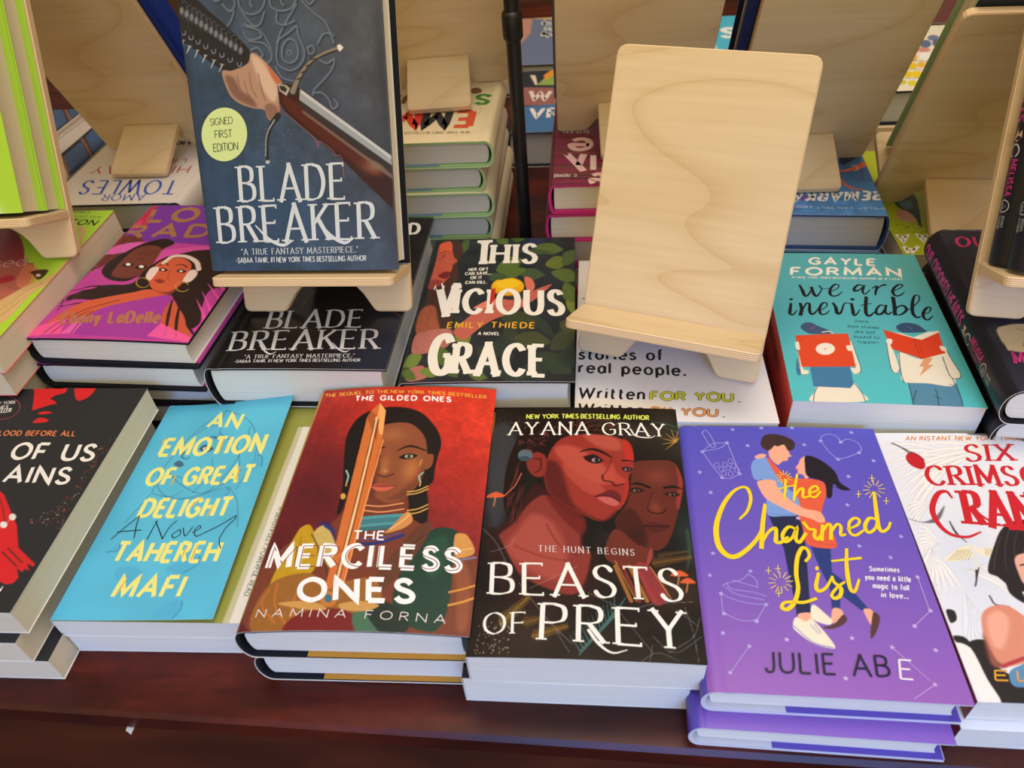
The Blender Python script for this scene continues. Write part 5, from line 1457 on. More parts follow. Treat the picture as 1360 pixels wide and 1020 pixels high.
ART['F2'] = {
 'base': (88,184,212),
 'ops': [
  ('N',[(20,.06)]),
  ('s',(44,84,112),.56,0,.75,[(56.4,198.2),(42.8,184.8),(33.3,167.1),(26.3,144.7),(24.5,130.1),(25.2,111.2)]),
  ('s',(44,84,112),.56,0,.75,[(56.4,198.2),(78,186.1),(93,166.6),(100.3,142.7),(98.7,123.8),(94.7,108.3)]),
  ('s',(44,84,112),.56,0,.75,[(56.4,198.2),(55.5,185.7),(59.3,171.4),(58.2,166.3)]),
  ('s',(44,84,112),.55,0,.75,[(36.5,169.4),(44.9,179),(56.5,180)]),
  ('s',(44,84,112),.55,0,.75,[(37,167.9),(35.5,153.8),(36.5,146)]),
  ('s',(44,84,112),.53,0,.75,[(85,175.7),(86.8,157.1),(82,125.8),(67.7,104.5),(50.8,101.8)]),
  ('s',(44,84,112),.53,0,.75,[(29.5,132),(44.3,118.4),(66.9,106.8),(85.1,116.1)]),
  ('s',(44,84,112),.51,0,.75,[(25.2,111.2),(23.1,102.3),(15.9,81.1)]),
  ('s',(44,84,112),.53,0,.75,[(22.5,130.4),(27.7,115.5),(40.4,105),(57.4,103.3),(80.1,109.9),(88.8,111.2)]),
  ('s',(44,84,112),.48,0,.75,[(88.8,111.2),(100,96.8),(108.2,73.2)]),
  ('s',(44,84,112),.51,0,.75,[(26.2,108.8),(42.3,104.8),(50.9,110.7)]),
  ('s',(44,84,112),.52,0,.75,[(25.6,127.6),(37.5,126.2),(46.3,122.8)]),
  ('s',(44,84,112),.51,0,.75,[(63.4,142.5),(67.6,125.1),(59.4,107.6)]),
  ('s',(44,84,112),.54,0,.75,[(59.3,171.4),(80.7,152.8),(92.4,126.9)]),
  ('P',(60,90,110),.41,1,[(47.5,154.2),(51.2,158.9),(60.4,153.5),(55.1,150.1)]),
  ('e',(226,232,230),.41,1,[(53.8,153.9),(3.2,-.43),(.75,-2.14)]),
  ('e',(30,40,50),.2,1,[(53.9,153.6),(1.41,-.19),(.66,-1.87)]),
  ('s',(50,70,90),1.25,.62,1,[(45.8,165.4),(54.9,167.3),(58.6,164.9)]),
  ('s',(50,80,100),1.04,.63,1,[(32.9,158),(37.7,160.7)]),
  ('s',(44,84,112),.83,.41,1,[(34.9,152.5),(34.9,146.7),(40.5,143.9),(42,146.3)]),
  ('P',(70,104,128),.41,1,[(31.4,139.1),(34.9,142.7),(40.9,137.9),(37.3,135.4)]),
  ('P',(80,172,208),.56,.8,[(98,126.2),(109.4,129.5),(107,139.4),(102.2,142.5)]),
  ('s',(36,90,140),.55,.18,.8,[(109.4,129.5),(107,139.4),(102.2,142.5)]),
  ('P',(80,172,208),.56,.8,[(67.7,104.5),(87.8,102.4),(90.3,106.5),(86.6,111.4)]),
  ('s',(36,90,140),.54,.18,.8,[(87.8,102.4),(90.3,106.5),(86.6,111.4)]),
  ('P',(80,172,208),.55,.8,[(14,54.7),(22.1,56.1),(21.1,62.2)]),
  ('s',(36,90,140),.55,.18,.8,[(14,54.7),(22.1,56.1),(21.1,62.2)]),
  ('P',(80,172,208),.53,.8,[(27.8,38.6),(40.5,42.4),(48.7,37.3),(50.2,28.2),(40.8,23.4)]),
  ('s',(36,90,140),.51,.17,.8,[(48.7,37.3),(50.2,28.2),(40.8,23.4)]),
  ('P',(80,172,208),.51,.8,[(64.9,40),(79.7,35.4),(88.5,42.1),(87.4,49.6)]),
  ('s',(36,90,140),.5,.17,.8,[(79.7,35.4),(88.5,42.1),(87.4,49.6)]),
  ('P',(80,172,208),.47,.8,[(70.5,3.4),(79,12.9),(87.9,14.2),(89.7,7.5),(86.2,.83)]),
  ('s',(36,90,140),.47,.16,.8,[(87.9,14.2),(89.7,7.5),(86.2,.83)]),
 ],
 'text': [
  ('t','AN',(45.3,179.5),(73.3,176.4),(45.8,194.5),'bold',(236,230,130),1.1),
  ('t','EMOTION',(14.7,149.3),(103.8,146.2),(14.6,167.1),'bold',(236,230,130),1.1),
  ('t','OF GREAT',(15.8,118.2),(104,114.9),(15.7,134.6),'bold',(236,230,130),1.1),
  ('t','DELIGHT',(24.3,86.8),(95.5,84.1),(24.4,103),'bold',(236,230,130),1.1),
  ('t','TAHEREH',(21.5,47.3),(100.8,44.5),(21.5,62.9),'bold',(236,230,130),1.1),
  ('t','MAFI',(35.8,18),(83.8,17.4),(36.2,33.3),'bold',(236,230,130),1.1),
  ('k',(222,180,50),[1.07,1.72,.86],[(11.8,163.5),(12.2,166.1),(12.7,168.7)]),
  ('k',(222,180,50),[1,1.6,.8],[(66.7,149.6),(66.2,156.7),(65.7,163.9)]),
  ('k',(222,180,50),[.98,1.57,.78],[(38.5,116.7),(38.2,122),(38,127.4)]),
  ('k',(222,180,50),[.92,1.47,.74],[(64.5,93.8),(66.5,98),(68.5,102.2)]),
  ('k',(222,180,50),[.92,1.47,.74],[(91.7,117.7),(91.3,124.7),(90.9,131.8)]),
  ('k',(222,180,50),[.89,1.42,.71],[(80.3,83.8),(81,89),(81.8,94.3)]),
  ('k',(222,180,50),[.85,1.35,.68],[(74.2,47.7),(74.3,52.9),(74.4,58.2)]),
  ('k',(222,180,50),[.84,1.34,.67],[(82.1,46.3),(82.2,52.8),(82.2,59.5)]),
  ('k',(222,180,50),[.84,1.35,.67],[(38.3,20),(39.1,26.1),(40,32.3)]),
  ('k',(26,36,56),.84,[(12.5,66),(18.1,76.3),(25.1,87.2)]),
  ('k',(26,36,56),.86,[(25.1,87.2),(26.7,78.1),(29.8,67.1)]),
  ('k',(26,36,56),.85,[(14.1,72.5),(23.1,73.4),(32.1,73.9)]),
  ('k',(26,36,56),.82,[(40.7,65.5),(41.1,76.9),(41.8,82)]),
  ('k',(26,36,56),.83,[(40.6,81.5),(49.2,70),(52.6,65.4)]),
  ('k',(26,36,56),.8,[(52.6,65.4),(53.9,75.8),(57.3,81.3)]),
  ('k',(26,36,56),.8,[(61.1,71.5),(58.8,68.7),(61.3,65.9),(64.9,68.8),(63.3,73),(61.1,71.5)]),
  ('k',(26,36,56),.8,[(65.2,74.4),(69.6,67.2),(72.5,75)]),
  ('k',(26,36,56),.79,[(74.3,70),(79.1,73.7),(77.3,75.8),(75.3,72),(78.3,66.5),(84.4,69.6),(92.1,74.2),(98.8,79.3),(103.8,83.3)]),
  ('k',(26,36,56),.78,[(103.8,83.3),(103.7,79.7),(99.8,73.9),(97.8,66.1),(98.1,61.2),(101.4,55)]),
 ],
 'step': .5,
 'size': (115,208.1),
}
ART['F2b'] = {
 'base': (148,150,68),
 'ops': [
  ('p',(226,222,206),0,1,[(126.4,181.5),(138,181.3),(149.1,-1.62),(123.4,-2.03)]),
  ('p',(196,190,150),0,1,[(122.5,181.6),(126.4,181.5),(124.3,-.35),(119.8,-.43)]),
 ],
 'text': [
  ('t','A BEAUTIFULLY POWERFUL READ.',(130.5,96.8),(127.7,20.3),(134.3,95.9),'sans',(90,110,110)),
 ],
 'step': 1,
}
ART['F1'] = {
 'base': (40,40,42),
 'ops': [
  ('p',(206,34,38),0,1,[(28.9,224),(43.4,226.8),(78.2,216.7),(73.8,213.9),(69.3,211.2),(70.4,204.3),(63,201),(60.3,196.9),(65.2,194.9),(70.1,190.9),(65.7,190.3),(52.5,183.1),(42.7,204.4)]),
  ('P',(206,34,38),0,1,[(75.7,213.9),(92.1,215.2),(94.4,201.6),(87.5,194.2),(80,201.6)]),
  ('P',(206,34,38),0,1,[(59.2,179.5),(63.4,182.1),(71.8,180.5),(65.2,178.7)]),
  ('P',(206,34,38),0,1,[(60.9,169.1),(63.7,174.7),(72.4,172.3),(71.2,169.4)]),
  ('p',(206,34,38),0,1,[(49.3,108),(66.1,104.6),(81,94.1),(95.1,78.9),(105.8,67.6),(117.7,48.9),(126.6,43),(136.5,36.4),(136.8,34.1),(130.6,36.9),(135.5,31.1),(131.4,32.5),(131.4,29.6),(125.9,32.9),(131.1,25.5),(129.7,21.2),(125.1,20.3),(113.2,25.1),(96.9,30.4)]),
  ('s',(40,40,42),.79,0,1,[(107.8,45.6),(125,34.1)]),
  ('s',(40,40,42),.8,0,1,[(110,48.7),(127.2,37.1)]),
  ('s',(40,40,42),.57,0,1,[(73.2,97.5),(85.5,83.8),(95.3,70.6)]),
  ('e',(226,220,210),0,1,[(98.5,74.8),(2.63,.04),(1.68,-2.94)]),
  ('e',(226,220,210),0,1,[(95.8,68),(2.74,.05),(1.67,-2.88)]),
  ('s',(190,184,174),.55,0,1,[(97.4,70.7),(98.5,74.8)]),
  ('D',[(206,60,50),(220,190,170),(190,120,80),(150,40,40)],150,.32,1,[(131.3,157),(140.8,153),(136,112.7),(138.9,65),(109.7,70.9),(126.1,84.5),(131,105.4),(130.3,127.5)]),
 ],
 'text': [
  ('t','BLOOD BEFORE ALL',(35.6,155.1),(104.3,154),(34.3,160.3),'bold',(214,124,76)),
  ('t','OF US',(64.2,130.3),(130.5,128.6),(61.4,146.1),'bold',(232,228,220)),
  ('t','LAINS',(58.9,107.4),(122.9,105.7),(55.7,122.2),'bold',(232,228,220)),
  ('t','NEW YORK',(11.5,190.7),(32.4,191.6),(10.7,194.3),'sans',(232,228,220)),
  ('t','TIMES',(16.7,185.3),(29.1,186),(15.9,188.9),'sans',(232,228,220)),
  ('t','BESTSELLER',(13,180),(34.4,181.8),(11.7,184.4),'sans',(232,228,220)),
  ('k',(170,70,80),.5,[(6.6,202),(11.5,202.8),(17.2,202.3),(23.2,200.6),(28.9,197.7),(34,194.1),(37.9,189.9),(40.3,185.6),(41.1,181.5),(40.2,178),(37.7,175.3),(33.8,173.7),(28.8,173.2),(23.2,174)]),
  ('t','AN',(117.2,15.3),(124.7,15.5),(116.7,18.6),'bold',(232,228,220)),
 ],
 'step': .6,
}
ART['F6'] = {
 'base': (226,227,232),
 'ops': [
  ('B',(206,214,226),(27.2,95.7),(21.1,35.5),.7),
  ('s',(176,178,184),[1.59,4,1.27],.4,.8,[(53.3,188.6),(22.2,154.6),(2.81,128.5)]),
  ('s',(236,234,230),[1.27,3.2,.95],.4,1,[(53.3,188.6),(22.2,154.6),(2.81,128.5)]),
  ('s',(176,178,184),[1.59,4,1.27],.4,.8,[(53.3,188.6),(22.5,159.8),(2.69,136.5)]),
  ('s',(236,234,230),[1.27,3.2,.95],.4,1,[(53.3,188.6),(22.5,159.8),(2.69,136.5)]),
  ('s',(176,178,184),[1.59,4,1.27],.4,.8,[(53.3,188.6),(22.8,165),(2.57,144.8)]),
  ('s',(236,234,230),[1.27,3.2,.95],.4,1,[(53.3,188.6),(22.8,165),(2.57,144.8)]),
  ('s',(176,178,184),[1.59,4,1.27],.4,.8,[(53.3,188.6),(23.1,170.3),(2.44,153.2)]),
  ('s',(236,234,230),[1.27,3.2,.95],.4,1,[(53.3,188.6),(23.1,170.3),(2.44,153.2)]),
  ('s',(176,178,184),[1.59,4,1.27],.4,.8,[(53.3,188.6),(23.4,175.7),(2.31,161.9)]),
  ('s',(236,234,230),[1.27,3.2,.95],.4,1,[(53.3,188.6),(23.4,175.7),(2.31,161.9)]),
  ('s',(176,178,184),[1.59,4,1.27],.4,.8,[(53.3,188.6),(23.7,181.2),(2.17,170.8)]),
  ('s',(236,234,230),[1.27,3.2,.95],.4,1,[(53.3,188.6),(23.7,181.2),(2.17,170.8)]),
  ('s',(176,178,184),[1.59,4,1.27],.4,.8,[(53.3,188.6),(24,186.8),(2.03,179.8)]),
  ('s',(236,234,230),[1.27,3.2,.95],.4,1,[(53.3,188.6),(24,186.8),(2.03,179.8)]),
  ('s',(176,178,184),[1.59,4,1.27],.4,.8,[(53.3,188.6),(24.4,192.4),(1.89,189.1)]),
  ('s',(236,234,230),[1.27,3.2,.95],.4,1,[(53.3,188.6),(24.4,192.4),(1.89,189.1)]),
  ('s',(176,178,184),[1.59,4,1.27],.4,.8,[(53.3,188.6),(24.7,198.1),(1.75,198.7)]),
  ('s',(236,234,230),[1.27,3.2,.95],.4,1,[(53.3,188.6),(24.7,198.1),(1.75,198.7)]),
  ('s',(196,190,180),[1.39,3.6,1.11],.4,.8,[(79.1,195.2),(40.8,175.7),(16,157.8)]),
  ('s',(240,236,228),[1.11,2.77,.83],.4,1,[(79.1,195.2),(40.8,175.7),(16,157.8)]),
  ('s',(196,190,180),[1.39,3.6,1.11],.4,.8,[(79.1,195.2),(42.8,181.7),(18.4,167.4)]),
  ('s',(240,236,228),[1.11,2.77,.83],.4,1,[(79.1,195.2),(42.8,181.7),(18.4,167.4)]),
  ('s',(196,190,180),[1.39,3.6,1.11],.4,.8,[(79.1,195.2),(44.8,187.8),(20.9,177.3)]),
  ('s',(240,236,228),[1.11,2.77,.83],.4,1,[(79.1,195.2),(44.8,187.8),(20.9,177.3)]),
  ('s',(196,190,180),[1.39,3.6,1.11],.4,.8,[(79.1,195.2),(46.8,194),(23.4,187.4)]),
  ('s',(240,236,228),[1.11,2.77,.83],.4,1,[(79.1,195.2),(46.8,194),(23.4,187.4)]),
  ('s',(196,190,180),[1.39,3.6,1.11],.4,.8,[(79.1,195.2),(48.9,200.3),(26,197.8)]),
  ('s',(240,236,228),[1.11,2.77,.83],.4,1,[(79.1,195.2),(48.9,200.3),(26,197.8)]),
  ('s',(196,190,180),[1.39,3.6,1.11],.4,.8,[(79.1,195.2),(51,206.7),(28.6,208.5)]),
  ('s',(240,236,228),[1.11,2.77,.83],.4,1,[(79.1,195.2),(51,206.7),(28.6,208.5)]),
  ('s',(196,190,180),[1.39,3.6,1.11],.4,.8,[(79.1,195.2),(53.1,213.2),(31.3,219.4)]),
  ('s',(240,236,228),[1.11,2.77,.83],.4,1,[(79.1,195.2),(53.1,213.2),(31.3,219.4)]),
  ('s',(176,178,184),[1.13,3,.9],.38,.8,[(19.1,142),(8.8,131.2),(2.12,119.4)]),
  ('s',(236,234,230),[.9,2.26,.68],.38,1,[(19.1,142),(8.8,131.2),(2.12,119.4)]),
  ('s',(176,178,184),[1.13,3,.9],.38,.8,[(19.1,142),(8.7,133.5),(1.42,123.1)]),
  ('s',(236,234,230),[.9,2.26,.68],.38,1,[(19.1,142),(8.7,133.5),(1.42,123.1)]),
  ('s',(176,178,184),[1.13,3,.9],.38,.8,[(19.1,142),(8.7,135.9),(.71,126.9)]),
  ('s',(236,234,230),[.9,2.26,.68],.38,1,[(19.1,142),(8.7,135.9),(.71,126.9)]),
  ('s',(176,178,184),[1.13,3,.9],.38,.8,[(19.1,142),(8.7,138.3),(-.01,130.8)]),
  ('s',(236,234,230),[.9,2.26,.68],.38,1,[(19.1,142),(8.7,138.3),(-.01,130.8)]),
  ('s',(176,178,184),[1.13,3,.9],.38,.8,[(19.1,142),(8.7,140.7),(-.73,134.7)]),
  ('s',(236,234,230),[.9,2.26,.68],.38,1,[(19.1,142),(8.7,140.7),(-.73,134.7)]),
  ('s',(176,178,184),[1.13,3,.9],.38,.8,[(19.1,142),(8.6,143.1),(-1.47,138.6)]),
  ('s',(236,234,230),[.9,2.26,.68],.38,1,[(19.1,142),(8.6,143.1),(-1.47,138.6)]),
  ('P',(70,66,66),1.49,.8,[(.35,128.8),(8.5,125.6),(18,129.7),(27.7,139.9),(18.7,126.1),(6.7,125.5)]),
  ('s',(176,178,184),[1.44,3.6,1.15],.36,.8,[(13.9,108.4),(2.54,101.8),(-4.8,93.1)]),
  ('s',(236,234,230),[1.15,2.88,.87],.36,1,[(13.9,108.4),(2.54,101.8),(-4.8,93.1)]),
  ('s',(176,178,184),[1.44,3.6,1.15],.36,.8,[(13.9,108.4),(3.6,104.3),(-3.6,97.2)]),
  ('s',(236,234,230),[1.15,2.88,.87],.36,1,[(13.9,108.4),(3.6,104.3),(-3.6,97.2)]),
  ('s',(176,178,184),[1.44,3.6,1.15],.36,.8,[(13.9,108.4),(4.6,106.9),(-2.37,101.3)]),
  ('s',(236,234,230),[1.15,2.88,.87],.36,1,[(13.9,108.4),(4.6,106.9),(-2.37,101.3)]),
  ('s',(176,178,184),[1.44,3.6,1.15],.36,.8,[(13.9,108.4),(5.6,109.4),(-1.12,105.5)]),
  ('s',(236,234,230),[1.15,2.88,.87],.36,1,[(13.9,108.4),(5.6,109.4),(-1.12,105.5)]),
  ('s',(176,178,184),[1.44,3.6,1.15],.36,.8,[(13.9,108.4),(6.7,112),(.15,109.8)]),
  ('s',(236,234,230),[1.15,2.88,.87],.36,1,[(13.9,108.4),(6.7,112),(.15,109.8)]),
  ('s',(176,178,184),[1.44,3.6,1.15],.36,.8,[(13.9,108.4),(7.7,114.6),(1.43,114)]),
  ('s',(236,234,230),[1.15,2.88,.87],.36,1,[(13.9,108.4),(7.7,114.6),(1.43,114)]),
  ('s',(176,178,184),[1.44,3.6,1.15],.36,.8,[(13.9,108.4),(8.8,117.2),(2.73,118.4)]),
  ('s',(236,234,230),[1.15,2.88,.87],.36,1,[(13.9,108.4),(8.8,117.2),(2.73,118.4)]),
  ('s',(176,178,184),[1.44,3.6,1.15],.36,.8,[(13.9,108.4),(9.9,119.8),(4,122.8)]),
  ('s',(236,234,230),[1.15,2.88,.87],.36,1,[(13.9,108.4),(9.9,119.8),(4,122.8)]),
  ('s',(176,178,184),[1.61,3.9,1.29],.36,.8,[(7.1,103.5),(13.1,87),(16.9,72.3)]),
  ('s',(236,234,230),[1.29,3.2,.97],.36,1,[(7.1,103.5),(13.1,87),(16.9,72.3)]),
  ('s',(176,178,184),[1.61,3.9,1.29],.36,.8,[(7.1,103.5),(10.3,86.4),(12,71.4)]),
  ('s',(236,234,230),[1.29,3.2,.97],.36,1,[(7.1,103.5),(10.3,86.4),(12,71.4)]),
  ('s',(176,178,184),[1.61,3.9,1.29],.36,.8,[(7.1,103.5),(7.5,85.8),(7,70.4)]),
  ('s',(236,234,230),[1.29,3.2,.97],.36,1,[(7.1,103.5),(7.5,85.8),(7,70.4)]),
  ('s',(176,178,184),[1.61,3.9,1.29],.36,.8,[(7.1,103.5),(4.8,85.2),(2.14,69.4)]),
  ('s',(236,234,230),[1.29,3.2,.97],.36,1,[(7.1,103.5),(4.8,85.2),(2.14,69.4)]),
  ('s',(176,178,184),[1.61,3.9,1.29],.36,.8,[(7.1,103.5),(2,84.6),(-2.77,68.4)]),
  ('s',(236,234,230),[1.29,3.2,.97],.36,1,[(7.1,103.5),(2,84.6),(-2.77,68.4)]),
  ('s',(176,178,184),[1.61,3.9,1.29],.36,.8,[(7.1,103.5),(-.76,84),(-7.7,67.5)]),
  ('s',(236,234,230),[1.29,3.2,.97],.36,1,[(7.1,103.5),(-.76,84),(-7.7,67.5)]),
  ('s',(176,178,184),[1.61,3.9,1.29],.36,.8,[(7.1,103.5),(-3.5,83.5),(-12.6,66.5)]),
  ('s',(236,234,230),[1.29,3.2,.97],.36,1,[(7.1,103.5),(-3.5,83.5),(-12.6,66.5)]),
  ('s',(176,178,184),[1.61,3.9,1.29],.36,.8,[(7.1,103.5),(-6.3,82.9),(-17.5,65.5)]),
  ('s',(236,234,230),[1.29,3.2,.97],.36,1,[(7.1,103.5),(-6.3,82.9),(-17.5,65.5)]),
  ('s',(176,178,184),[1.57,3.8,1.25],.35,.8,[(24.2,86.9),(43.8,91.9),(56.6,91)]),
  ('s',(236,234,230),[1.25,3.1,.94],.35,1,[(24.2,86.9),(43.8,91.9),(56.6,91)]),
  ('s',(176,178,184),[1.57,3.8,1.25],.35,.8,[(24.2,86.9),(43,90),(54.8,87.8)]),
  ('s',(236,234,230),[1.25,3.1,.94],.35,1,[(24.2,86.9),(43,90),(54.8,87.8)]),
  ('s',(176,178,184),[1.57,3.8,1.25],.35,.8,[(24.2,86.9),(42.1,88.1),(53,84.7)]),
  ('s',(236,234,230),[1.25,3.1,.94],.35,1,[(24.2,86.9),(42.1,88.1),(53,84.7)]),
  ('s',(176,178,184),[1.57,3.8,1.25],.35,.8,[(24.2,86.9),(41.3,86.2),(51.2,81.5)]),
  ('s',(236,234,230),[1.25,3.1,.94],.35,1,[(24.2,86.9),(41.3,86.2),(51.2,81.5)]),
  ('s',(176,178,184),[1.57,3.8,1.25],.35,.8,[(24.2,86.9),(40.5,84.3),(49.5,78.4)]),
  ('s',(236,234,230),[1.25,3.1,.94],.35,1,[(24.2,86.9),(40.5,84.3),(49.5,78.4)]),
  ('s',(176,178,184),[1.57,3.8,1.25],.35,.8,[(24.2,86.9),(39.7,82.5),(47.7,75.3)]),
  ('s',(236,234,230),[1.25,3.1,.94],.35,1,[(24.2,86.9),(39.7,82.5),(47.7,75.3)]),
  ('s',(176,178,184),[1.57,3.8,1.25],.35,.8,[(24.2,86.9),(39,80.6),(46,72.3)]),
  ('s',(236,234,230),[1.25,3.1,.94],.35,1,[(24.2,86.9),(39,80.6),(46,72.3)]),
  ('s',(176,178,184),[1.57,3.8,1.25],.35,.8,[(24.2,86.9),(38.2,78.7),(44.2,69.2)]),
  ('s',(236,234,230),[1.25,3.1,.94],.35,1,[(24.2,86.9),(38.2,78.7),(44.2,69.2)]),
  ('s',(180,184,190),[1.52,3.7,1.22],.34,.8,[(16.7,69.9),(20.3,54.1),(22.6,40.3)]),
  ('s',(226,230,234),[1.22,3,.91],.34,1,[(16.7,69.9),(20.3,54.1),(22.6,40.3)]),
  ('s',(180,184,190),[1.52,3.7,1.22],.34,.8,[(16.7,69.9),(18.7,53.4),(19.6,39.2)]),
  ('s',(226,230,234),[1.22,3,.91],.34,1,[(16.7,69.9),(18.7,53.4),(19.6,39.2)]),
  ('s',(180,184,190),[1.52,3.7,1.22],.34,.8,[(16.7,69.9),(17.1,52.8),(16.5,38.1)]),
  ('s',(226,230,234),[1.22,3,.91],.34,1,[(16.7,69.9),(17.1,52.8),(16.5,38.1)]),
  ('s',(180,184,190),[1.52,3.7,1.22],.34,.8,[(16.7,69.9),(15.5,52.1),(13.4,37)]),
  ('s',(226,230,234),[1.22,3,.91],.34,1,[(16.7,69.9),(15.5,52.1),(13.4,37)]),
  ('s',(180,184,190),[1.52,3.7,1.22],.34,.8,[(16.7,69.9),(13.9,51.4),(10.3,35.9)]),
  ('s',(226,230,234),[1.22,3,.91],.34,1,[(16.7,69.9),(13.9,51.4),(10.3,35.9)]),
  ('s',(180,184,190),[1.52,3.7,1.22],.34,.8,[(16.7,69.9),(12.3,50.8),(7.3,34.8)]),
  ('s',(226,230,234),[1.22,3,.91],.34,1,[(16.7,69.9),(12.3,50.8),(7.3,34.8)]),
  ('s',(180,184,190),[1.52,3.7,1.22],.34,.8,[(16.7,69.9),(10.7,50.1),(4.2,33.7)]),
  ('s',(226,230,234),[1.22,3,.91],.34,1,[(16.7,69.9),(10.7,50.1),(4.2,33.7)]),
  ('P',(40,36,36),.5,1,[(2.02,58.1),(6.7,57.4),(5.9,51.5),(1.61,49.4)]),
  ('P',(190,30,40),.4,1,[(15.1,184.8),(20.4,190.7),(26.7,185.3),(26.3,176.4),(22.1,173.5),(16.5,177.4)]),
  ('s',(84,80,84),[.62,1.44],.21,1,[(8.9,199.5),(14.7,195.1),(19.5,188.9)]),
  ('s',(40,36,38),.61,.2,1,[(10.1,199.5),(20.4,190.7),(27.8,182.5)]),
  ('P',(60,54,54),1.63,.8,[(66.2,209.2),(85.8,213.5),(106,214.2),(122.1,205.4),(112.2,190.9),(105.1,201.9),(85.4,207)]),
  ('P',(236,226,196),.35,1,[(13.1,95),(25,104.4),(34.5,106.7),(36.8,102.4),(27.4,96.1),(19.8,94)]),
  ('P',(236,226,196),.35,1,[(37.3,103.7),(46.3,105.5),(53.6,103.7),(45.6,98.8),(37.7,98.4)]),
  ('s',(150,130,80),.27,0,1,[(24.5,103.1),(15.1,94.6)]),
  ('s',(150,130,80),.27,0,1,[(41,104.4),(40.5,99)]),
  ('s',(150,130,80),.27,0,1,[(25.9,103.1),(17.2,94.7)]),
  ('s',(150,130,80),.27,0,1,[(42.4,104.4),(42.1,99.1)]),
  ('s',(150,130,80),.27,0,1,[(27.4,103.2),(19.3,94.8)]),
  ('s',(150,130,80),.27,0,1,[(43.9,104.5),(43.6,99.2)]),
  ('s',(150,130,80),.27,0,1,[(28.8,103.3),(21.5,95)]),
  ('s',(150,130,80),.27,0,1,[(45.3,104.6),(45.2,99.3)]),
  ('s',(150,130,80),.27,0,1,[(30.2,103.4),(23.6,95.1)]),
  ('s',(150,130,80),.27,0,1,[(46.7,104.7),(46.8,99.4)]),
  ('s',(150,130,80),.27,0,1,[(31.6,103.4),(25.7,95.2)]),
  ('s',(150,130,80),.27,0,1,[(48.1,104.7),(48.4,99.4)]),
  ('s',(150,130,80),.27,0,1,[(33.1,103.5),(27.8,95.3)]),
  ('s',(150,130,80),.26,0,1,[(49.5,104.8),(50,99.5)]),
  ('s',(222,220,214),[2.51,3.9,1.43],.36,1,[(32.4,108.2),(33.3,98.2),(29,85)]),
  ('s',(50,46,46),[.74,1.66,.55],.18,1,[(26.6,126.5),(27.5,117.1),(31.6,109.3)]),
  ('s',(50,46,46),[1.74,.35],.17,1,[(30.1,87.2),(25.9,76.1)]),
  ('s',(60,50,50),.7,0,1,[(32.3,89.5),(25,75.5)]),
  ('P',(40,34,36),.87,1,[(37,87.6),(48.6,107.9),(58.2,121),(69.7,127.9),(86.6,128.2),(87,112.1),(70.6,73),(57.2,72.2),(47.9,73.7),(41.3,82.6)]),
  ('s',(84,72,72),.54,.36,.8,[(55.1,115),(45.6,98.8),(40.7,87.8)]),
  ('s',(84,72,72),.54,.36,.8,[(62.2,120),(53.4,103.7),(48.5,88.2)]),
  ('s',(84,72,72),.54,.36,.8,[(70.8,123.9),(62.2,110.8),(57.9,99.5)]),
  ('s',(84,72,72),.54,.36,.8,[(75.8,125.3),(69.3,111.2),(64,102)]),
  ('P',(226,170,150),1.05,1,[(57.2,97.7),(65.5,101.7),(77,100.5),(67.3,80.9),(55.9,77.2),(54.9,86.5)]),
  ('s',(60,36,36),1.04,.52,1,[(58.3,92),(63.1,93.3)]),
  ('P',(40,34,36),1.03,1,[(46.8,83.9),(51.3,73.9),(50.6,63.9),(43.8,71.4)]),
  ('s',(40,34,36),1.02,.34,1,[(31.2,68.7),(32.3,62.8),(39.9,61.3)]),
  ('P',(36,32,34),.65,1,[(8.7,37.1),(18.2,37.3),(18.6,21.3),(32.5,10.4),(33.2,-2.56),(12.8,-2.35),(7.9,17.2),(7.6,29.4)]),
  ('P',(36,32,34),.49,1,[(-.44,40.2),(6.5,39.9),(8.9,33.1),(1.77,35.4)]),
  ('P',(236,234,226),.81,1,[(-1.78,34.2),(7.3,33),(9.8,13.9),(12.2,.02),(3.1,-.6),(.45,13.3)]),
  ('P',(216,140,114),1.32,1,[(20.4,52.4),(27.9,60.6),(38.6,62.2),(46.7,54),(51.1,41.1),(42.7,28.1),(18.5,21),(16.6,31.8)]),
  ('P',(240,180,156),4,.7,[(23.7,52.6),(32.4,58.5),(36.1,51.4),(26.5,34.2),(20.8,35.6)]),
  ('P',(110,60,50),2.27,.7,[(17.8,42.8),(14.5,22.8),(23.3,21.6),(19,26.6)]),
  ('s',(180,60,66),2.2,.31,1,[(21.1,21.8),(29.2,25.1),(40.1,29.3)]),
  ('P',(90,140,176),.62,1,[(23.5,18.2),(31.5,23),(45.8,28.3),(39.3,12.5),(23.3,9.8)]),
 ],
 'text': [
  ('t','AN INSTANT NEW YORK TIMES BESTSELLER',(20.2,202.3),(136.9,203.7),(21.8,206.4),'bold',(216,136,56)),
  ('t','SIX',(57.1,181.5),(89.9,182.8),(60.8,197.9),'serifbold',(200,32,42)),
  ('t','CRIMSON',(23.5,158.6),(116,159.5),(25.9,176.4),'serifbold',(200,32,42)),
  ('k',(200,32,42),[1.51,2.64,3.8,3.8,3,2.26,1.13],[(34.9,147.3),(32.8,152.8),(26.1,149.9),(18.7,137),(18.5,124.9),(23.4,115.8),(33.4,113.5),(43.3,117.7)]),
  ('t','RANES',(38.6,124.5),(107.4,119.5),(43.6,153.3),'serifbold',(200,32,42)),
  ('k',(200,32,42),[1.68,1.86,1.49,.74],[(45.5,138.3),(51.2,128.9),(60,123.4),(77.3,122.6)]),
  ('t','ELI',(14.1,13.2),(38.2,13.4),(15.9,19.1),'widebold',(222,160,50)),
 ],
 'step': .55,
}
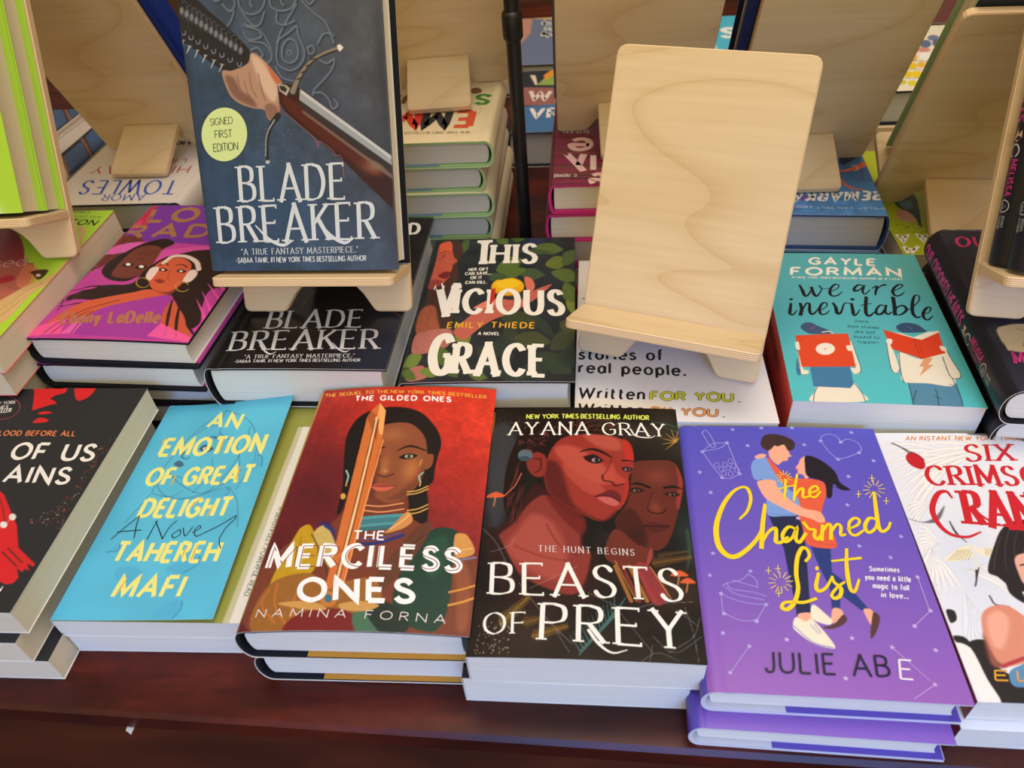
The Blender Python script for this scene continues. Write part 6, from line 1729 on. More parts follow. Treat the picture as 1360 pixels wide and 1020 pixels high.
ART['F6low'] = {
 'base': (226,227,232),
 'ops': [
  ('p',(36,44,60),.5,1,[(40,0),(46,6),(140,6),(140,0)]),
 ],
 'text': [],
 'step': 3,
}
ART['BK'] = {
 'base': (60,78,100),
 'ops': [
  ('G',[(-6.8,88.2),(155.4,166.8)],[(0,(40,66,98)),(.35,(52,74,102)),(.7,(62,70,88)),(1,(78,82,92))]),
  ('N',[(18,.25),(5,.14),(1.5,.08)]),
  ('B',(78,96,124),(87.4,179.2),(35.9,32.2),.5),
  ('B',(44,80,120),(55.9,54),(38,22.4),.6),
  ('B',(34,48,68),(1.65,128.1),(8.5,52),.5),
  ('B',(40,44,56),(157.9,141.4),(5.6,90.3),.6),
  ('s',(42,52,70),2.04,.54,.8,[(52.3,202.9),(52.8,195.6),(59.1,190.8),(67.4,192),(72.2,198.1),(72.7,203)]),
  ('s',(112,126,150),1.22,.54,.8,[(51.4,203.9),(51.9,196.6),(58.2,191.7),(66.6,193),(71.4,199.1),(71.9,203.9)]),
  ('s',(42,52,70),2.06,.55,.8,[(76.8,203),(76.7,195.7),(82.5,192),(92.2,193.2),(96.9,199.3),(97.3,203)]),
  ('s',(112,126,150),1.23,.55,.8,[(76,203.9),(75.9,196.6),(81.7,193),(91.4,194.2),(96.1,200.3),(96.4,203.9)]),
  ('s',(42,52,70),2.06,.55,.8,[(62.5,203),(61.3,198.1),(62.4,195.7)]),
  ('s',(112,126,150),1.22,.54,.8,[(61.7,203.9),(60.4,199.1),(61.5,196.6)]),
  ('s',(42,52,70),2.04,.54,.8,[(86.4,203),(85.2,198.1),(87,195.7)]),
  ('s',(112,126,150),1.22,.54,.8,[(85.5,203.9),(84.3,199.1),(86.1,196.6)]),
  ('s',(42,52,70),2.05,.55,.8,[(53.9,193.2),(59.7,184.6),(67.3,178.4),(72,170.9),(75.3,162.1),(74.7,157.1)]),
  ('s',(112,126,150),1.23,.55,.8,[(53,194.2),(58.9,185.6),(66.5,179.4),(71.2,171.9),(74.4,163.1),(73.9,158.1)]),
  ('s',(42,52,70),2.04,.54,.8,[(96.6,195.7),(88.8,185.8),(82.4,177.2),(78.8,169.7)]),
  ('s',(112,126,150),1.23,.55,.8,[(95.7,196.7),(87.9,186.8),(81.5,178.2),(78,170.7)]),
  ('s',(42,52,70),2.06,.55,.8,[(71.5,192),(68,184.6),(63.6,182.1),(55.5,183.3)]),
  ('s',(112,126,150),1.23,.55,.8,[(70.7,193),(67.1,185.6),(62.7,183.1),(54.6,184.3)]),
  ('s',(42,52,70),2.06,.55,.8,[(81,190.8),(80.4,184.6),(85.6,182.1),(94.1,184.6)]),
  ('s',(112,126,150),1.23,.55,.8,[(80.2,191.8),(79.5,185.6),(84.8,183.1),(93.3,185.6)]),
  ('s',(42,52,70),2.07,.55,.8,[(53.5,178.4),(57.1,173.4),(66.9,174.7),(64.7,179.6),(56.7,182.1)]),
  ('s',(112,126,150),1.24,.55,.8,[(52.7,179.4),(56.2,174.4),(66,175.7),(63.8,180.6),(55.9,183.1)]),
  ('s',(42,52,70),2.07,.55,.8,[(56.9,172.2),(69.1,169.7),(73.9,162.1),(71.2,157.1),(64.8,155.8)]),
  ('s',(112,126,150),1.25,.56,.8,[(56.1,173.2),(68.3,170.7),(73,163.1),(70.4,158.1),(64,156.8)]),
  ('s',(42,52,70),2.09,.56,.8,[(78.4,165.9),(80.5,172.2),(89.3,177.2),(95.2,180.9),(95.9,174.7),(99.3,165.9),(98.5,158.4),(92.4,152),(85.2,150.7),(78.7,154.5),(77.2,160.9),(78.4,165.9)]),
  ('s',(112,126,150),1.25,.56,.8,[(77.6,166.9),(79.6,173.2),(88.4,178.2),(94.3,181.9),(95.1,175.7),(98.4,166.9),(97.7,159.4),(91.5,153),(84.4,151.8),(77.8,155.6),(76.3,161.9),(77.6,166.9)]),
  ('s',(42,52,70),2.09,.56,.8,[(82.7,167.2),(87.4,172.2),(92.8,170.9),(95,164.7),(93,158.4),(87.2,155.8),(82,159.6),(82.7,167.2)]),
  ('s',(112,126,150),1.25,.56,.8,[(81.9,168.2),(86.5,173.2),(91.9,171.9),(94.1,165.7),(92.1,159.4),(86.3,156.8),(81.1,160.6),(81.9,168.2)]),
  ('s',(42,52,70),2.04,.54,.8,[(100,203),(102.2,196.9),(109.7,189.6),(117.4,183.4),(120.9,176),(123.5,173.5)]),
  ('s',(112,126,150),1.22,.54,.8,[(99.2,203.9),(101.3,197.9),(108.8,190.5),(116.5,184.4),(120,177),(122.6,174.5)]),
  ('s',(42,52,70),2.04,.54,.8,[(102.7,203),(106.2,195.7),(110.5,198.1),(112.3,203)]),
  ('s',(112,126,150),1.22,.54,.8,[(101.9,203.9),(105.3,196.7),(109.6,199.1),(111.4,203.9)]),
  ('s',(42,52,70),2.07,.55,.8,[(110.6,168.5),(115.3,174.7),(120.8,174.7),(123,168.5)]),
  ('s',(112,126,150),1.24,.55,.8,[(109.7,169.5),(114.4,175.7),(119.9,175.7),(122.2,169.5)]),
  ('s',(42,52,70),2.09,.56,.8,[(102,165.9),(106.3,167.2),(107.3,163.4),(103.7,161.5),(102,165.9)]),
  ('s',(112,126,150),1.25,.56,.8,[(101.2,166.9),(105.4,168.2),(106.5,164.4),(102.8,162.6),(101.2,166.9)]),
  ('s',(42,52,70),2.1,.56,.8,[(111,157.1),(116.3,154.6),(122.1,157.1),(120.2,150.8),(114,144.4),(105,136.6),(103.2,132.8)]),
  ('s',(112,126,150),1.25,.56,.8,[(110.1,158.1),(115.4,155.6),(121.2,158.2),(119.3,151.8),(113.2,145.4),(104.1,137.7),(102.3,133.8)]),
  ('s',(42,52,70),2.12,.56,.8,[(104.7,134),(110.3,134.1),(115.5,128.9),(117.8,122.3),(122.3,125),(119.8,128.9)]),
  ('s',(112,126,150),1.27,.56,.8,[(103.8,135.1),(109.5,135.1),(114.6,129.9),(116.9,123.4),(121.4,126),(118.9,129.9)]),
  ('s',(42,52,70),2.1,.56,.8,[(75.7,153.3),(80.5,145.6),(88.7,143.1)]),
  ('s',(112,126,150),1.25,.56,.8,[(74.9,154.3),(79.7,146.6),(87.8,144.1)]),
  ('s',(42,52,70),2.09,.56,.8,[(57.6,165.9),(63.3,167.2),(66.9,162.1),(62.5,159.6)]),
  ('s',(112,126,150),1.25,.56,.8,[(56.8,166.9),(62.4,168.2),(66.1,163.1),(61.6,160.6)]),
  ('s',(42,52,70),2.04,.54,.8,[(39.4,198.1),(44.3,193.2),(48.8,196.9),(48.9,202.9)]),
  ('s',(112,126,150),1.23,.55,.8,[(38.5,199.1),(43.4,194.2),(48,197.8),(48,203.9)]),
  ('s',(42,52,70),2.06,.55,.8,[(47.7,193.2),(44.9,187),(40.1,182.1)]),
  ('s',(112,126,150),1.23,.55,.8,[(46.9,194.2),(44,188),(39.3,183.1)]),
  ('s',(42,52,70),2.06,.55,.8,[(30.4,202.9),(34.2,200.5),(38.5,201.7)]),
  ('s',(112,126,150),1.23,.55,.8,[(29.6,203.9),(33.4,201.5),(37.6,202.7)]),
  ('s',(112,126,150),.41,0,1,[(51.4,183.5),(55.4,186.6)]),
  ('e',(96,108,132),.56,1,[(86.7,164.2),(2.22,.01),(-.2,-2.01)]),
  ('e',(52,62,82),.28,1,[(86.7,163.9),(.97,0),(-.09,-.88)]),
  ('D',[(110,124,146),(90,104,128)],40,.3,1,[(50.8,112.5),(87.8,112.5),(76.9,88.5),(53.8,88.4)]),
  ('s',(96,116,146),.29,.14,.5,[(54.8,109.8),(57.5,108.5),(60.5,109.6)]),
  ('s',(96,116,146),.29,.14,.5,[(65.8,102.3),(68.5,100.9),(71.5,102)]),
  ('s',(96,116,146),.29,.14,.5,[(76.9,94.7),(79.7,93.3),(82.6,94.4)]),
  ('s',(96,116,146),.29,.14,.5,[(88.1,87),(90.9,85.6),(93.8,86.7)]),
  ('s',(96,116,146),.29,.14,.5,[(54.5,104.8),(57.2,103.5),(60.2,104.5)]),
  ('s',(96,116,146),.29,.14,.5,[(65.6,97.2),(68.3,95.8),(71.3,96.9)]),
  ('s',(96,116,146),.29,.14,.5,[(76.7,89.5),(79.4,88.2),(82.4,89.3)]),
  ('s',(96,116,146),.29,.14,.5,[(90.3,107.4),(93.1,106.1),(96,107.1)]),
  ('s',(96,116,146),.29,.14,.5,[(54.2,99.7),(57,98.4),(59.9,99.4)]),
  ('s',(96,116,146),.29,.14,.5,[(65.3,92.1),(68,90.7),(71,91.8)]),
  ('s',(96,116,146),.29,.14,.5,[(79,109.9),(81.8,108.6),(84.7,109.6)]),
  ('s',(96,116,146),.29,.14,.5,[(90.1,102.3),(92.9,101),(95.8,102.1)]),
  ('s',(96,116,146),.29,.14,.5,[(53.9,94.6),(56.7,93.3),(59.7,94.3)]),
  ('s',(96,116,146),.29,.14,.5,[(65,86.9),(67.8,85.6),(70.8,86.7)]),
  ('P',(34,34,44),.41,1,[(-.03,204.9),(16.4,204.9),(27.4,195.1),(38.5,185.3),(49.6,174.4),(55.9,166.6),(57,161),(53.8,156.5),(46.4,153.7),(35.8,152.4),(22.8,160),(10.2,170.1),(-.81,180.3)]),
  ('P',(70,72,86),3.6,.7,[(2.85,196.3),(15.4,197.6),(31.6,185.3),(47.9,171.7),(51.4,166.6),(42,169.1),(22.8,181.6),(7.5,190.2)]),
  ('e',(140,142,158),1.23,.75,[(5.6,196.3),(1.51,0),(-.35,-2.45)]),
  ('s',(18,18,24),[1.1,.82,.41],.41,1,[(8.3,201.7),(8.6,196.3),(7.4,189.7)]),
  ('s',(110,112,126),.41,.14,.8,[(6.8,201.2),(8.6,202.4),(10.2,201.5)]),
  ('e',(140,142,158),1.23,.75,[(9.1,193.9),(1.51,0),(-.34,-2.46)]),
  ('s',(18,18,24),[1.09,.82,.41],.41,1,[(11.8,199.3),(12.2,193.9),(11,187.3)]),
  ('s',(110,112,126),.41,.14,.8,[(10.4,198.8),(12.2,200),(13.7,199)]),
  ('e',(140,142,158),1.24,.75,[(12.7,191.4),(1.52,0),(-.33,-2.46)]),
  ('s',(18,18,24),[1.1,.82,.41],.41,1,[(15.3,196.8),(15.7,191.4),(14.5,184.8)]),
  ('s',(110,112,126),.41,.14,.8,[(13.9,196.3),(15.7,197.6),(17.2,196.6)]),
  ('e',(140,142,158),1.24,.75,[(16.2,189),(1.52,0),(-.33,-2.46)]),
  ('s',(18,18,24),[1.1,.82,.41],.41,1,[(18.9,194.4),(19.3,189),(18.1,182.3)]),
  ('s',(110,112,126),.41,.14,.8,[(17.5,193.9),(19.3,195.1),(20.8,194.2)]),
  ('e',(140,142,158),1.24,.75,[(19.8,186.5),(1.52,0),(-.33,-2.47)]),
  ('s',(18,18,24),[1.1,.82,.41],.41,1,[(22.5,191.9),(22.9,186.5),(21.7,179.8)]),
  ('s',(110,112,126),.41,.14,.8,[(21,191.4),(22.8,192.7),(24.4,191.7)]),
  ('e',(140,142,158),1.24,.75,[(23.4,184.1),(1.52,0),(-.33,-2.47)]),
  ('s',(18,18,24),[1.1,.82,.41],.41,1,[(26,189.5),(26.4,184.1),(25.3,177.4)]),
  ('s',(110,112,126),.41,.14,.8,[(24.6,189),(26.4,190.2),(27.9,189.2)]),
  ('e',(140,142,158),1.24,.75,[(27,181.6),(1.52,0),(-.32,-2.48)]),
  ('s',(18,18,24),[1.1,.82,.41],.41,1,[(29.6,187),(30,181.6),(28.9,174.9)]),
  ('s',(110,112,126),.41,.14,.8,[(28.2,186.5),(30,187.8),(31.5,186.8)]),
  ('e',(140,142,158),1.24,.75,[(30.6,179.1),(1.52,0),(-.32,-2.49)]),
  ('s',(18,18,24),[1.1,.83,.41],.41,1,[(33.2,184.6),(33.6,179.1),(32.5,172.4)]),
  ('s',(110,112,126),.41,.14,.8,[(31.8,184.1),(33.6,185.3),(35.1,184.3)]),
  ('e',(140,142,158),1.24,.75,[(34.2,176.6),(1.52,0),(-.32,-2.5)]),
  ('s',(18,18,24),[1.1,.83,.41],.41,1,[(36.8,182.1),(37.2,176.6),(36.1,169.9)]),
  ('s',(110,112,126),.41,.14,.8,[(35.4,181.6),(37.2,182.8),(38.7,181.8)]),
  ('e',(140,142,158),1.24,.75,[(37.8,174.1),(1.52,0),(-.31,-2.5)]),
  ('s',(18,18,24),[1.1,.83,.41],.41,1,[(40.4,179.6),(40.8,174.1),(39.7,167.4)]),
  ('s',(110,112,126),.41,.14,.8,[(39,179.1),(40.8,180.4),(42.3,179.4)]),
  ('e',(140,142,158),1.24,.75,[(41.4,171.6),(1.52,0),(-.31,-2.5)]),
  ('s',(18,18,24),[1.1,.83,.41],.41,1,[(44,177.1),(44.5,171.7),(43.4,164.9)]),
  ('s',(110,112,126),.41,.14,.8,[(42.6,176.6),(44.4,177.9),(45.9,176.9)]),
  ('e',(140,142,158),1.25,.75,[(45,169.1),(1.53,0),(-.3,-2.51)]),
  ('s',(18,18,24),[1.1,.83,.41],.41,1,[(47.6,174.7),(48.1,169.1),(47,162.3)]),
  ('s',(110,112,126),.41,.14,.8,[(46.2,174.2),(48,175.4),(49.5,174.4)]),
  ('e',(140,142,158),1.25,.75,[(48.7,166.6),(1.52,.01),(-.3,-2.51)]),
  ('s',(18,18,24),[1.1,.83,.41],.41,1,[(51.3,172.2),(51.7,166.6),(50.6,159.8)]),
  ('s',(110,112,126),.42,.14,.8,[(49.8,171.7),(51.6,172.9),(53.2,171.9)]),
  ('s',(140,146,164),.69,.28,.9,[(3.2,181.7),(3.8,179.5),(6,179.7),(6.7,181.9)]),
  ('s',(140,146,164),.69,.28,.9,[(8.6,178.3),(9.1,176.1),(11.4,176.3),(12.1,178.6)]),
  ('s',(140,146,164),.69,.28,.9,[(14,175.1),(14.5,172.9),(16.7,173.1),(17.5,175.4)]),
  ('s',(140,146,164),.7,.28,.9,[(19.6,171.6),(20.1,169.4),(22.4,169.6),(23.1,171.9)]),
  ('s',(140,146,164),.69,.28,.9,[(25.5,168.1),(26.1,165.8),(28.3,166.1),(29,168.4)]),
  ('s',(140,146,164),.7,.28,.9,[(31.8,165.1),(32.4,162.8),(34.6,163.1),(35.3,165.4)]),
  ('s',(140,146,164),.7,.28,.9,[(38,161.6),(38.6,159.3),(40.9,159.6),(41.6,161.8)]),
  ('s',(140,146,164),.7,.28,.9,[(44.9,158.3),(45.5,156),(47.7,156.3),(48.4,158.6)]),
  ('s',(200,204,212),[.97,.41],.28,1,[(3.8,175.6),(.61,170.8)]),
  ('s',(160,164,176),.69,.28,1,[(2.47,176.1),(4.9,175.6)]),
  ('s',(200,204,212),[.97,.42],.28,1,[(8.4,171.2),(5.3,166.5)]),
  ('s',(160,164,176),.69,.28,1,[(7.1,171.7),(9.6,171.2)]),
  ('s',(200,204,212),[.97,.42],.28,1,[(14.3,168.1),(11.1,163.3)]),
  ('s',(160,164,176),.7,.28,1,[(12.9,168.6),(15.4,168.1)]),
  ('s',(200,204,212),[.98,.42],.28,1,[(20.3,164.3),(17.1,159.5)]),
  ('s',(160,164,176),.7,.28,1,[(19,164.8),(21.4,164.3)]),
  ('s',(200,204,212),[.97,.42],.28,1,[(26.8,160.6),(23.6,155.7)]),
  ('s',(160,164,176),.69,.28,1,[(25.4,161.1),(27.9,160.6)]),
  ('s',(200,204,212),[.98,.42],.28,1,[(32.8,157.4),(29.7,152.6)]),
  ('s',(160,164,176),.7,.28,1,[(31.4,157.9),(33.9,157.4)]),
  ('P',(172,136,120),.56,1,[(31.9,152.4),(40.1,153),(53.2,157.6),(57.1,165.1),(64.7,160.9),(72.2,152.5),(79,142.8),(75.2,138.7),(75.7,127.5),(73.2,119.4),(68.6,116.2),(64.5,117.8),(62.3,124.1),(54,125.4),(43.1,129.3),(35.5,136.8)]),
  ('P',(214,186,170),3.6,.8,[(56.6,162.9),(63.2,160.3),(69.2,151.5),(74.9,138.7),(71.1,129.6),(64.8,136.1),(59.3,150.2)]),
  ('P',(112,80,70),3.4,.8,[(34,148.9),(38,136),(47.1,129.3),(56.6,126.2),(53.2,133.4),(45.4,138.6),(40.8,147.6)]),
  ('P',(120,84,76),1.99,.7,[(63.2,126.7),(69.6,128.3),(74.1,123),(71.2,116.7),(65.6,117.8)]),
  ('s',(120,84,74),.83,.97,.7,[(53.9,151.4),(54.1,141.2),(57.4,133.4)]),
  ('s',(120,84,74),.84,.98,.7,[(60.7,150.2),(62.2,138.6),(64.2,130.9)]),
  ('s',(120,84,74),.84,.98,.7,[(48.9,145),(50.7,136),(54.2,129.5)]),
  ('s',(120,84,74),.84,.98,.7,[(43.8,148.9),(45.4,138.6),(50.2,132.1)]),
  ('P',(190,92,62),1.4,.8,[(68.4,156.6),(72.8,151),(79,142.5),(75,142.3),(71.1,147.6)]),
  ('s',(150,50,44),.71,.57,1,[(74.7,128.3),(75.3,123),(73,119.9)]),
  ('p',(52,22,22),.42,1,[(75.2,141.2),(83.7,142.5),(93.2,138.7),(161.1,87.6),(159.2,47.4),(122.6,84.5),(80.1,120.4),(75.2,128.3)]),
  ('P',(84,30,26),2.82,.9,[(78.6,133.5),(89.4,128.3),(115.9,107.3),(149.5,77.8),(142.1,75),(109.5,99.3),(81.8,123.1)]),
  ('B',(150,116,90),(148.2,80.5),(10.1,5.4),.8),
  ('p',(152,158,170),.42,1,[(92.6,138.4),(161.1,87.6),(160.9,80.5),(91.3,130.4)]),
  ('p',(196,200,206),.42,1,[(93.1,137.9),(161.1,87.3),(160.9,85.1),(93.2,135.4)]),
  ('p',(44,44,50),.57,1,[(91.3,130.4),(160.9,80.5),(160.6,75.1),(91.4,125.7)]),
  ('p',(120,108,100),.71,.8,[(93.1,123.1),(160.5,73.7),(160.3,70.4),(92.9,121)]),
  ('s',(160,90,110),.57,.28,.9,[(79.1,121.5),(90.6,111.2),(101.1,101.9),(102.7,95.2),(104.4,100),(114.6,92.6),(116.1,89.2),(120.7,87.9),(121.5,75),(121.9,72.2)]),
  ('p',(170,164,160),.42,1,[(75.6,142.5),(82.2,141.2),(84.8,138.7),(81.4,133.5),(76.2,137.4)]),
  ('p',(44,36,38),.28,1,[(76.6,141.2),(80.7,140.5),(82.5,138.4),(80.8,136.1),(77.1,138.1)]),
  ('s',(40,38,40),[6.2,4.8,3.6,2.8,3.1],.42,1,[(86.8,136.1),(91.8,145.1),(100.3,155.3),(110.6,161),(127,166)]),
  ('s',(132,122,112),[4.2,3.1,1.97,1.69,1.97],.7,1,[(86.8,136.7),(92.2,146.1),(101,156.1),(111.5,161.9),(126.3,166.5)]),
  ('s',(40,36,36),.98,.42,1,[(91,145.1),(95.3,146.1)]),
  ('s',(40,36,36),.98,.42,1,[(95.1,149.7),(99.1,150.5)]),
  ('s',(40,36,36),.98,.42,1,[(99.1,154.3),(102.8,154.8)]),
  ('s',(40,36,36),.97,.42,1,[(103.2,158.9),(106.5,159.1)]),
  ('p',(226,222,216),.28,1,[(124.5,168),(126.8,168.5),(129.3,166),(126.4,163.5),(124.8,164.7)]),
  ('s',(34,34,40),[4.8,3.7,3.1,2.27],.57,1,[(73.2,119.4),(66.8,112.5),(62.2,101.9),(60.7,85)]),
  ('s',(150,160,172),[1.14,.99,.85],.57,1,[(69.8,116.5),(62.4,105.9),(59.5,89.8)]),
  ('e',(190,190,190),.43,1,[(60.7,85.4),(1.73,0),(-.15,-1.36)]),
 ],
 'text': [
  ('t','BLADE',(35.3,55.5),(120.5,56.3),(36.6,82.4),'serif',(206,216,226)),
  ('t','BREAKER',(13.1,22.9),(143.2,25.2),(14.2,51.2),'serif',(206,216,226)),
  ('k',(206,216,226),[.94,2.51,2.51,.94],[(44.9,36.4),(55,25.5),(65.9,20.6),(75.1,24.3)]),
  ('k',(206,216,226),[.94,2.51,2.51,.94],[(99,37.7),(108.1,26.9),(117.7,22),(125.6,25.7)]),
  ('t','"A TRUE FANTASY MASTERPIECE."',(30.3,13.1),(127.9,14.4),(30.5,17.8),'serif',(206,216,226)),
  ('t','-SABAA TAHIR, #1 NEW YORK TIMES BESTSELLING AUTHOR',(24.4,6.6),(134.3,7.7),(24.6,10.6),'sans',(206,216,226)),
 ],
 'step': .55,
}
ART['sticker'] = [ ('q',(206,226,160),[(46.5,106.9),(46.3,113),(44.3,118.5),(40.7,122.9),(35.8,125.7),(30.2,126.6),(24.3,125.7),(18.8,122.9),(14.1,118.5),(10.7,113),(9,106.8),(9.1,100.6),(11,95),(14.6,90.5),(19.5,87.7),(25.2,86.7),(31.2,87.7),(36.8,90.6),(41.5,95.1),(44.8,100.7)],1),
 ('t','SIGNED',(17.3,113.7),(35.7,114.8),(17.6,118.7),'thin',(56,66,52),1.2),
 ('t','FIRST',(20,104.3),(33.9,104.7),(20.4,109.8),'thin',(56,66,52),1.2),
 ('t','EDITION',(17.4,94.1),(37.6,95.2),(17.7,99.8),'thin',(56,66,52),1.2),]
ART['S2'] = {
 'base': (26,24,28),
 'ops': [
  ('G',[(49.7,99.8),(153.5,68.9)],[(0,(24,22,26)),(.6,(26,24,28)),(1,(34,40,56))]),
  ('s',(110,70,40),1.35,.51,1,[(128.5,84.5),(143,79.9),(156.8,69)]),
  ('s',(90,60,40),1.01,.67,1,[(134.3,81.3),(150.8,74.1),(161.5,61.3)]),
  ('s',(120,80,40),.86,.69,1,[(61.1,85.7),(62,100),(67.5,111.3)]),
 ],
 'text': [
  ('t','BLADE',(38,53.4),(121.6,55.1),(34.6,78.5),'serif',(204,204,206)),
  ('t','BREAKER',(15.3,23.3),(142.9,26.5),(11,49),'serif',(204,204,206)),
  ('k',(204,204,206),[.49,1.62,1.62,.49],[(39.4,30.3),(47.2,22.1),(53.4,18.3),(57.2,21.3)]),
  ('k',(204,204,206),[.48,1.59,1.59,.48],[(103.2,33.4),(110.2,25.3),(116.8,21.7),(120,24.1)]),
  ('t','"A TRUE FANTASY MASTERPIECE."',(32.2,12.5),(126.3,14.8),(31.4,17.1),'serif',(204,204,206),1.1),
  ('t','-SABAA TAHIR, #1 NEW YORK TIMES BESTSELLING AUTHOR',(25.4,7),(132.6,9.6),(24.8,10.6),'sans',(204,204,206)),
  ('t','AVEYARD',(54.8,209.8),(145.4,208.8),(52.6,229.8),'bold',(224,224,226)),
 ],
 'step': .8,
}
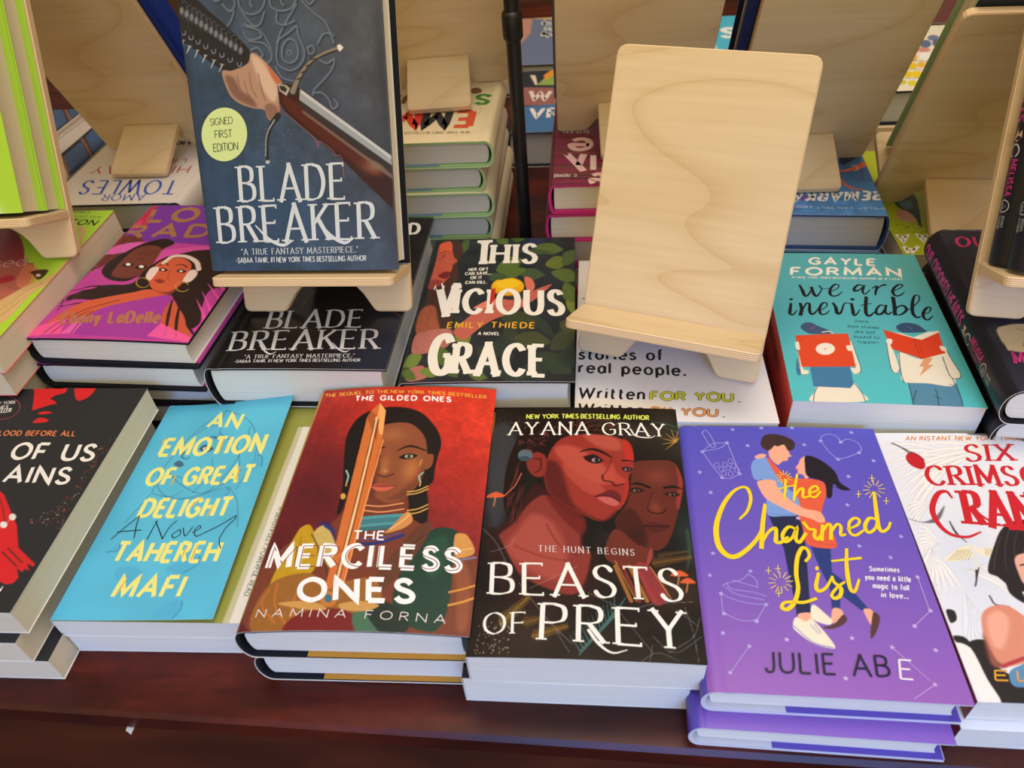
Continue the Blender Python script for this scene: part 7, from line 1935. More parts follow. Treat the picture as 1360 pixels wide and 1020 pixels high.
ART['S3'] = {
 'base': (36,42,46),
 'ops': [
  ('N',[(14,.4)]),
  ('B',(40,52,84),(106.7,212.8),(11.3,14.6),.9),
  ('P',(84,104,48),.48,1,[(105.7,200.9),(113.7,208),(123.2,208.6),(130.3,202.2),(134.5,196.4),(130,191.9),(122.7,187.9),(113.4,191.4)]),
  ('s',(110,130,58),.32,.16,.7,[(105.7,200.9),(120,198.7),(134.5,196.4)]),
  ('P',(98,112,44),.47,1,[(117.4,169.2),(121.9,180.2),(128.6,185.1),(134.8,181.6),(138.8,177.3),(136.3,170.6),(131.7,163.2),(124.5,162.8)]),
  ('s',(124,138,54),.31,.16,.7,[(117.4,169.2),(128,173.3),(138.8,177.3)]),
  ('P',(84,104,48),.47,1,[(123.4,156.1),(131.8,162.1),(141.1,161.1),(147.5,153.4),(151.2,146.6),(146.5,142.7),(139.1,139.8),(130.3,145)]),
  ('s',(110,130,58),.31,.16,.7,[(123.4,156.1),(137.3,151.3),(151.2,146.6)]),
  ('P',(70,92,50),.47,1,[(134.1,168.6),(133.1,181.4),(135.7,191.6),(141.1,194.9),(145.4,195.4),(146.3,187.8),(146,177.6),(141.3,170.4)]),
  ('s',(96,118,60),.32,.16,.7,[(134.1,168.6),(139.7,181.9),(145.4,195.4)]),
  ('P',(84,104,48),.47,1,[(136.7,139.3),(144.4,133.3),(148.4,123),(147.3,112.4),(145.3,105.2),(140.8,108.1),(135.5,114.4),(133.9,126.3)]),
  ('s',(110,130,58),.31,.16,.7,[(136.7,139.3),(141.1,122.1),(145.3,105.2)]),
  ('P',(110,130,60),.46,1,[(138,109.9),(144.2,108.1),(149.1,102),(150.8,93.9),(151.1,88.1),(147.6,88.7),(142.8,91.5),(139.2,99.6)]),
  ('s',(136,156,70),.3,.15,.7,[(138,109.9),(144.6,98.9),(151.1,88.1)]),
  ('P',(62,82,54),.46,1,[(92.3,155.8),(99.1,162.5),(107.2,163.1),(113.3,157.2),(117,151.7),(113.2,147.5),(107,143.7),(99,147)]),
  ('s',(88,108,64),.31,.15,.7,[(92.3,155.8),(104.6,153.8),(117,151.7)]),
  ('P',(84,104,48),.48,1,[(64.3,234.4),(71.7,232.8),(77,225.4),(78.1,214.9),(77.9,207.2),(73.7,207.6),(68.1,210.6),(64.5,220.9)]),
  ('s',(110,130,58),.32,.16,.7,[(64.3,234.4),(71.2,220.7),(77.9,207.2)]),
  ('P',(70,92,50),.48,1,[(79.2,225.3),(84.3,230.7),(89.7,230),(93.1,223),(94.9,217),(92,213.5),(87.5,210.8),(82.7,215.3)]),
  ('s',(96,118,60),.32,.16,.7,[(79.2,225.3),(87,221.1),(94.9,217)]),
  ('P',(62,82,54),.47,1,[(90.1,194.8),(99.7,197.3),(111,196.8),(119.8,193.4),(125,190.5),(119.8,188.9),(111,187.7),(99.7,190)]),
  ('s',(88,108,64),.31,.16,.7,[(90.1,194.8),(107.5,192.7),(125,190.5)]),
  ('P',(70,92,50),.47,1,[(36.2,224.6),(38.6,213.6),(38.4,202.6),(35.6,195.7),(33.2,192.1),(31.6,198),(30.4,207.2),(32.1,217.3)]),
  ('s',(96,118,60),.31,.16,.7,[(36.2,224.6),(34.7,208.1),(33.2,192.1)]),
  ('P',(84,104,48),.46,1,[(70.2,160.2),(73.7,175.5),(80.8,184.5),(88.9,183.1),(94.5,179.7),(92.6,170.4),(88.4,159.3),(79.8,155.5)]),
  ('s',(110,130,58),.3,.15,.7,[(70.2,160.2),(82.2,169.8),(94.5,179.7)]),
  ('P',(62,82,54),.45,1,[(64.2,145.9),(70.1,151.4),(77.7,153.9),(84,152.4),(87.9,150.4),(84.6,147.1),(79,143.3),(71.2,142.9)]),
  ('s',(88,108,64),.3,.15,.7,[(64.2,145.9),(76,148.2),(87.9,150.4)]),
  ('P',(56,66,44),.44,1,[(78.8,87.2),(90.3,94),(103.8,93),(113.8,84.2),(119.7,76.6),(113.2,72.2),(102.8,68.9),(89.7,74.8)]),
  ('s',(82,92,54),.29,.15,.7,[(78.8,87.2),(99.2,81.9),(119.7,76.6)]),
  ('P',(48,60,46),.43,1,[(85.2,75.9),(92.8,69.2),(97.4,58.4),(97,47.8),(95.6,40.8),(91.1,44.1),(85.7,50.9),(83.4,63)]),
  ('s',(74,86,56),.29,.14,.7,[(85.2,75.9),(90.5,58.1),(95.6,40.8)]),
  ('P',(66,72,46),.43,1,[(93.5,56),(102.3,63.8),(112.7,64.3),(120.5,57),(125.2,50.2),(120.3,45.3),(112.3,41),(102.1,45.1)]),
  ('s',(92,98,56),.29,.14,.7,[(93.5,56),(109.3,53.1),(125.2,50.2)]),
  ('P',(56,66,44),.43,1,[(125,41),(127.1,55.2),(133,64.9),(140.5,66),(145.9,64.6),(144.9,56),(141.8,45.2),(134.1,39.6)]),
  ('s',(82,92,54),.29,.14,.7,[(125,41),(135.3,52.6),(145.9,64.6)]),
  ('P',(48,60,46),.43,1,[(114.9,35.1),(125.4,37.2),(135.4,31.4),(140.7,19.7),(143.1,10.6),(137.1,8.8),(128.4,9.5),(120,19.6)]),
  ('s',(74,86,56),.28,.14,.7,[(114.9,35.1),(129.1,22.8),(143.1,10.6)]),
  ('P',(44,56,50),.41,1,[(99.6,8.2),(104.6,20.1),(112.6,26.3),(120.5,24.1),(125.7,20.5),(122.9,13.3),(117.6,5),(108.7,3.2)]),
  ('s',(70,82,60),.28,.14,.7,[(99.6,8.2),(112.5,14.3),(125.7,20.5)]),
  ('P',(44,56,50),.42,1,[(71.4,49.9),(79.6,50.8),(87.7,45.8),(92.4,36.7),(94.8,29.7),(90.2,28.8),(83.3,29.9),(76.2,38)]),
  ('s',(70,82,60),.28,.14,.7,[(71.4,49.9),(83.2,39.8),(94.8,29.7)]),
  ('P',(48,60,46),.42,1,[(63,43.6),(71.9,41.6),(79.2,33.5),(81.8,22.4),(82.5,14.2),(77.4,14.8),(70.4,18.3),(65,29.2)]),
  ('s',(74,86,56),.28,.14,.7,[(63,43.6),(72.8,28.8),(82.5,14.2)]),
  ('P',(44,56,50),.43,1,[(131.8,32.2),(137.5,41.4),(143.4,42.2),(147,34),(148.8,26.4),(145.5,20.6),(140.6,15.5),(135.4,20)]),
  ('s',(70,82,60),.29,.14,.7,[(131.8,32.2),(140.3,29.3),(148.8,26.4)]),
  ('P',(44,56,50),.44,1,[(109.9,86.1),(117.1,82.4),(123.3,74.2),(126.2,64.7),(127.3,58.1),(123.2,59.8),(117.4,64.2),(112.4,74.3)]),
  ('s',(70,82,60),.29,.15,.7,[(109.9,86.1),(118.6,72),(127.3,58.1)]),
  ('P',(44,56,50),.41,1,[(81.2,8.5),(88,12.4),(96.1,12.2),(102.3,7.8),(106,3.8),(102.3,1.27),(96,-.77),(88,2.04)]),
  ('s',(70,82,60),.27,.14,.7,[(81.2,8.5),(93.6,6.2),(106,3.8)]),
  ('P',(66,72,46),.44,1,[(132.6,77.7),(138.3,81.2),(143.2,79.1),(145.2,71.8),(145.9,65.8),(142.6,63.4),(137.9,62.1),(134.2,67.6)]),
  ('s',(92,98,56),.3,.15,.7,[(132.6,77.7),(139.2,71.7),(145.9,65.8)]),
  ('P',(70,44,38),1.22,1,[(18.4,217.7),(26.4,217.7),(32.9,202.4),(33.1,188.4),(30.2,174.5),(34.3,150.5),(27.5,127.1),(20.1,102.1),(9.9,92.5),(7.7,112),(8.2,132.1),(19.2,137.3),(23.8,163.6),(24.1,191)]),
  ('P',(190,88,66),.61,1,[(7.7,210.3),(12.6,217.3),(18.8,216.3),(22.6,199.3),(25.3,188.2),(29.8,178.9),(26.1,173.9),(26.2,166.4),(25,160.4),(24.9,153),(22.8,147.7),(19,139.4),(7.5,133.2),(7,150.2),(7.9,182.4)]),
  ('P',(226,96,62),2.13,.8,[(8.3,211.7),(18.6,215.7),(22.1,199.3),(13,196.3)]),
  ('P',(130,50,44),2.02,.7,[(7.5,133.2),(19,139.4),(16.6,147.7),(7.9,147.6)]),
  ('s',(60,26,24),[.6,1.35,.6],.45,1,[(9.8,194.8),(14.5,198.6),(20.5,196.5)]),
  ('s',(60,30,26),.89,.45,1,[(10,185.2),(13.8,188),(16,193.6)]),
  ('P',(116,34,40),.44,1,[(13.8,155),(19.3,161.4),(24.8,159.9),(23.1,150.4),(18.1,150.3)]),
  ('s',(80,24,30),.44,.15,1,[(14.1,155),(24.5,157.2)]),
  ('s',(130,54,46),.75,.45,1,[(28.3,178.3),(26.7,173.4),(25.3,172.8)]),
  ('P',(156,84,60),1.4,1,[(6,102.2),(15.3,107),(22.8,89.9),(26.2,70.9),(20.1,64),(8,61.9),(3,80.6)]),
  ('P',(70,44,36),2.27,.8,[(20.1,102.1),(35.2,92.3),(34.3,73.1),(26,73.2)]),
  ('P',(176,108,98),1.09,1,[(5.3,61.9),(15.4,68.7),(34.6,70.8),(39.9,59),(35.7,45.4),(22.9,38.9),(7,37.1)]),
  ('N',[(2,.1)]),
  ('P',(176,108,98),.79,1,[(4.4,15.4),(18.1,21.4),(23.8,6.3),(8.6,2.54)]),
  ('P',(110,130,60),.4,1,[(.29,22.5),(2.09,32.2),(6.6,37.6),(12.1,36.4),(15.9,34),(15.1,28.2),(12.7,21.3),(7,19.2)]),
  ('s',(136,156,70),.26,.13,.7,[(.29,22.5),(8.1,28.2),(15.9,34)]),
  ('P',(84,104,48),.39,1,[(-.11,17.4),(5,18.4),(10.3,15.3),(13.5,9.3),(15.2,4.7),(12.3,3.8),(7.9,4.2),(3.2,9.4)]),
  ('s',(110,130,58),.26,.13,.7,[(-.11,17.4),(7.6,11),(15.2,4.7)]),
  ('P',(110,130,60),.42,1,[(42.3,78.8),(50.4,72.5),(55.2,61.8),(54.9,51.1),(53.5,44),(48.9,47.1),(43,53.7),(40.6,65.8)]),
  ('s',(136,156,70),.28,.14,.7,[(42.3,78.8),(48,61.2),(53.5,44)]),
  ('P',(84,104,48),.41,1,[(26.1,46.2),(33.9,43.2),(40.1,35.1),(42.1,25.1),(42.5,18),(38,19.2),(32,23.3),(27.5,33.5)]),
  ('s',(110,130,58),.27,.14,.7,[(26.1,46.2),(34.4,32),(42.5,18)]),
  ('P',(110,130,60),.4,1,[(16.4,14.4),(21.3,18.6),(27.3,18.7),(32.2,14.6),(35.2,10.8),(32.5,8.1),(27.9,5.9),(21.8,8.3)]),
  ('s',(136,156,70),.26,.13,.7,[(16.4,14.4),(25.8,12.6),(35.2,10.8)]),
  ('P',(84,104,48),.41,1,[(58.2,9.8),(62.9,12.7),(68.2,12),(72.2,7.8),(74.5,4.2),(71.9,2.31),(67.7,1),(62.5,3.9)]),
  ('s',(110,130,58),.27,.14,.7,[(58.2,9.8),(66.3,7),(74.5,4.2)]),
  ('P',(70,92,50),.41,1,[(35.9,22.8),(41.4,22),(46.4,17.4),(48.8,10.7),(49.8,5.7),(46.7,5.8),(42.2,7.7),(38,14.2)]),
  ('s',(96,118,60),.27,.14,.7,[(35.9,22.8),(42.9,14.2),(49.8,5.7)]),
  ('P',(186,96,80),.56,1,[(39.2,66),(46.3,80.1),(55,94.5),(61.2,106.9),(72.3,114.4),(87.2,111.8),(99,114.3),(108.9,127.2),(122.2,135.7),(123.2,133.6),(111,114.3),(99.6,101.7),(88.4,91.8),(74.5,83.2),(63.9,72.7),(53.8,58.8),(48.6,54.2)]),
  ('P',(214,128,104),.86,1,[(54.4,101.9),(66.6,111.9),(78.5,109.3),(67.4,101.9),(56,99.5)]),
  ('s',(130,56,50),.58,.44,.7,[(67.8,96.9),(84.9,101.8),(100.6,111.8)]),
  ('P',(206,112,90),.77,1,[(98,148.3),(105,145.7),(108.6,132.5),(104.6,122.1),(101.3,127.2)]),
  ('e',(226,168,20),.6,1,[(82.9,133.4),(15.6,.06),(.93,-15)]),
  ('P',(236,196,40),3,.8,[(70.5,140.2),(85.1,146.6),(94.7,137.7),(86.2,129.8),(74,132.4)]),
  ('P',(186,110,20),1.78,.7,[(69.9,127.2),(83.8,119.5),(96.8,127.2),(89.8,117.9),(76.4,119.5)]),
  ('P',(84,104,48),.45,1,[(70,150.8),(76.7,161),(85.9,166.4),(94.1,164.7),(99.3,161.8),(95.6,155.6),(89,148.4),(79.3,146.7)]),
  ('s',(110,130,58),.3,.15,.7,[(70,150.8),(84.5,156.3),(99.3,161.8)]),
  ('P',(62,82,54),.45,1,[(62.1,152.6),(67.9,156.3),(74.8,156.3),(80.2,152.5),(83.4,149),(80.2,146.6),(75,144.6),(68.1,146.9)]),
  ('s',(88,108,64),.3,.15,.7,[(62.1,152.6),(72.8,150.8),(83.4,149)]),
 ],
 'text': [
  ('t','T',(48.4,172.6),(63.9,172.9),(46.8,214.2),'slab',(234,230,218)),
  ('t','HIS',(64.8,173.4),(107.1,173),(64.2,207.1),'slab',(234,230,218)),
  ('t','V',(20.9,91.9),(37.5,92.2),(17.2,137.3),'slab',(234,230,218)),
  ('t','ICIOUS',(37.2,93.7),(134.6,89),(35.9,130.2),'slab',(234,230,218)),
  ('q',(186,40,30),[(67.6,129.2),(71.7,131.1),(72,114.4),(70,105.6),(68,105.6)]),
  ('t','EMILY THIEDE',(33,72),(110.3,69.5),(33.1,79.8),'widebold',(230,170,50)),
  ('t','A NOVEL',(61.7,60.8),(80.1,60.2),(61.8,64.7),'bold',(234,230,218)),
  ('t','G',(26.2,10.9),(41.6,10.8),(23.9,61.1),'slab',(234,230,218)),
  ('t','RACE',(46.1,10.7),(121.2,6.6),(44.7,49.3),'slab',(234,230,218)),
  ('t','HER GIFT',(43.1,161.2),(61.7,161.4),(43,165.8),'bold',(234,230,218)),
  ('t','CAN SAVE...',(40.3,154.2),(65.3,154.2),(40.2,158.8),'bold',(234,230,218)),
  ('t','OR IT',(46.3,147.1),(57,147.2),(46.2,151.6),'bold',(234,230,218)),
  ('t','CAN KILL.',(42.1,139.2),(62.4,139.1),(42,143.7),'bold',(234,230,218)),
 ],
 'step': .6,
}
ART['S4'] = {
 'base': (226,222,220),
 'ops': [],
 'text': [
  ('t','stories of',(2.55,76.6),(73.8,75.1),(2.97,89.9),'bold',(28,28,30),.9),
  ('t','real people.',(2.82,59),(91.5,54.9),(3.2,72.1),'bold',(28,28,30),.9),
  ('t','Written',(3,27.6),(55.8,25.5),(4,39.7),'bold',(28,28,30),.9),
  ('t','Written',(2.72,9.2),(54.1,7.6),(3.7,20.4),'bold',(28,28,30),.9),
  ('t','FOR YOU',(61.5,25.2),(126.2,24.2),(62.5,34.5),'out',(60,60,40)),
  ('t','FOR YOU',(61.5,25.2),(126.2,24.2),(62.5,34.5),'outin',(206,206,50)),
  ('t','.',(130.7,23),(132.4,23),(131.5,28.4),'black',(28,28,30),1.4),
  ('t','BY YOU',(61.1,7.7),(112.1,6.7),(62.1,16),'out',(90,60,40)),
  ('t','BY YOU',(61.1,7.7),(112.1,6.7),(62.1,16),'outin',(226,150,90)),
  ('t','.',(116.4,5.6),(118,5.6),(117,10.8),'black',(28,28,30),1.4),
  ('k',(28,28,30),1.35,[(4.9,166.2),(7,166.2)]),
 ],
 'step': 3,
}
ART['S5'] = {
 'base': (84,178,184),
 'ops': [
  ('G',[(60.5,206.3),(69.4,4.9)],[(0,(84,164,170)),(.5,(84,176,184)),(1,(84,190,196))]),
  ('P',(232,224,204),.27,1,[(14.4,-.15),(17.2,10.8),(24.2,24.1),(36.1,29.1),(47.9,25.2),(52.2,12.5),(53,2.08)]),
  ('s',(30,50,64),.54,.14,1,[(15,.29),(17.7,10.9),(24.5,24.1)]),
  ('s',(30,50,64),.56,.14,1,[(47.9,25.2),(52.2,12.5),(53.2,1.68)]),
  ('p',(84,136,164),.14,1,[(89.4,25),(125.3,26.7),(123.5,11.6),(122.1,-1.82),(86.1,-.46)]),
  ('s',(30,50,64),.56,.14,1,[(89.3,24.6),(88.1,10),(87.2,-.01)]),
  ('s',(30,50,64),.55,.14,1,[(107.5,19.4),(106.9,10.8),(104.9,.42)]),
  ('s',(30,50,64),.55,.14,1,[(123.7,22.3),(123.5,11.6),(122,-.41)]),
  ('s',(30,50,64),.54,.14,1,[(104.4,10.7),(108.3,7.8)]),
  ('s',(30,50,64),.55,.14,1,[(93.1,16.6),(88.4,5.8)]),
  ('p',(66,120,160),.14,1,[(18.7,40.7),(49.8,42.2),(48.1,20.9),(44.8,16.4),(17.6,17.3)]),
  ('P',(60,110,150),.14,1,[(9.9,50.8),(11.4,46.1),(9.2,30.1),(7.4,34.5)]),
  ('P',(232,224,204),.15,1,[(12.9,72.8),(16,75.4),(12.7,40.4),(17,36.1),(14.9,31.2),(10.5,32.4),(10.7,46.1)]),
  ('P',(232,224,204),.15,1,[(53.3,72.2),(57,72.4),(57.3,53),(57.1,38),(52.1,32.5),(49.5,41),(54,42.4)]),
  ('s',(30,50,64),.44,.15,1,[(12.6,70.3),(11.4,46.1),(10.4,31.9),(15.1,31.2)]),
  ('s',(30,50,64),.44,.15,1,[(57,72.4),(57.5,53),(57.1,38),(52.1,32.5)]),
  ('P',(62,86,118),.3,1,[(18.9,92.3),(22.9,98.5),(28,99.3),(33,95.3),(40.8,89.4),(44.2,84.9),(29.3,83.2),(22.9,85.4)]),
  ('s',(232,224,204),1.21,.15,1,[(35.7,86.1),(41.9,87.4),(43.7,84.9)]),
  ('s',(196,80,70),.61,.15,1,[(26.7,90.8),(30.8,92.8)]),
  ('p',(218,72,40),.15,1,[(12.9,81.1),(56.1,85),(54,42.4),(12.4,40.4)]),
  ('s',(232,110,60),.44,.3,.7,[(17,70.5),(27.1,78.5),(40.7,80.4)]),
  ('s',(232,100,60),.29,.15,.5,[(48.3,64.1),(45.9,57.9),(41.7,52.7),(36.2,49.4),(30.4,48.5),(25.3,50.2),(21.7,54.2),(20.3,59.8),(21.3,66.1),(24.6,72.1),(29.7,76.6),(35.6,78.8),(41.4,78.3),(45.8,75.2),(48.3,70.1),(48.2,63.9)]),
  ('s',(232,100,60),.29,.15,.5,[(51.9,64.3),(48.9,56.3),(43.5,49.6),(36.6,45.5),(29.3,44.3),(22.9,46.5),(18.4,51.5),(16.6,58.7),(17.8,66.9),(22,74.6),(28.4,80.5),(36,83.4),(43.3,82.8),(49,78.7),(52,72),(51.9,64)]),
  ('e',(236,228,214),.29,1,[(34.4,63.9),(7.6,.37),(-1.3,-7.8)]),
  ('e',(110,70,60),0,1,[(34.4,63.9),(.58,.03),(-.13,-.73)]),
  ('P',(232,224,204),.15,1,[(11.4,70.2),(14.4,72.8),(14.2,63),(11.6,62.9)]),
  ('P',(232,224,204),.15,1,[(51.5,68.4),(56,68.7),(55.1,62.5),(51.9,62.4)]),
  ('P',(232,224,204),.15,1,[(91.1,61.8),(106.4,54.2),(124.7,63.4),(125.6,51.6),(123.2,24.4),(102.9,25.2),(86,26.2),(87.7,40.6)]),
  ('s',(30,50,64),.58,.15,1,[(91.1,61.8),(87.1,40.5),(86.1,24.9)]),
  ('s',(30,50,64),.58,.15,1,[(124.7,58.6),(122.9,40),(123.4,24.9),(119.6,25.1)]),
  ('P',(232,224,204),.15,1,[(124.5,70.7),(129,68.5),(129.1,56.5),(131,37.6),(127.2,32.3),(122.7,34.3),(123.4,51.5)]),
  ('s',(30,50,64),.59,.15,1,[(129,68.5),(129.3,56.5),(131.1,37),(126.9,32.1),(122.5,35),(123.3,58.6)]),
  ('P',(232,224,204),.15,1,[(84.5,76.2),(88.5,78.9),(87.5,66.5),(86.7,40.5),(83.3,35.4),(80.3,40.2),(81.8,59)]),
  ('s',(30,50,64),.59,.15,1,[(84.2,73.7),(81.9,56.6),(80.5,39.8),(83.3,35.4),(86.8,40.5)]),
  ('p',(216,150,100),.44,.9,[(110.2,57.9),(115.4,55.8),(109.5,47.3),(113.8,47.5),(99.5,33.2),(106,44.9),(102.2,44.7)]),
  ('P',(52,78,110),.31,1,[(96.8,96),(104.4,101.7),(113.9,100.3),(118.5,93.7),(118.7,90.1),(100.4,88.4)]),
  ('s',(90,120,150),.61,.15,1,[(105.6,97.2),(108,94.7),(108.6,91.4)]),
  ('p',(232,224,204),.15,1,[(88.7,89.1),(100,86.6),(107.1,82.3),(120.2,90.1),(129.8,92.4),(129.4,89.8),(112.8,78.8),(91,86.2)]),
  ('p',(214,66,36),.15,1,[(85.3,91.6),(106.8,81.1),(113,79.3),(128.9,90),(126.8,63),(106.7,54.5),(86.8,66)]),
  ('s',(150,40,30),.45,.15,1,[(106.6,80.3),(106.4,54.4)]),
  ('s',(150,40,30),.3,.15,1,[(109.9,78.9),(109.4,56)]),
  ('P',(232,224,204),.15,1,[(85.4,78.8),(89.5,78.5),(87.8,72.6),(84.7,71.8)]),
  ('P',(232,224,204),.15,1,[(124.9,72),(128.9,70.9),(128.3,66),(124.8,66.3)]),
 ],
 'text': [
  ('t','GAYLE',(41.1,190),(99.8,189),(43.4,200.5),'black',(236,230,212)),
  ('t','FORMAN',(22.4,171.7),(118.1,172.5),(24.4,183.4),'black',(236,230,212)),
  ('t','#1 NEW YORK TIMES BESTSELLING AUTHOR OF IF I STAY',(22.1,166.1),(118.3,165.4),(22.6,168.9),'bold',(226,224,210)),
  ('k',(24,26,30),[2.29,3.4,2,.86],[(27.4,154.3),(28.5,147.2),(29.4,138.2),(33,140.8),(38,151.7)]),
  ('k',(24,26,30),[2.86,3.1,1.43,.86,.86,.72],[(37.1,151.1),(37.4,142.6),(39.1,137.9),(42.9,142.9),(45.9,150.7),(44.4,154.7),(45.3,149.8),(54,150.7)]),
  ('k',(24,26,30),[.86,1.15,2,2.86,2,.86],[(51.8,144.3),(59.5,150.7),(61.4,155.5),(58.3,156.8),(53.4,149.8),(51.5,142.3),(53.2,138.6),(57.5,139.6),(62.8,145.5)]),
  ('k',(24,26,30),[1.16,2.02,2.89,1.73,1.16],[(82.6,154.5),(78.7,156.8),(73.9,150.8),(73.7,146.8),(78.1,149),(82.6,154.5)]),
  ('k',(24,26,30),[2,2.29,1.43,.86],[(83.3,155.4),(80.1,146.3),(81.5,142.4),(87.3,149.5)]),
  ('k',(24,26,30),[1.15,2,2.29,1.15],[(89.7,152),(94,155.1),(91.2,146.2),(89.9,141.2)]),
  ('k',(24,26,30),[.85,1.42,2.55],[(91.4,147.3),(97,155.2),(101.5,157.5)]),
  ('k',(24,26,30),[.85,1.13,1.99,2.84,1.99,.85],[(104.9,146.9),(112.7,152.3),(116.6,157.4),(113.6,158.5),(108,152.5),(105.5,145.6),(107,140.8),(111.3,142.2),(115.6,146.8)]),
  ('k',(24,26,30),[2.23,3.1,1.95,.84],[(15.7,125.9),(14,118.1),(12.9,111.3),(15.5,110.2),(19.5,116.5)]),
  ('k',(24,26,30),[2.79,3.3],[(23.8,126.2),(23.8,118.6),(21.6,110.3)]),
  ('k',(24,26,30),[1.1,1.93,2.76,2.21,.83],[(23.2,114.5),(28.5,126.1),(31.5,126.2),(30.1,117),(30.7,111.1),(34.2,113.5),(37.9,119.7)]),
  ('k',(24,26,30),[.83,1.1,1.93,2.76,1.93,.83],[(39.8,117.1),(45.5,123.1),(46,128.1),(42.5,127.2),(38.9,119.3),(38.5,111.8),(42.2,111.5),(46.8,116.3)]),
  ('k',(24,26,30),[2.23,3.3,1.67,.84],[(51.7,127.6),(52.8,121.9),(52.5,112.9),(55.9,114.5),(61.3,127.7),(67,127.6)]),
  ('k',(24,26,30),[2.53,3.1,1.69,.84],[(66.9,127.2),(66.4,118.8),(65.7,110.9),(68.4,112.2),(72.5,119.1)]),
  ('k',(24,26,30),[3.1,3.1,2.84,1.13],[(81.3,137.2),(78.4,125.1),(76.4,113.7),(78.4,110.1),(83.8,115.9)]),
  ('k',(24,26,30),[.97,.97],[(74.6,125.3),(83.8,128.4)]),
  ('k',(24,26,30),[1.11,1.95,2.79,1.67],[(94.6,124),(91.2,126.5),(86,119.4),(85.2,113),(89.7,114.3),(94.6,123)]),
  ('k',(24,26,30),[1.95,2.51,1.11],[(95.5,125.9),(92.8,117.1),(94.3,113.2),(98.2,116.6)]),
  ('k',(24,26,30),[3.4,3.4,3.1],[(103.9,137.6),(102.3,126.2),(99.9,113.3)]),
  ('k',(24,26,30),[.82,1.91,2.73,1.64,.82],[(100.2,114.5),(104.2,112.8),(110.7,119.8),(110.1,126.2),(105,124.5),(101.9,119)]),
  ('k',(24,26,30),[.83,1.1,1.1,2.76,3,1.1],[(111.2,119.5),(117.1,124.7),(125.1,135.1),(125.9,142.6),(122.3,140.8),(117.8,128.9),(115,115.6),(116.7,109.7),(120.1,111.2)]),
  ('k',(24,26,30),[.82,1.09,1.91,2.73,2.19,.82],[(121.6,113.7),(128.4,117.7),(131.6,123.9),(128.9,124.5),(124.2,117.9),(122.3,110),(124.8,106.8),(130.5,112.6)]),
  ('q',(24,26,30),[(18.6,133),(18.5,133.7),(18.1,134.2),(17.4,134.5),(16.6,134.4),(15.9,134.1),(15.4,133.5),(15.1,132.8),(15.2,132.1),(15.6,131.6),(16.2,131.3),(17,131.4),(17.8,131.7),(18.3,132.3)],1),
  ('q',(24,26,30),[(71,134.2),(71,134.9),(70.6,135.5),(69.9,135.8),(69,135.8),(68.2,135.4),(67.5,134.8),(67.2,134),(67.2,133.2),(67.6,132.6),(68.3,132.3),(69.2,132.4),(70,132.8),(70.7,133.4)],1),
  ('t','Some',(64.3,100.7),(75.6,100.3),(65.1,104.3),'script',(30,86,104)),
  ('t','love stories',(57.6,93.3),(82.1,92.2),(58.4,97.1),'script',(30,86,104)),
  ('t','are just',(61.8,86),(77.8,85.4),(62.7,89.9),'script',(30,86,104)),
  ('t','bound to',(59.9,79),(79.6,78.6),(60.7,82.8),'script',(30,86,104)),
  ('t','happen',(61.5,72.3),(77.7,72.3),(62.3,75.7),'script',(30,86,104)),
 ],
 'step': .55,
}
ART['S5low'] = {
 'base': (80,172,180),
 'ops': [
  ('p',(232,224,204),.3,1,[(24,0),(70,0),(66,8),(28,8)]),
  ('p',(84,136,164),.3,1,[(90,0),(122,0),(121,8),(92,8)]),
 ],
 'text': [],
 'step': 1.5,
}
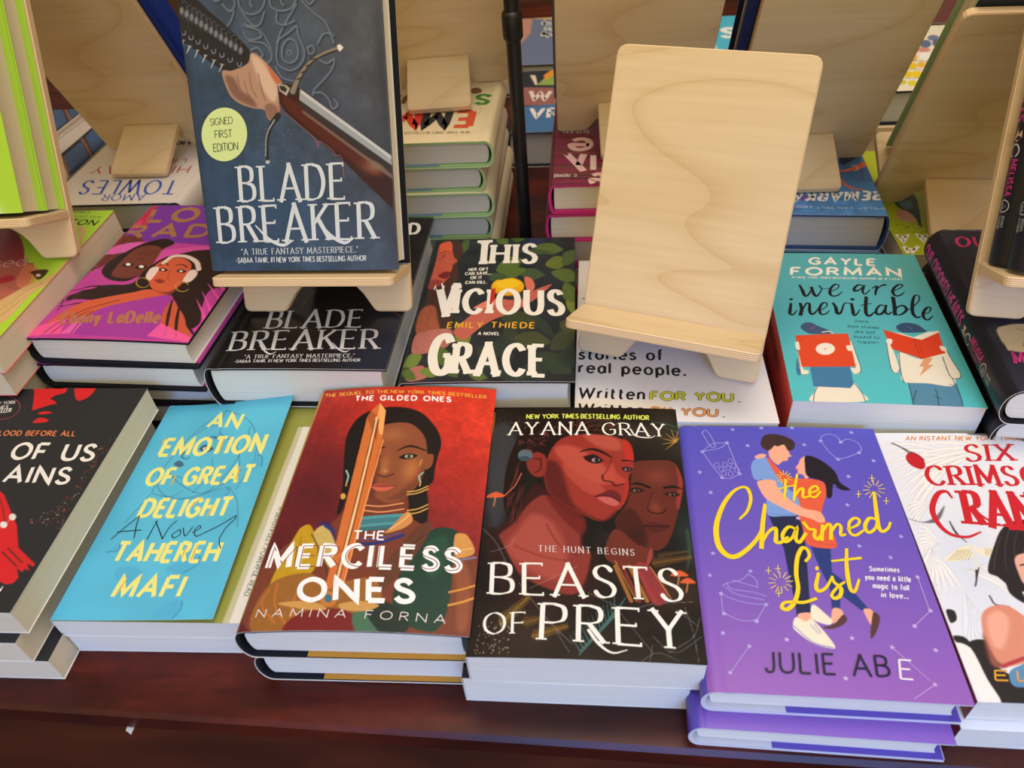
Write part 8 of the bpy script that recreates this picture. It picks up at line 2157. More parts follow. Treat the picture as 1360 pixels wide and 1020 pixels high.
ART['S1'] = {
 'base': (186,64,152),
 'ops': [
  ('p',(186,44,84),.39,1,[(-7.2,224.3),(20.3,225.5),(22.3,175.3),(-.12,166.7),(-8.5,200.7)]),
  ('p',(206,60,110),.38,1,[(-4.3,174.6),(8.3,194.6),(13,178.3),(-1.36,161.9)]),
  ('P',(116,50,158),.59,1,[(16.3,225.3),(121.2,233.4),(162.2,145.4),(79.8,147.5),(6.1,155.1),(-.76,171.5),(19,181.8)]),
  ('P',(104,46,44),.54,1,[(-7.5,92.2),(-2.61,112.7),(-3.4,158.7),(11.8,162.2),(31.8,149.9),(18,118.8),(5.5,98),(.88,83.5)]),
  ('P',(216,96,176),.56,1,[(1.11,136.4),(10.7,146.4),(31.8,149.9),(32.9,140.5),(27.5,132.7),(1.1,127.8)]),
  ('P',(34,22,26),.55,1,[(17.1,98),(13.8,112.8),(20.6,128),(33.4,146.8),(51.9,156),(66.2,147.3),(59,134.6),(61.5,103.9),(54,86.1),(44.8,82.6),(29.7,86.8)]),
  ('P',(112,56,46),.55,1,[(29.3,94.4),(27,115.9),(30.7,137.3),(42.7,143.8),(57.5,138.3),(61.9,125.2),(60.2,99.1),(50.9,88.4),(39.8,88.5)]),
  ('P',(30,18,20),.37,1,[(32,108.7),(35.8,113.5),(43.3,110.5),(39.6,106.3)]),
  ('e',(232,226,220),.19,1,[(37.4,110.5),(2.61,0),(1.27,-2.41)]),
  ('P',(30,18,20),.38,1,[(47.3,105.1),(51.2,109.9),(58.8,106.9),(55,102.7)]),
  ('e',(232,226,220),.19,1,[(52.8,106.9),(2.64,.01),(1.26,-2.4)]),
  ('s',(70,34,32),.95,.57,.8,[(41.5,120.5),(50.5,117.8)]),
  ('s',(70,34,32),.95,.57,.8,[(39.3,128.1),(51.7,126.4)]),
  ('s',(70,34,32),.95,.57,.8,[(40.7,132.8),(54.9,131.4)]),
  ('p',(220,84,170),.58,.8,[(59,134.6),(83,141.1),(105.2,144.6),(109.5,131.9),(74.6,119.2),(63.4,103.9)]),
  ('P',(40,26,26),.54,1,[(22.3,70.5),(33.2,76.9),(57.4,79.6),(59.3,100.9),(67.6,121.6),(82.7,130.1),(101.2,136.6),(146.2,135.5),(194.5,76.1),(140.6,76.5),(138.7,53),(147.8,27.1),(140.7,18.9),(121.6,41.9),(110.5,56.4),(96.2,62.4),(77.4,69.8),(66.3,62.8),(41.7,54.6),(20.2,55),(6,55.2),(13.2,67.7)]),
  ('s',(40,26,26),[.71,2.12,2.12],.18,1,[(3.3,66.4),(20,74.8),(45.4,74.5)]),
  ('s',(40,26,26),[.7,2.11,2.11],.18,1,[(2.69,58.1),(19.3,66.2),(46.4,65.9)]),
  ('s',(40,26,26),[.7,2.1,2.1],.18,1,[(3.9,49.8),(18.6,57.8),(40.1,57.5)]),
  ('s',(40,26,26),[.7,2.09,2.09],.17,1,[(5.2,44.3),(25.1,49.4),(39.6,51.9)]),
  ('s',(226,84,160),[.39,2.34,.59],.39,1,[(129.8,82.6),(146.5,64.6),(156.2,52.7)]),
  ('s',(226,84,160),[.39,2.33,.58],.39,1,[(129.9,70.7),(147.4,47.1),(157.9,29.7)]),
  ('s',(226,84,160),[.38,2.3,.58],.38,1,[(130,59),(147.4,35.6),(155.9,18.5)]),
  ('s',(226,84,160),[.39,2.35,.59],.39,1,[(132.8,88.6),(146.5,76.5),(158.3,64.5)]),
  ('P',(204,92,62),.51,1,[(6.9,8.3),(12.9,30.6),(25.1,49.4),(43.5,58),(64.8,65.7),(80.4,71.2),(101.1,63.7),(108.6,56.4),(92.4,48.1),(67.4,40.2),(50.2,32.3),(28.4,27.5),(17.2,7.9)]),
  ('P',(204,92,62),.57,1,[(69.2,91.9),(66,109.9),(70.8,119.1),(84.4,122.9),(99.5,113.1),(104.8,97.8),(105.8,81.3),(98.8,68.1),(83.2,71.2),(72.7,83)]),
  ('P',(166,70,50),1.5,.7,[(83.2,71.2),(98.8,68.1),(105.8,81.3),(105.9,91.8),(104.9,71),(99.9,62.3)]),
  ('P',(40,24,26),.38,1,[(72.3,102.1),(75.7,105.1),(82.1,101.5),(78.6,99.4)]),
  ('e',(230,220,210),.19,1,[(76.9,102.1),(1.71,0),(.77,-1.51)]),
  ('P',(40,24,26),.38,1,[(90.9,100.9),(94.4,103.9),(100.9,100.2),(97.3,98.1)]),
  ('e',(230,220,210),.19,1,[(95.5,100.8),(1.73,0),(.76,-1.51)]),
  ('s',(40,24,26),1.15,.38,1,[(69.3,109.3),(74.2,112.4),(78.6,110)]),
  ('s',(40,24,26),1.16,.39,1,[(86.1,110),(92.2,111.2),(98.3,107)]),
  ('s',(150,62,48),.96,.58,.8,[(84.9,100.9),(88.2,88.8),(92.6,85.8)]),
  ('P',(140,50,50),.38,1,[(77.2,85.3),(81.5,87.1),(88.4,84.1),(84.5,80.6)]),
  ('s',(226,206,196),4.6,.58,1,[(72.1,113.6),(75.7,124.7),(89.3,124.8),(103.4,116.2),(111.5,103.9)]),
  ('P',(232,206,200),.56,1,[(65.1,91.9),(63.4,103.9),(67.5,106.9),(72.4,103.3),(73.5,86.5),(70.4,85.4)]),
  ('P',(232,206,200),.58,1,[(104.3,85.8),(103.3,100.8),(107.9,103.3),(113.3,97.2),(112.8,85.7),(107.7,82.8)]),
  ('P',(196,86,60),.56,1,[(111.2,25.3),(106.5,42.2),(106.7,56.4),(123.5,41.8),(136.9,24.6),(149.4,3.5),(122,8.5)]),
  ('s',(40,26,26),[1.51,3,1.89],.38,1,[(108.6,56.4),(115.1,36.4),(125.8,8.4)]),
  ('s',(40,26,26),[1.52,3,1.9],.38,1,[(117.7,53.4),(125.5,30.5),(135.8,6.7)]),
  ('s',(40,26,26),[1.52,3,1.9],.38,1,[(129.2,41.7),(137.8,24.6),(148.9,11.8)]),
  ('P',(160,56,156),.53,1,[(43.2,7.1),(42.8,29.8),(51.4,43.3),(74.5,54.1),(104.3,63.4),(108.4,42.1),(113.4,25.2),(123.5,4.4),(79.4,4.5)]),
  ('p',(236,84,150),.34,1,[(2.18,1.98),(4.1,16.2),(24.9,27.6),(31.7,6.1),(14.3,4.1)]),
  ('p',(226,96,180),.35,1,[(43.2,7.1),(31.7,6.1),(37.2,27.2),(44.9,32.5)]),
  ('p',(236,90,160),.37,.9,[(110.6,6.2),(114.2,23.8),(148.2,7.7),(150.8,.77)]),
  ('s',(40,26,26),.86,.17,1,[(16.2,6.7),(22,23.6),(36.8,40.9),(59.9,54.4)]),
  ('s',(40,26,26),.87,.17,1,[(23.1,6.4),(28,22.1),(40.1,38)]),
  ('s',(40,26,26),.88,.18,1,[(41.5,7.1),(40.5,24.4),(43.6,38)]),
  ('s',(40,26,26),.87,.17,1,[(8.3,38.8),(8.7,44.2),(4.3,55.3)]),
  ('s',(186,150,60),.94,.37,1,[(75.2,77.6),(74.2,74.5),(71,73.7),(66.7,75.5),(62.7,79.2),(60.4,83.6),(60.5,87.3),(63.1,88.9),(67.2,88),(71.5,84.8)]),
  ('s',(186,150,60),.96,.38,1,[(115.7,73.1),(114.5,70),(111.2,69.2),(106.9,71),(102.9,74.7),(100.7,79.2),(100.9,82.9),(103.6,84.6),(107.8,83.6),(112,80.4)]),
  ('D',[(230,190,160)],10,.4,1,[(-1.94,95.1),(4.5,109.8),(11.3,103.9),(4.7,86.3)]),
 ],
 'text': [
  ('t','LOVE',(16.4,188.9),(125.9,191.5),(11.6,213.5),'black',(164,114,76)),
  ('t','RADIO',(6.3,158.3),(142.1,161.6),(3.2,180),'black',(164,114,76)),
  ('t','Ebony LaDelle',(23.9,20.1),(111.8,24.2),(18.2,35.3),'black',(176,112,84),.8),
 ],
 'step': .6,
}
ART['S0'] = {
 'base': (168,212,60),
 'ops': [
  ('P',(176,96,84),.6,1,[(76.4,47.7),(56,121.1),(54.5,167.6),(101.8,126.2),(114,119.1),(128.3,82.4),(120.3,69.4),(112.7,58.7),(106,35.2)]),
  ('P',(150,60,64),1.05,1,[(43.4,111.8),(18.8,185),(61.1,179),(99.2,128.8),(85.5,122.8),(66.7,113.1)]),
  ('P',(222,130,96),1.91,.7,[(111.3,94.8),(106.2,120.1),(122.1,112.5),(129.2,100.9),(128.5,86.5),(123.9,80.9)]),
  ('P',(176,36,56),.32,1,[(75.9,97.1),(91.8,98.2),(99.3,102.8),(107.7,99.4),(105.6,92.4),(95.5,89.5),(81,88.2)]),
  ('s',(120,20,40),.32,.13,1,[(83.9,93.5),(97.5,95.5),(105.7,96.5)]),
  ('P',(60,34,36),.9,.9,[(117.5,107.8),(123,110.8),(132.9,110.1),(134.1,98.2),(130.8,95.5),(122.4,102.9)]),
  ('e',(220,200,190),.32,1,[(127.7,102.2),(2.51,-.32),(1.27,-2.48)]),
  ('s',(120,70,50),.75,.5,.8,[(109.2,84.8),(115.3,82),(122.8,83.1)]),
  ('P',(206,172,116),.29,1,[(117.4,25),(100.3,45),(112.8,62.5),(120,75.4),(126,86.8),(133.9,94),(142.2,105.7),(146.7,115.9),(150,126.5),(152.9,105.4),(144.8,88.6),(137.7,73.3),(137.1,53.9),(136.7,39.1),(130.2,27.2)]),
  ('P',(206,172,116),.31,1,[(142.7,104.5),(147.4,116.9),(146.2,138.4),(136.2,172),(127.8,184.4),(121.6,185.3),(134.5,166.1),(141.7,139),(141.7,118.8)]),
  ('s',(156,116,70),.53,.3,.8,[(118.1,43),(126,59),(130.6,78.1),(139.9,89.2)]),
  ('s',(236,214,170),.36,.24,.8,[(120,40.9),(127.9,56.9),(132.5,75.9),(141.8,86.9)]),
  ('s',(156,116,70),.52,.29,.8,[(126,34.8),(132.1,50.7),(132.4,66)]),
  ('s',(236,214,170),.35,.23,.8,[(127.8,32.8),(134,48.6),(134.3,63.9)]),
  ('s',(156,116,70),.52,.29,.8,[(117.7,33.9),(127.6,43.8),(130.7,58.5)]),
  ('s',(236,214,170),.36,.24,.8,[(119.6,31.9),(129.5,41.7),(132.7,56.3)]),
  ('s',(156,116,70),.56,.31,.8,[(142.6,93),(147,102.9),(147.5,119.1)]),
  ('s',(236,214,170),.38,.25,.8,[(144.6,90.7),(149,100.5),(149.5,116.6)]),
 ],
 'text': [
  ('t','ssed',(66.7,114.2),(106.2,117.9),(60.4,129.4),'script',(196,150,140),1.1),
  ('t','McQUISTON',(54.3,197.8),(137.4,187.2),(55,206.8),'bold',(40,50,34)),
  ('t','AUTHOR OF',(100.7,212.3),(121.6,210),(100.1,216.4),'sans',(110,130,60)),
  ('t','ONE LAST STOP',(97.5,205.3),(137.5,200.1),(97.1,209.3),'sans',(110,130,60)),
 ],
 'step': .8,
}
ART['Lf'] = {
 'base': (170,214,64),
 'ops': [
  ('B',(236,236,226),(114.3,-2.36),(9,9.6),.9),
 ],
 'text': [],
 'step': 2,
}
ART['S6'] = {
 'base': (40,42,58),
 'ops': [
  ('N',[(20,.3)]),
  ('P',(196,178,140),.25,1,[(6.9,71.8),(5.6,46.9),(8.7,44),(24.7,44),(34.5,74.2)]),
  ('s',(50,44,40),.33,.08,1,[(17.4,48.7),(20.3,55.5),(23.9,59.2)]),
  ('s',(50,44,40),.34,.08,1,[(20,70.1),(22.8,68.4),(27.6,70.6)]),
  ('P',(220,218,214),.08,1,[(10.4,23.2),(12.7,23.9),(10.9,19.9)]),
 ],
 'text': [
  ('t','OUR',(9,186.9),(42.4,186.5),(10.8,202.2),'slab',(200,54,120)),
  ('t','OUR',(9,186.9),(42.4,186.5),(10.8,202.2),'thin',(70,26,50),.5),
  ('t','-A CROOKED BEAUTY-',(10.7,213.4),(52.6,211.1),(10.8,216.2),'serif',(170,170,176)),
  ('t','MELISSA',(6.5,30.5),(51,29.9),(7.5,42.1),'slab',(200,54,120)),
  ('t','MELISSA',(6.5,30.5),(51,29.9),(7.5,42.1),'thin',(70,26,50),.5),
 ],
 'step': 1,
}
ART['T0'] = {
 'base': (214,206,198),
 'ops': [],
 'text': [
  ('t','TOWLES',(22,184.4),(135.5,178.5),(15.5,216.1),'hand',(56,92,180),.8),
  ('t','AMOR',(47,214.1),(96.9,212.5),(43.5,228.3),'hand',(56,92,180),.9),
  ('t','HIGHWAY',(21.9,148.7),(141.9,142.6),(19.8,166.5),'hand',(190,60,70),.9),
  ('t','LINCOLN',(34.9,129.6),(124.4,124.4),(32.7,139.8),'sans',(190,60,70)),
  ('t','A NOVEL',(48.4,81.2),(80.4,79.7),(46,91.3),'bold',(60,60,64)),
 ],
 'step': 1,
}
ART['T1'] = {
 'base': (226,210,172),
 'ops': [
  ('P',(120,80,50),.67,1,[(32,91.8),(24.1,88.4),(19.5,101.5),(28.9,104.7)]),
  ('s',(190,160,120),.49,.32,1,[(29.9,124.9),(15,145.8),(18.8,168)]),
  ('s',(200,170,130),.45,.3,1,[(42,212),(17.5,207.1),(1.72,187.5)]),
 ],
 'text': [
  ('t','E',(23.5,153.4),(39.5,152),(23.6,189.9),'black',(214,84,50)),
  ('t','M',(47.7,152.8),(72.3,150.6),(46.9,189.1),'black',(44,44,50)),
  ('t','M',(80.2,150.6),(106,148.3),(77.3,186.9),'black',(214,60,50)),
  ('t','A',(110.8,147.9),(133.7,145.8),(106.8,184.5),'black',(214,84,50)),
  ('t','S',(9,110),(22,108.7),(10.4,134.6),'black',(64,140,50)),
  ('t','TRAUB',(28.4,108.8),(121.8,99.5),(28.9,132.9),'black',(120,74,40)),
  ('t','NEW YORK TIMES BESTSELLER',(21.1,201.3),(87.5,198.1),(20.8,206.8),'sans',(150,134,104)),
 ],
 'step': 1,
}
ART['T2'] = {
 'base': (120,40,66),
 'ops': [
  ('s',(176,54,106),[.39,1.75,1.56,.58],.58,.9,[(-3.1,165.9),(20.1,162.8),(60.2,158.3),(114.7,155.6)]),
  ('s',(150,44,84),[.39,1.75,1.56,.58],.58,.9,[(-1.86,162.7),(21.3,159.6),(61.3,158.3),(115.5,152.4)]),
  ('s',(150,44,84),[.39,1.74,1.55,.58],.58,.9,[(-1.05,159.5),(22,158.9),(61.9,154.2),(116,149.3)]),
  ('s',(56,50,56),[.39,1.74,1.55,.58],.58,.9,[(-7,156.9),(16.1,156.4),(56,152.6),(110,146.8)]),
  ('s',(56,50,56),[.39,1.73,1.54,.58],.58,.9,[(-6.5,153.7),(16.4,152.9),(56.2,146.7),(110.2,143.8)]),
  ('s',(74,84,66),[.39,1.73,1.54,.58],.58,.9,[(-9.3,150.9),(13.7,147.8),(53.4,147.2),(107.2,141)]),
  ('s',(130,70,52),[.38,1.73,1.53,.58],.58,.9,[(-9.5,147.8),(13.3,147.7),(52.9,140.9),(106.7,138)]),
  ('s',(56,50,56),[.38,1.72,1.53,.57],.57,.9,[(-2,144.1),(20.8,140.6),(60.2,140.4),(113.6,134.5)]),
  ('s',(112,96,64),[.38,1.73,1.53,.58],.58,.9,[(-7.4,141.6),(15.4,138),(54.7,136.2),(108.1,131.9)]),
  ('s',(56,50,56),[.38,1.72,1.53,.57],.57,.9,[(-8.5,138.6),(14.2,135.1),(53.5,134.8),(106.7,129.1)]),
  ('s',(74,84,66),[.38,1.71,1.52,.57],.57,.9,[(-7.1,135.5),(15.5,134.1),(54.7,131.9),(107.8,126.1)]),
  ('s',(112,96,64),[.38,1.71,1.52,.57],.57,.9,[(-7.4,132.5),(15.2,131.3),(54.2,126.1),(107.3,123.2)]),
  ('s',(150,44,84),[.38,1.7,1.51,.57],.57,.9,[(-3.5,129.2),(19,126.7),(57.9,126.2),(110.7,120)]),
  ('s',(96,50,62),[.38,1.69,1.5,.56],.56,.9,[(-.88,126.1),(21.5,124.3),(60.3,122),(112.9,116.9)]),
  ('s',(130,70,52),[.38,1.69,1.5,.56],.56,.9,[(-4.7,123.4),(17.7,122.8),(56.5,119.6),(109,114.4)]),
  ('s',(150,44,84),[.37,1.68,1.49,.56],.56,.9,[(.78,120.1),(23.1,118.8),(61.6,115.7),(113.9,111.1)]),
  ('s',(74,84,66),[.37,1.68,1.49,.56],.56,.9,[(-5.6,117.7),(16.6,115.7),(55.2,115),(107.5,108.8)]),
  ('s',(150,44,84),[.37,1.67,1.48,.56],.56,.9,[(-1.72,114.5),(20.5,112.3),(58.8,107.8),(110.9,105.7)]),
  ('s',(80,40,46),[.37,1.67,1.48,.56],.56,.9,[(-1.09,111.5),(21.1,108.3),(59.3,105),(111.2,102.8)]),
  ('s',(96,50,62),[.37,1.67,1.48,.56],.56,.9,[(-3.7,108.9),(18.4,105.8),(56.6,105.3),(108.5,100.2)]),
  ('s',(130,70,52),[.37,1.67,1.48,.56],.56,.9,[(-8.1,106.3),(14,103.8),(52.2,100.5),(104,97.8)]),
  ('s',(176,54,106),[.37,1.66,1.48,.55],.55,.9,[(-8.7,103.6),(13.3,100.4),(51.4,100.7),(103.1,95.1)]),
  ('s',(96,50,62),[.37,1.65,1.47,.55],.55,.9,[(-3.4,100.3),(18.5,99.1),(56.5,97.3),(108,91.9)]),
  ('s',(176,54,106),[.37,1.64,1.46,.55],.55,.9,[(1.25,97.2),(23.1,95.4),(60.9,93.5),(112.1,88.9)]),
  ('s',(96,50,62),[.37,1.65,1.47,.55],.55,.9,[(-5.4,94.9),(16.4,92.3),(54.1,89.9),(105.4,86.6)]),
  ('s',(176,54,106),[.36,1.63,1.45,.54],.54,.9,[(2.22,91.5),(23.9,91),(61.5,89),(112.5,83.4)]),
  ('s',(74,84,66),[.36,1.63,1.45,.54],.54,.9,[(-8.2,89.5),(13.6,87.2),(51.1,85.8),(102.2,81.5)]),
  ('s',(176,54,106),[.36,1.63,1.45,.54],.54,.9,[(-3.5,86.4),(18.2,85.1),(55.6,83.9),(106.5,78.4)]),
  ('s',(150,44,84),[.36,1.62,1.44,.54],.54,.9,[(.37,83.4),(21.9,82.4),(59.3,80.3),(109.9,75.5)]),
  ('s',(112,96,64),[.36,1.62,1.44,.54],.54,.9,[(-1.39,80.8),(20.1,78.3),(57.4,78.2),(107.9,73)]),
  ('s',(74,84,66),[.36,1.62,1.44,.54],.54,.9,[(-4.1,78.3),(17.4,78.2),(54.6,74.5),(105.1,70.5)]),
  ('s',(112,96,64),[.36,1.61,1.44,.54],.54,.9,[(-3.1,75.5),(18.4,72.4),(55.4,70),(105.8,67.8)]),
  ('s',(130,70,52),[.36,1.61,1.44,.54],.54,.9,[(2.43,72.5),(23.8,70.4),(60.7,69.1),(110.8,64.9)]),
  ('s',(176,54,106),[.36,1.62,1.44,.54],.54,.9,[(-4.6,70.3),(16.7,69.1),(53.6,67.6),(103.8,62.7)]),
  ('s',(74,84,66),[.36,1.61,1.43,.54],.54,.9,[(1.13,67.2),(22.4,65.7),(59.1,64.5),(109,59.8)]),
  ('s',(130,70,52),[.35,1.6,1.42,.53],.53,.9,[(1.71,64.6),(22.9,64.1),(59.5,60.6),(109.3,57.2)]),
  ('s',(96,50,62),[.35,1.6,1.42,.53],.53,.9,[(-6.8,62.5),(14.5,60.1),(51.1,59.1),(100.9,55.2)]),
  ('s',(150,44,84),[.35,1.59,1.41,.53],.53,.9,[(.74,59.4),(21.8,58.4),(58.3,54.7),(107.9,52.1)]),
  ('s',(176,54,106),[.35,1.58,1.4,.53],.53,.9,[(1.63,56.7),(22.6,56),(59,51),(108.5,49.5)]),
  ('s',(176,54,106),[.35,1.59,1.41,.53],.53,.9,[(2.99,54),(23.9,53.1),(60.3,51.4),(109.5,46.9)]),
  ('s',(150,44,84),[.35,1.58,1.4,.53],.53,.9,[(-1.99,51.8),(19,49.6),(55.2,48.7),(104.5,44.7)]),
  ('s',(176,54,106),[.35,1.58,1.4,.53],.53,.9,[(-2.02,49.2),(18.9,46.9),(55,44.9),(104.2,42.2)]),
  ('s',(96,50,62),[.35,1.58,1.4,.53],.53,.9,[(-3.1,46.7),(17.7,44.9),(53.8,42.1),(102.9,39.8)]),
  ('s',(74,84,66),[.35,1.57,1.4,.52],.52,.9,[(-3,44.2),(17.8,41.8),(53.8,39.1),(102.8,37.3)]),
  ('s',(130,70,52),[.35,1.56,1.39,.52],.52,.9,[(3.6,41.2),(24.3,38.5),(60.1,37.5),(108.8,34.5)]),
  ('s',(112,96,64),[.35,1.57,1.39,.52],.52,.9,[(-4.4,39.2),(16.3,38.3),(52.2,34.3),(100.9,32.5)]),
  ('s',(176,54,106),[.35,1.56,1.39,.52],.52,.9,[(.82,36.4),(21.5,34.4),(57.1,32),(105.7,29.8)]),
  ('s',(112,96,64),[.34,1.55,1.38,.52],.52,.9,[(.14,33.9),(20.7,31.4),(56.4,30.4),(104.8,27.4)]),
  ('s',(74,84,66),[.34,1.55,1.38,.52],.52,.9,[(-3,31.7),(17.6,30.2),(53.1,26.8),(101.5,25.1)]),
  ('s',(176,54,106),[.34,1.54,1.37,.51],.51,.9,[(1.38,28.9),(21.8,29),(57.3,26.7),(105.5,22.5)]),
  ('s',(130,70,52),[.34,1.54,1.37,.51],.51,.9,[(.48,26.5),(20.9,26.2),(56.3,22.1),(104.4,20.1)]),
  ('s',(112,96,64),[.34,1.54,1.37,.51],.51,.9,[(.63,24.1),(21,24.1),(56.3,20.8),(104.3,17.7)]),
  ('s',(56,50,56),[.34,1.53,1.36,.51],.51,.9,[(-4,21.9),(16.4,19.5),(51.6,19.9),(99.5,15.6)]),
  ('s',(112,96,64),[.34,1.52,1.35,.51],.51,.9,[(-.7,19.3),(19.6,17.9),(54.8,16.2),(102.5,13.1)]),
  ('s',(96,50,62),[.34,1.52,1.35,.51],.51,.9,[(-1.65,16.9),(18.6,15.4),(53.7,13.3),(101.4,10.8)]),
  ('s',(56,50,56),[.34,1.52,1.35,.51],.51,.9,[(1.86,14.3),(22,13.5),(57,11.6),(104.5,8.2)]),
  ('s',(176,54,106),[.34,1.51,1.35,.5],.5,.9,[(3.3,11.8),(23.5,9.6),(58.3,8),(105.7,5.8)]),
  ('s',(96,50,62),[.34,1.51,1.35,.5],.5,.9,[(4.5,9.4),(24.6,8.1),(59.4,6.9),(106.6,3.5)]),
  ('s',(176,54,106),[.34,1.51,1.35,.5],.5,.9,[(.37,7.3),(20.4,6.6),(55.1,3.8),(102.4,1.38)]),
  ('s',(96,50,62),[.33,1.51,1.34,.5],.5,.9,[(3.2,4.8),(23.2,3.8),(57.8,.54),(104.8,-1.07)]),
  ('s',(96,50,62),[.33,1.51,1.34,.5],.5,.9,[(-.24,2.61),(19.7,2.43),(54.3,-.09),(101.3,-3.2)]),
  ('s',(130,70,52),[.33,1.5,1.33,.5],.5,.9,[(4.7,0),(24.6,-2.42),(59,-3.4),(105.9,-5.7)]),
  ('s',(96,50,62),[.33,1.5,1.33,.5],.5,.9,[(3.5,-2.25),(23.3,-3.8),(57.7,-4.9),(104.4,-7.9)]),
  ('s',(96,50,62),[.33,1.5,1.33,.5],.5,.9,[(1,-4.4),(20.8,-5.8),(55.2,-6.2),(101.8,-10)]),
  ('s',(74,84,66),[.33,1.49,1.32,.5],.5,.9,[(-.27,-6.7),(19.5,-9.1),(53.8,-9.6),(100.4,-12.2)]),
  ('s',(130,70,52),[.33,1.48,1.31,.49],.49,.9,[(5.2,-9.2),(24.9,-10),(59,-13.7),(105.4,-14.7)]),
  ('s',(112,96,64),[.33,1.49,1.32,.5],.5,.9,[(1.54,-11.3),(21.2,-11.7),(55.3,-15.9),(101.7,-16.8)]),
  ('s',(130,70,52),[.33,1.48,1.31,.49],.49,.9,[(-1.77,-13.4),(17.9,-13.2),(51.9,-17.8),(98.2,-18.8)]),
  ('s',(176,54,106),[.33,1.48,1.31,.49],.49,.9,[(.68,-15.8),(20.3,-16.3),(54.2,-18.6),(100.4,-21.1)]),
  ('s',(80,40,46),[.33,1.47,1.31,.49],.49,.9,[(2.42,-18.1),(22,-20.4),(55.8,-20.1),(101.8,-23.4)]),
 ],
 'text': [
  ('t','o',(42.2,151.8),(26.2,153.1),(42.1,126.6),'bold',(232,150,160)),
  ('t','k',(20.9,153.6),(9.8,154.5),(21.3,127.4),'bold',(220,110,130)),
  ('t','SUSAN',(41,124.9),(13.4,127.2),(40.2,117.2),'bold',(206,190,186)),
  ('t','e',(42,102.5),(22.3,104),(40,62.9),'bold',(238,196,190)),
  ('t','y',(38.6,40),(21.1,41.9),(33,80.1),'bold',(238,200,200)),
  ('t','l',(45.3,63.3),(43.9,63.4),(45,30.7),'bold',(238,214,210)),
  ('t','e',(55.3,21.3),(43.3,22.1),(53.1,-12),'bold',(238,196,190)),
  ('t','a novel',(27.5,22.3),(6.1,24.3),(27.2,13.7),'sans',(206,186,186)),
 ],
 'step': .8,
}
ART['T2side'] = {
 'base': (120,40,66),
 'ops': [],
 'text': [],
 'step': 4,
}
ART['T3'] = {
 'base': (72,128,186),
 'ops': [
  ('B',(50,90,130),(16.8,133.6),(30,30.5),.7),
  ('N',[(8,.2)]),
  ('P',(30,50,84),.94,1,[(24.4,80.3),(12.1,72.9),(-1.37,76.7),(.28,89.6),(12.6,102.3),(28.9,116.5)]),
  ('B',(60,110,160),(7.6,91.4),(5.3,7.3),.8),
  ('e',(40,90,70),.94,1,[(16.2,78.5),(-2.2,0),(.64,3.7)]),
  ('s',(210,98,60),[9.2,8.6,6.1,4.6],.77,1,[(-8.8,102.2),(7.6,116.4),(18.6,126.8),(31.5,132)]),
  ('s',(210,98,60),[9.5,8,9.5],.95,1,[(-12,53.9),(-3.9,87.8),(-5.9,109.3)]),
  ('s',(210,98,60),[2.07,3.9,3.3,1.18],.59,1,[(34.6,150.5),(32.4,163.5),(25.1,171.4),(17.1,171.6)]),
  ('s',(236,210,190),1.22,.46,1,[(20.2,119.2),(14.3,119.9),(13.6,126.1),(17.7,130.2)]),
  ('s',(236,150,90),.91,.45,1,[(28.2,130.3),(14.6,121.6)]),
  ('s',(70,70,130),3,1.2,.8,[(11,126.8),(13.2,150.3)]),
  ('s',(70,70,130),3,1.21,.8,[(-1.65,123.2),(.58,153.4)]),
  ('s',(50,90,120),1.47,.88,.6,[(32.8,157),(10.9,150.2),(-1.12,163.1)]),
  ('P',(110,80,160),.87,1,[(84.6,191.1),(73.8,186.3),(64.5,192.3),(77,198.7)]),
 ],
 'text': [
  ('t','REMARKABLY',(-.28,175.7),(123.4,182.7),(4.3,193),'black',(228,226,220),.9),
  ('t','SHELBY VAN PELT',(2.74,209.7),(68.5,209.3),(3.5,213.2),'sans',(190,206,220)),
  ('t','A NOVEL',(72.5,207.6),(89.5,206.8),(73.1,211.8),'sans',(190,206,220)),
 ],
 'step': 1,
}
ART['T4'] = {
 'base': (166,180,40),
 'ops': [
  ('P',(26,46,48),.6,1,[(128,122.3),(108.1,106.9),(104.5,120.2),(115.3,169.4),(118.5,175.2),(118.5,151.1),(126.6,138.3)]),
  ('P',(60,100,104),.91,1,[(124.4,125.7),(112,119.8),(113,135.8),(123.6,138.4)]),
  ('P',(190,140,130),.75,1,[(132.2,141.8),(123.1,141.6),(118.7,154.2),(119.2,165.1),(133.4,161.4)]),
  ('D',[(130,140,40),(110,120,40)],60,.8,1,[(138.1,162.4),(113.8,169.5),(117.8,186.8),(145.7,188.6)]),
 ],
 'text': [
  ('t','A',(134.5,189.6),(145.9,189.2),(137.8,204.4),'black',(232,230,220)),
  ('t','A',(115.1,189.2),(126.5,188.8),(118.6,203.7),'black',(232,230,220)),
  ('t','A',(131.7,212.1),(145.3,211.6),(137.7,228.1),'black',(232,230,220)),
 ],
 'step': 1,
}
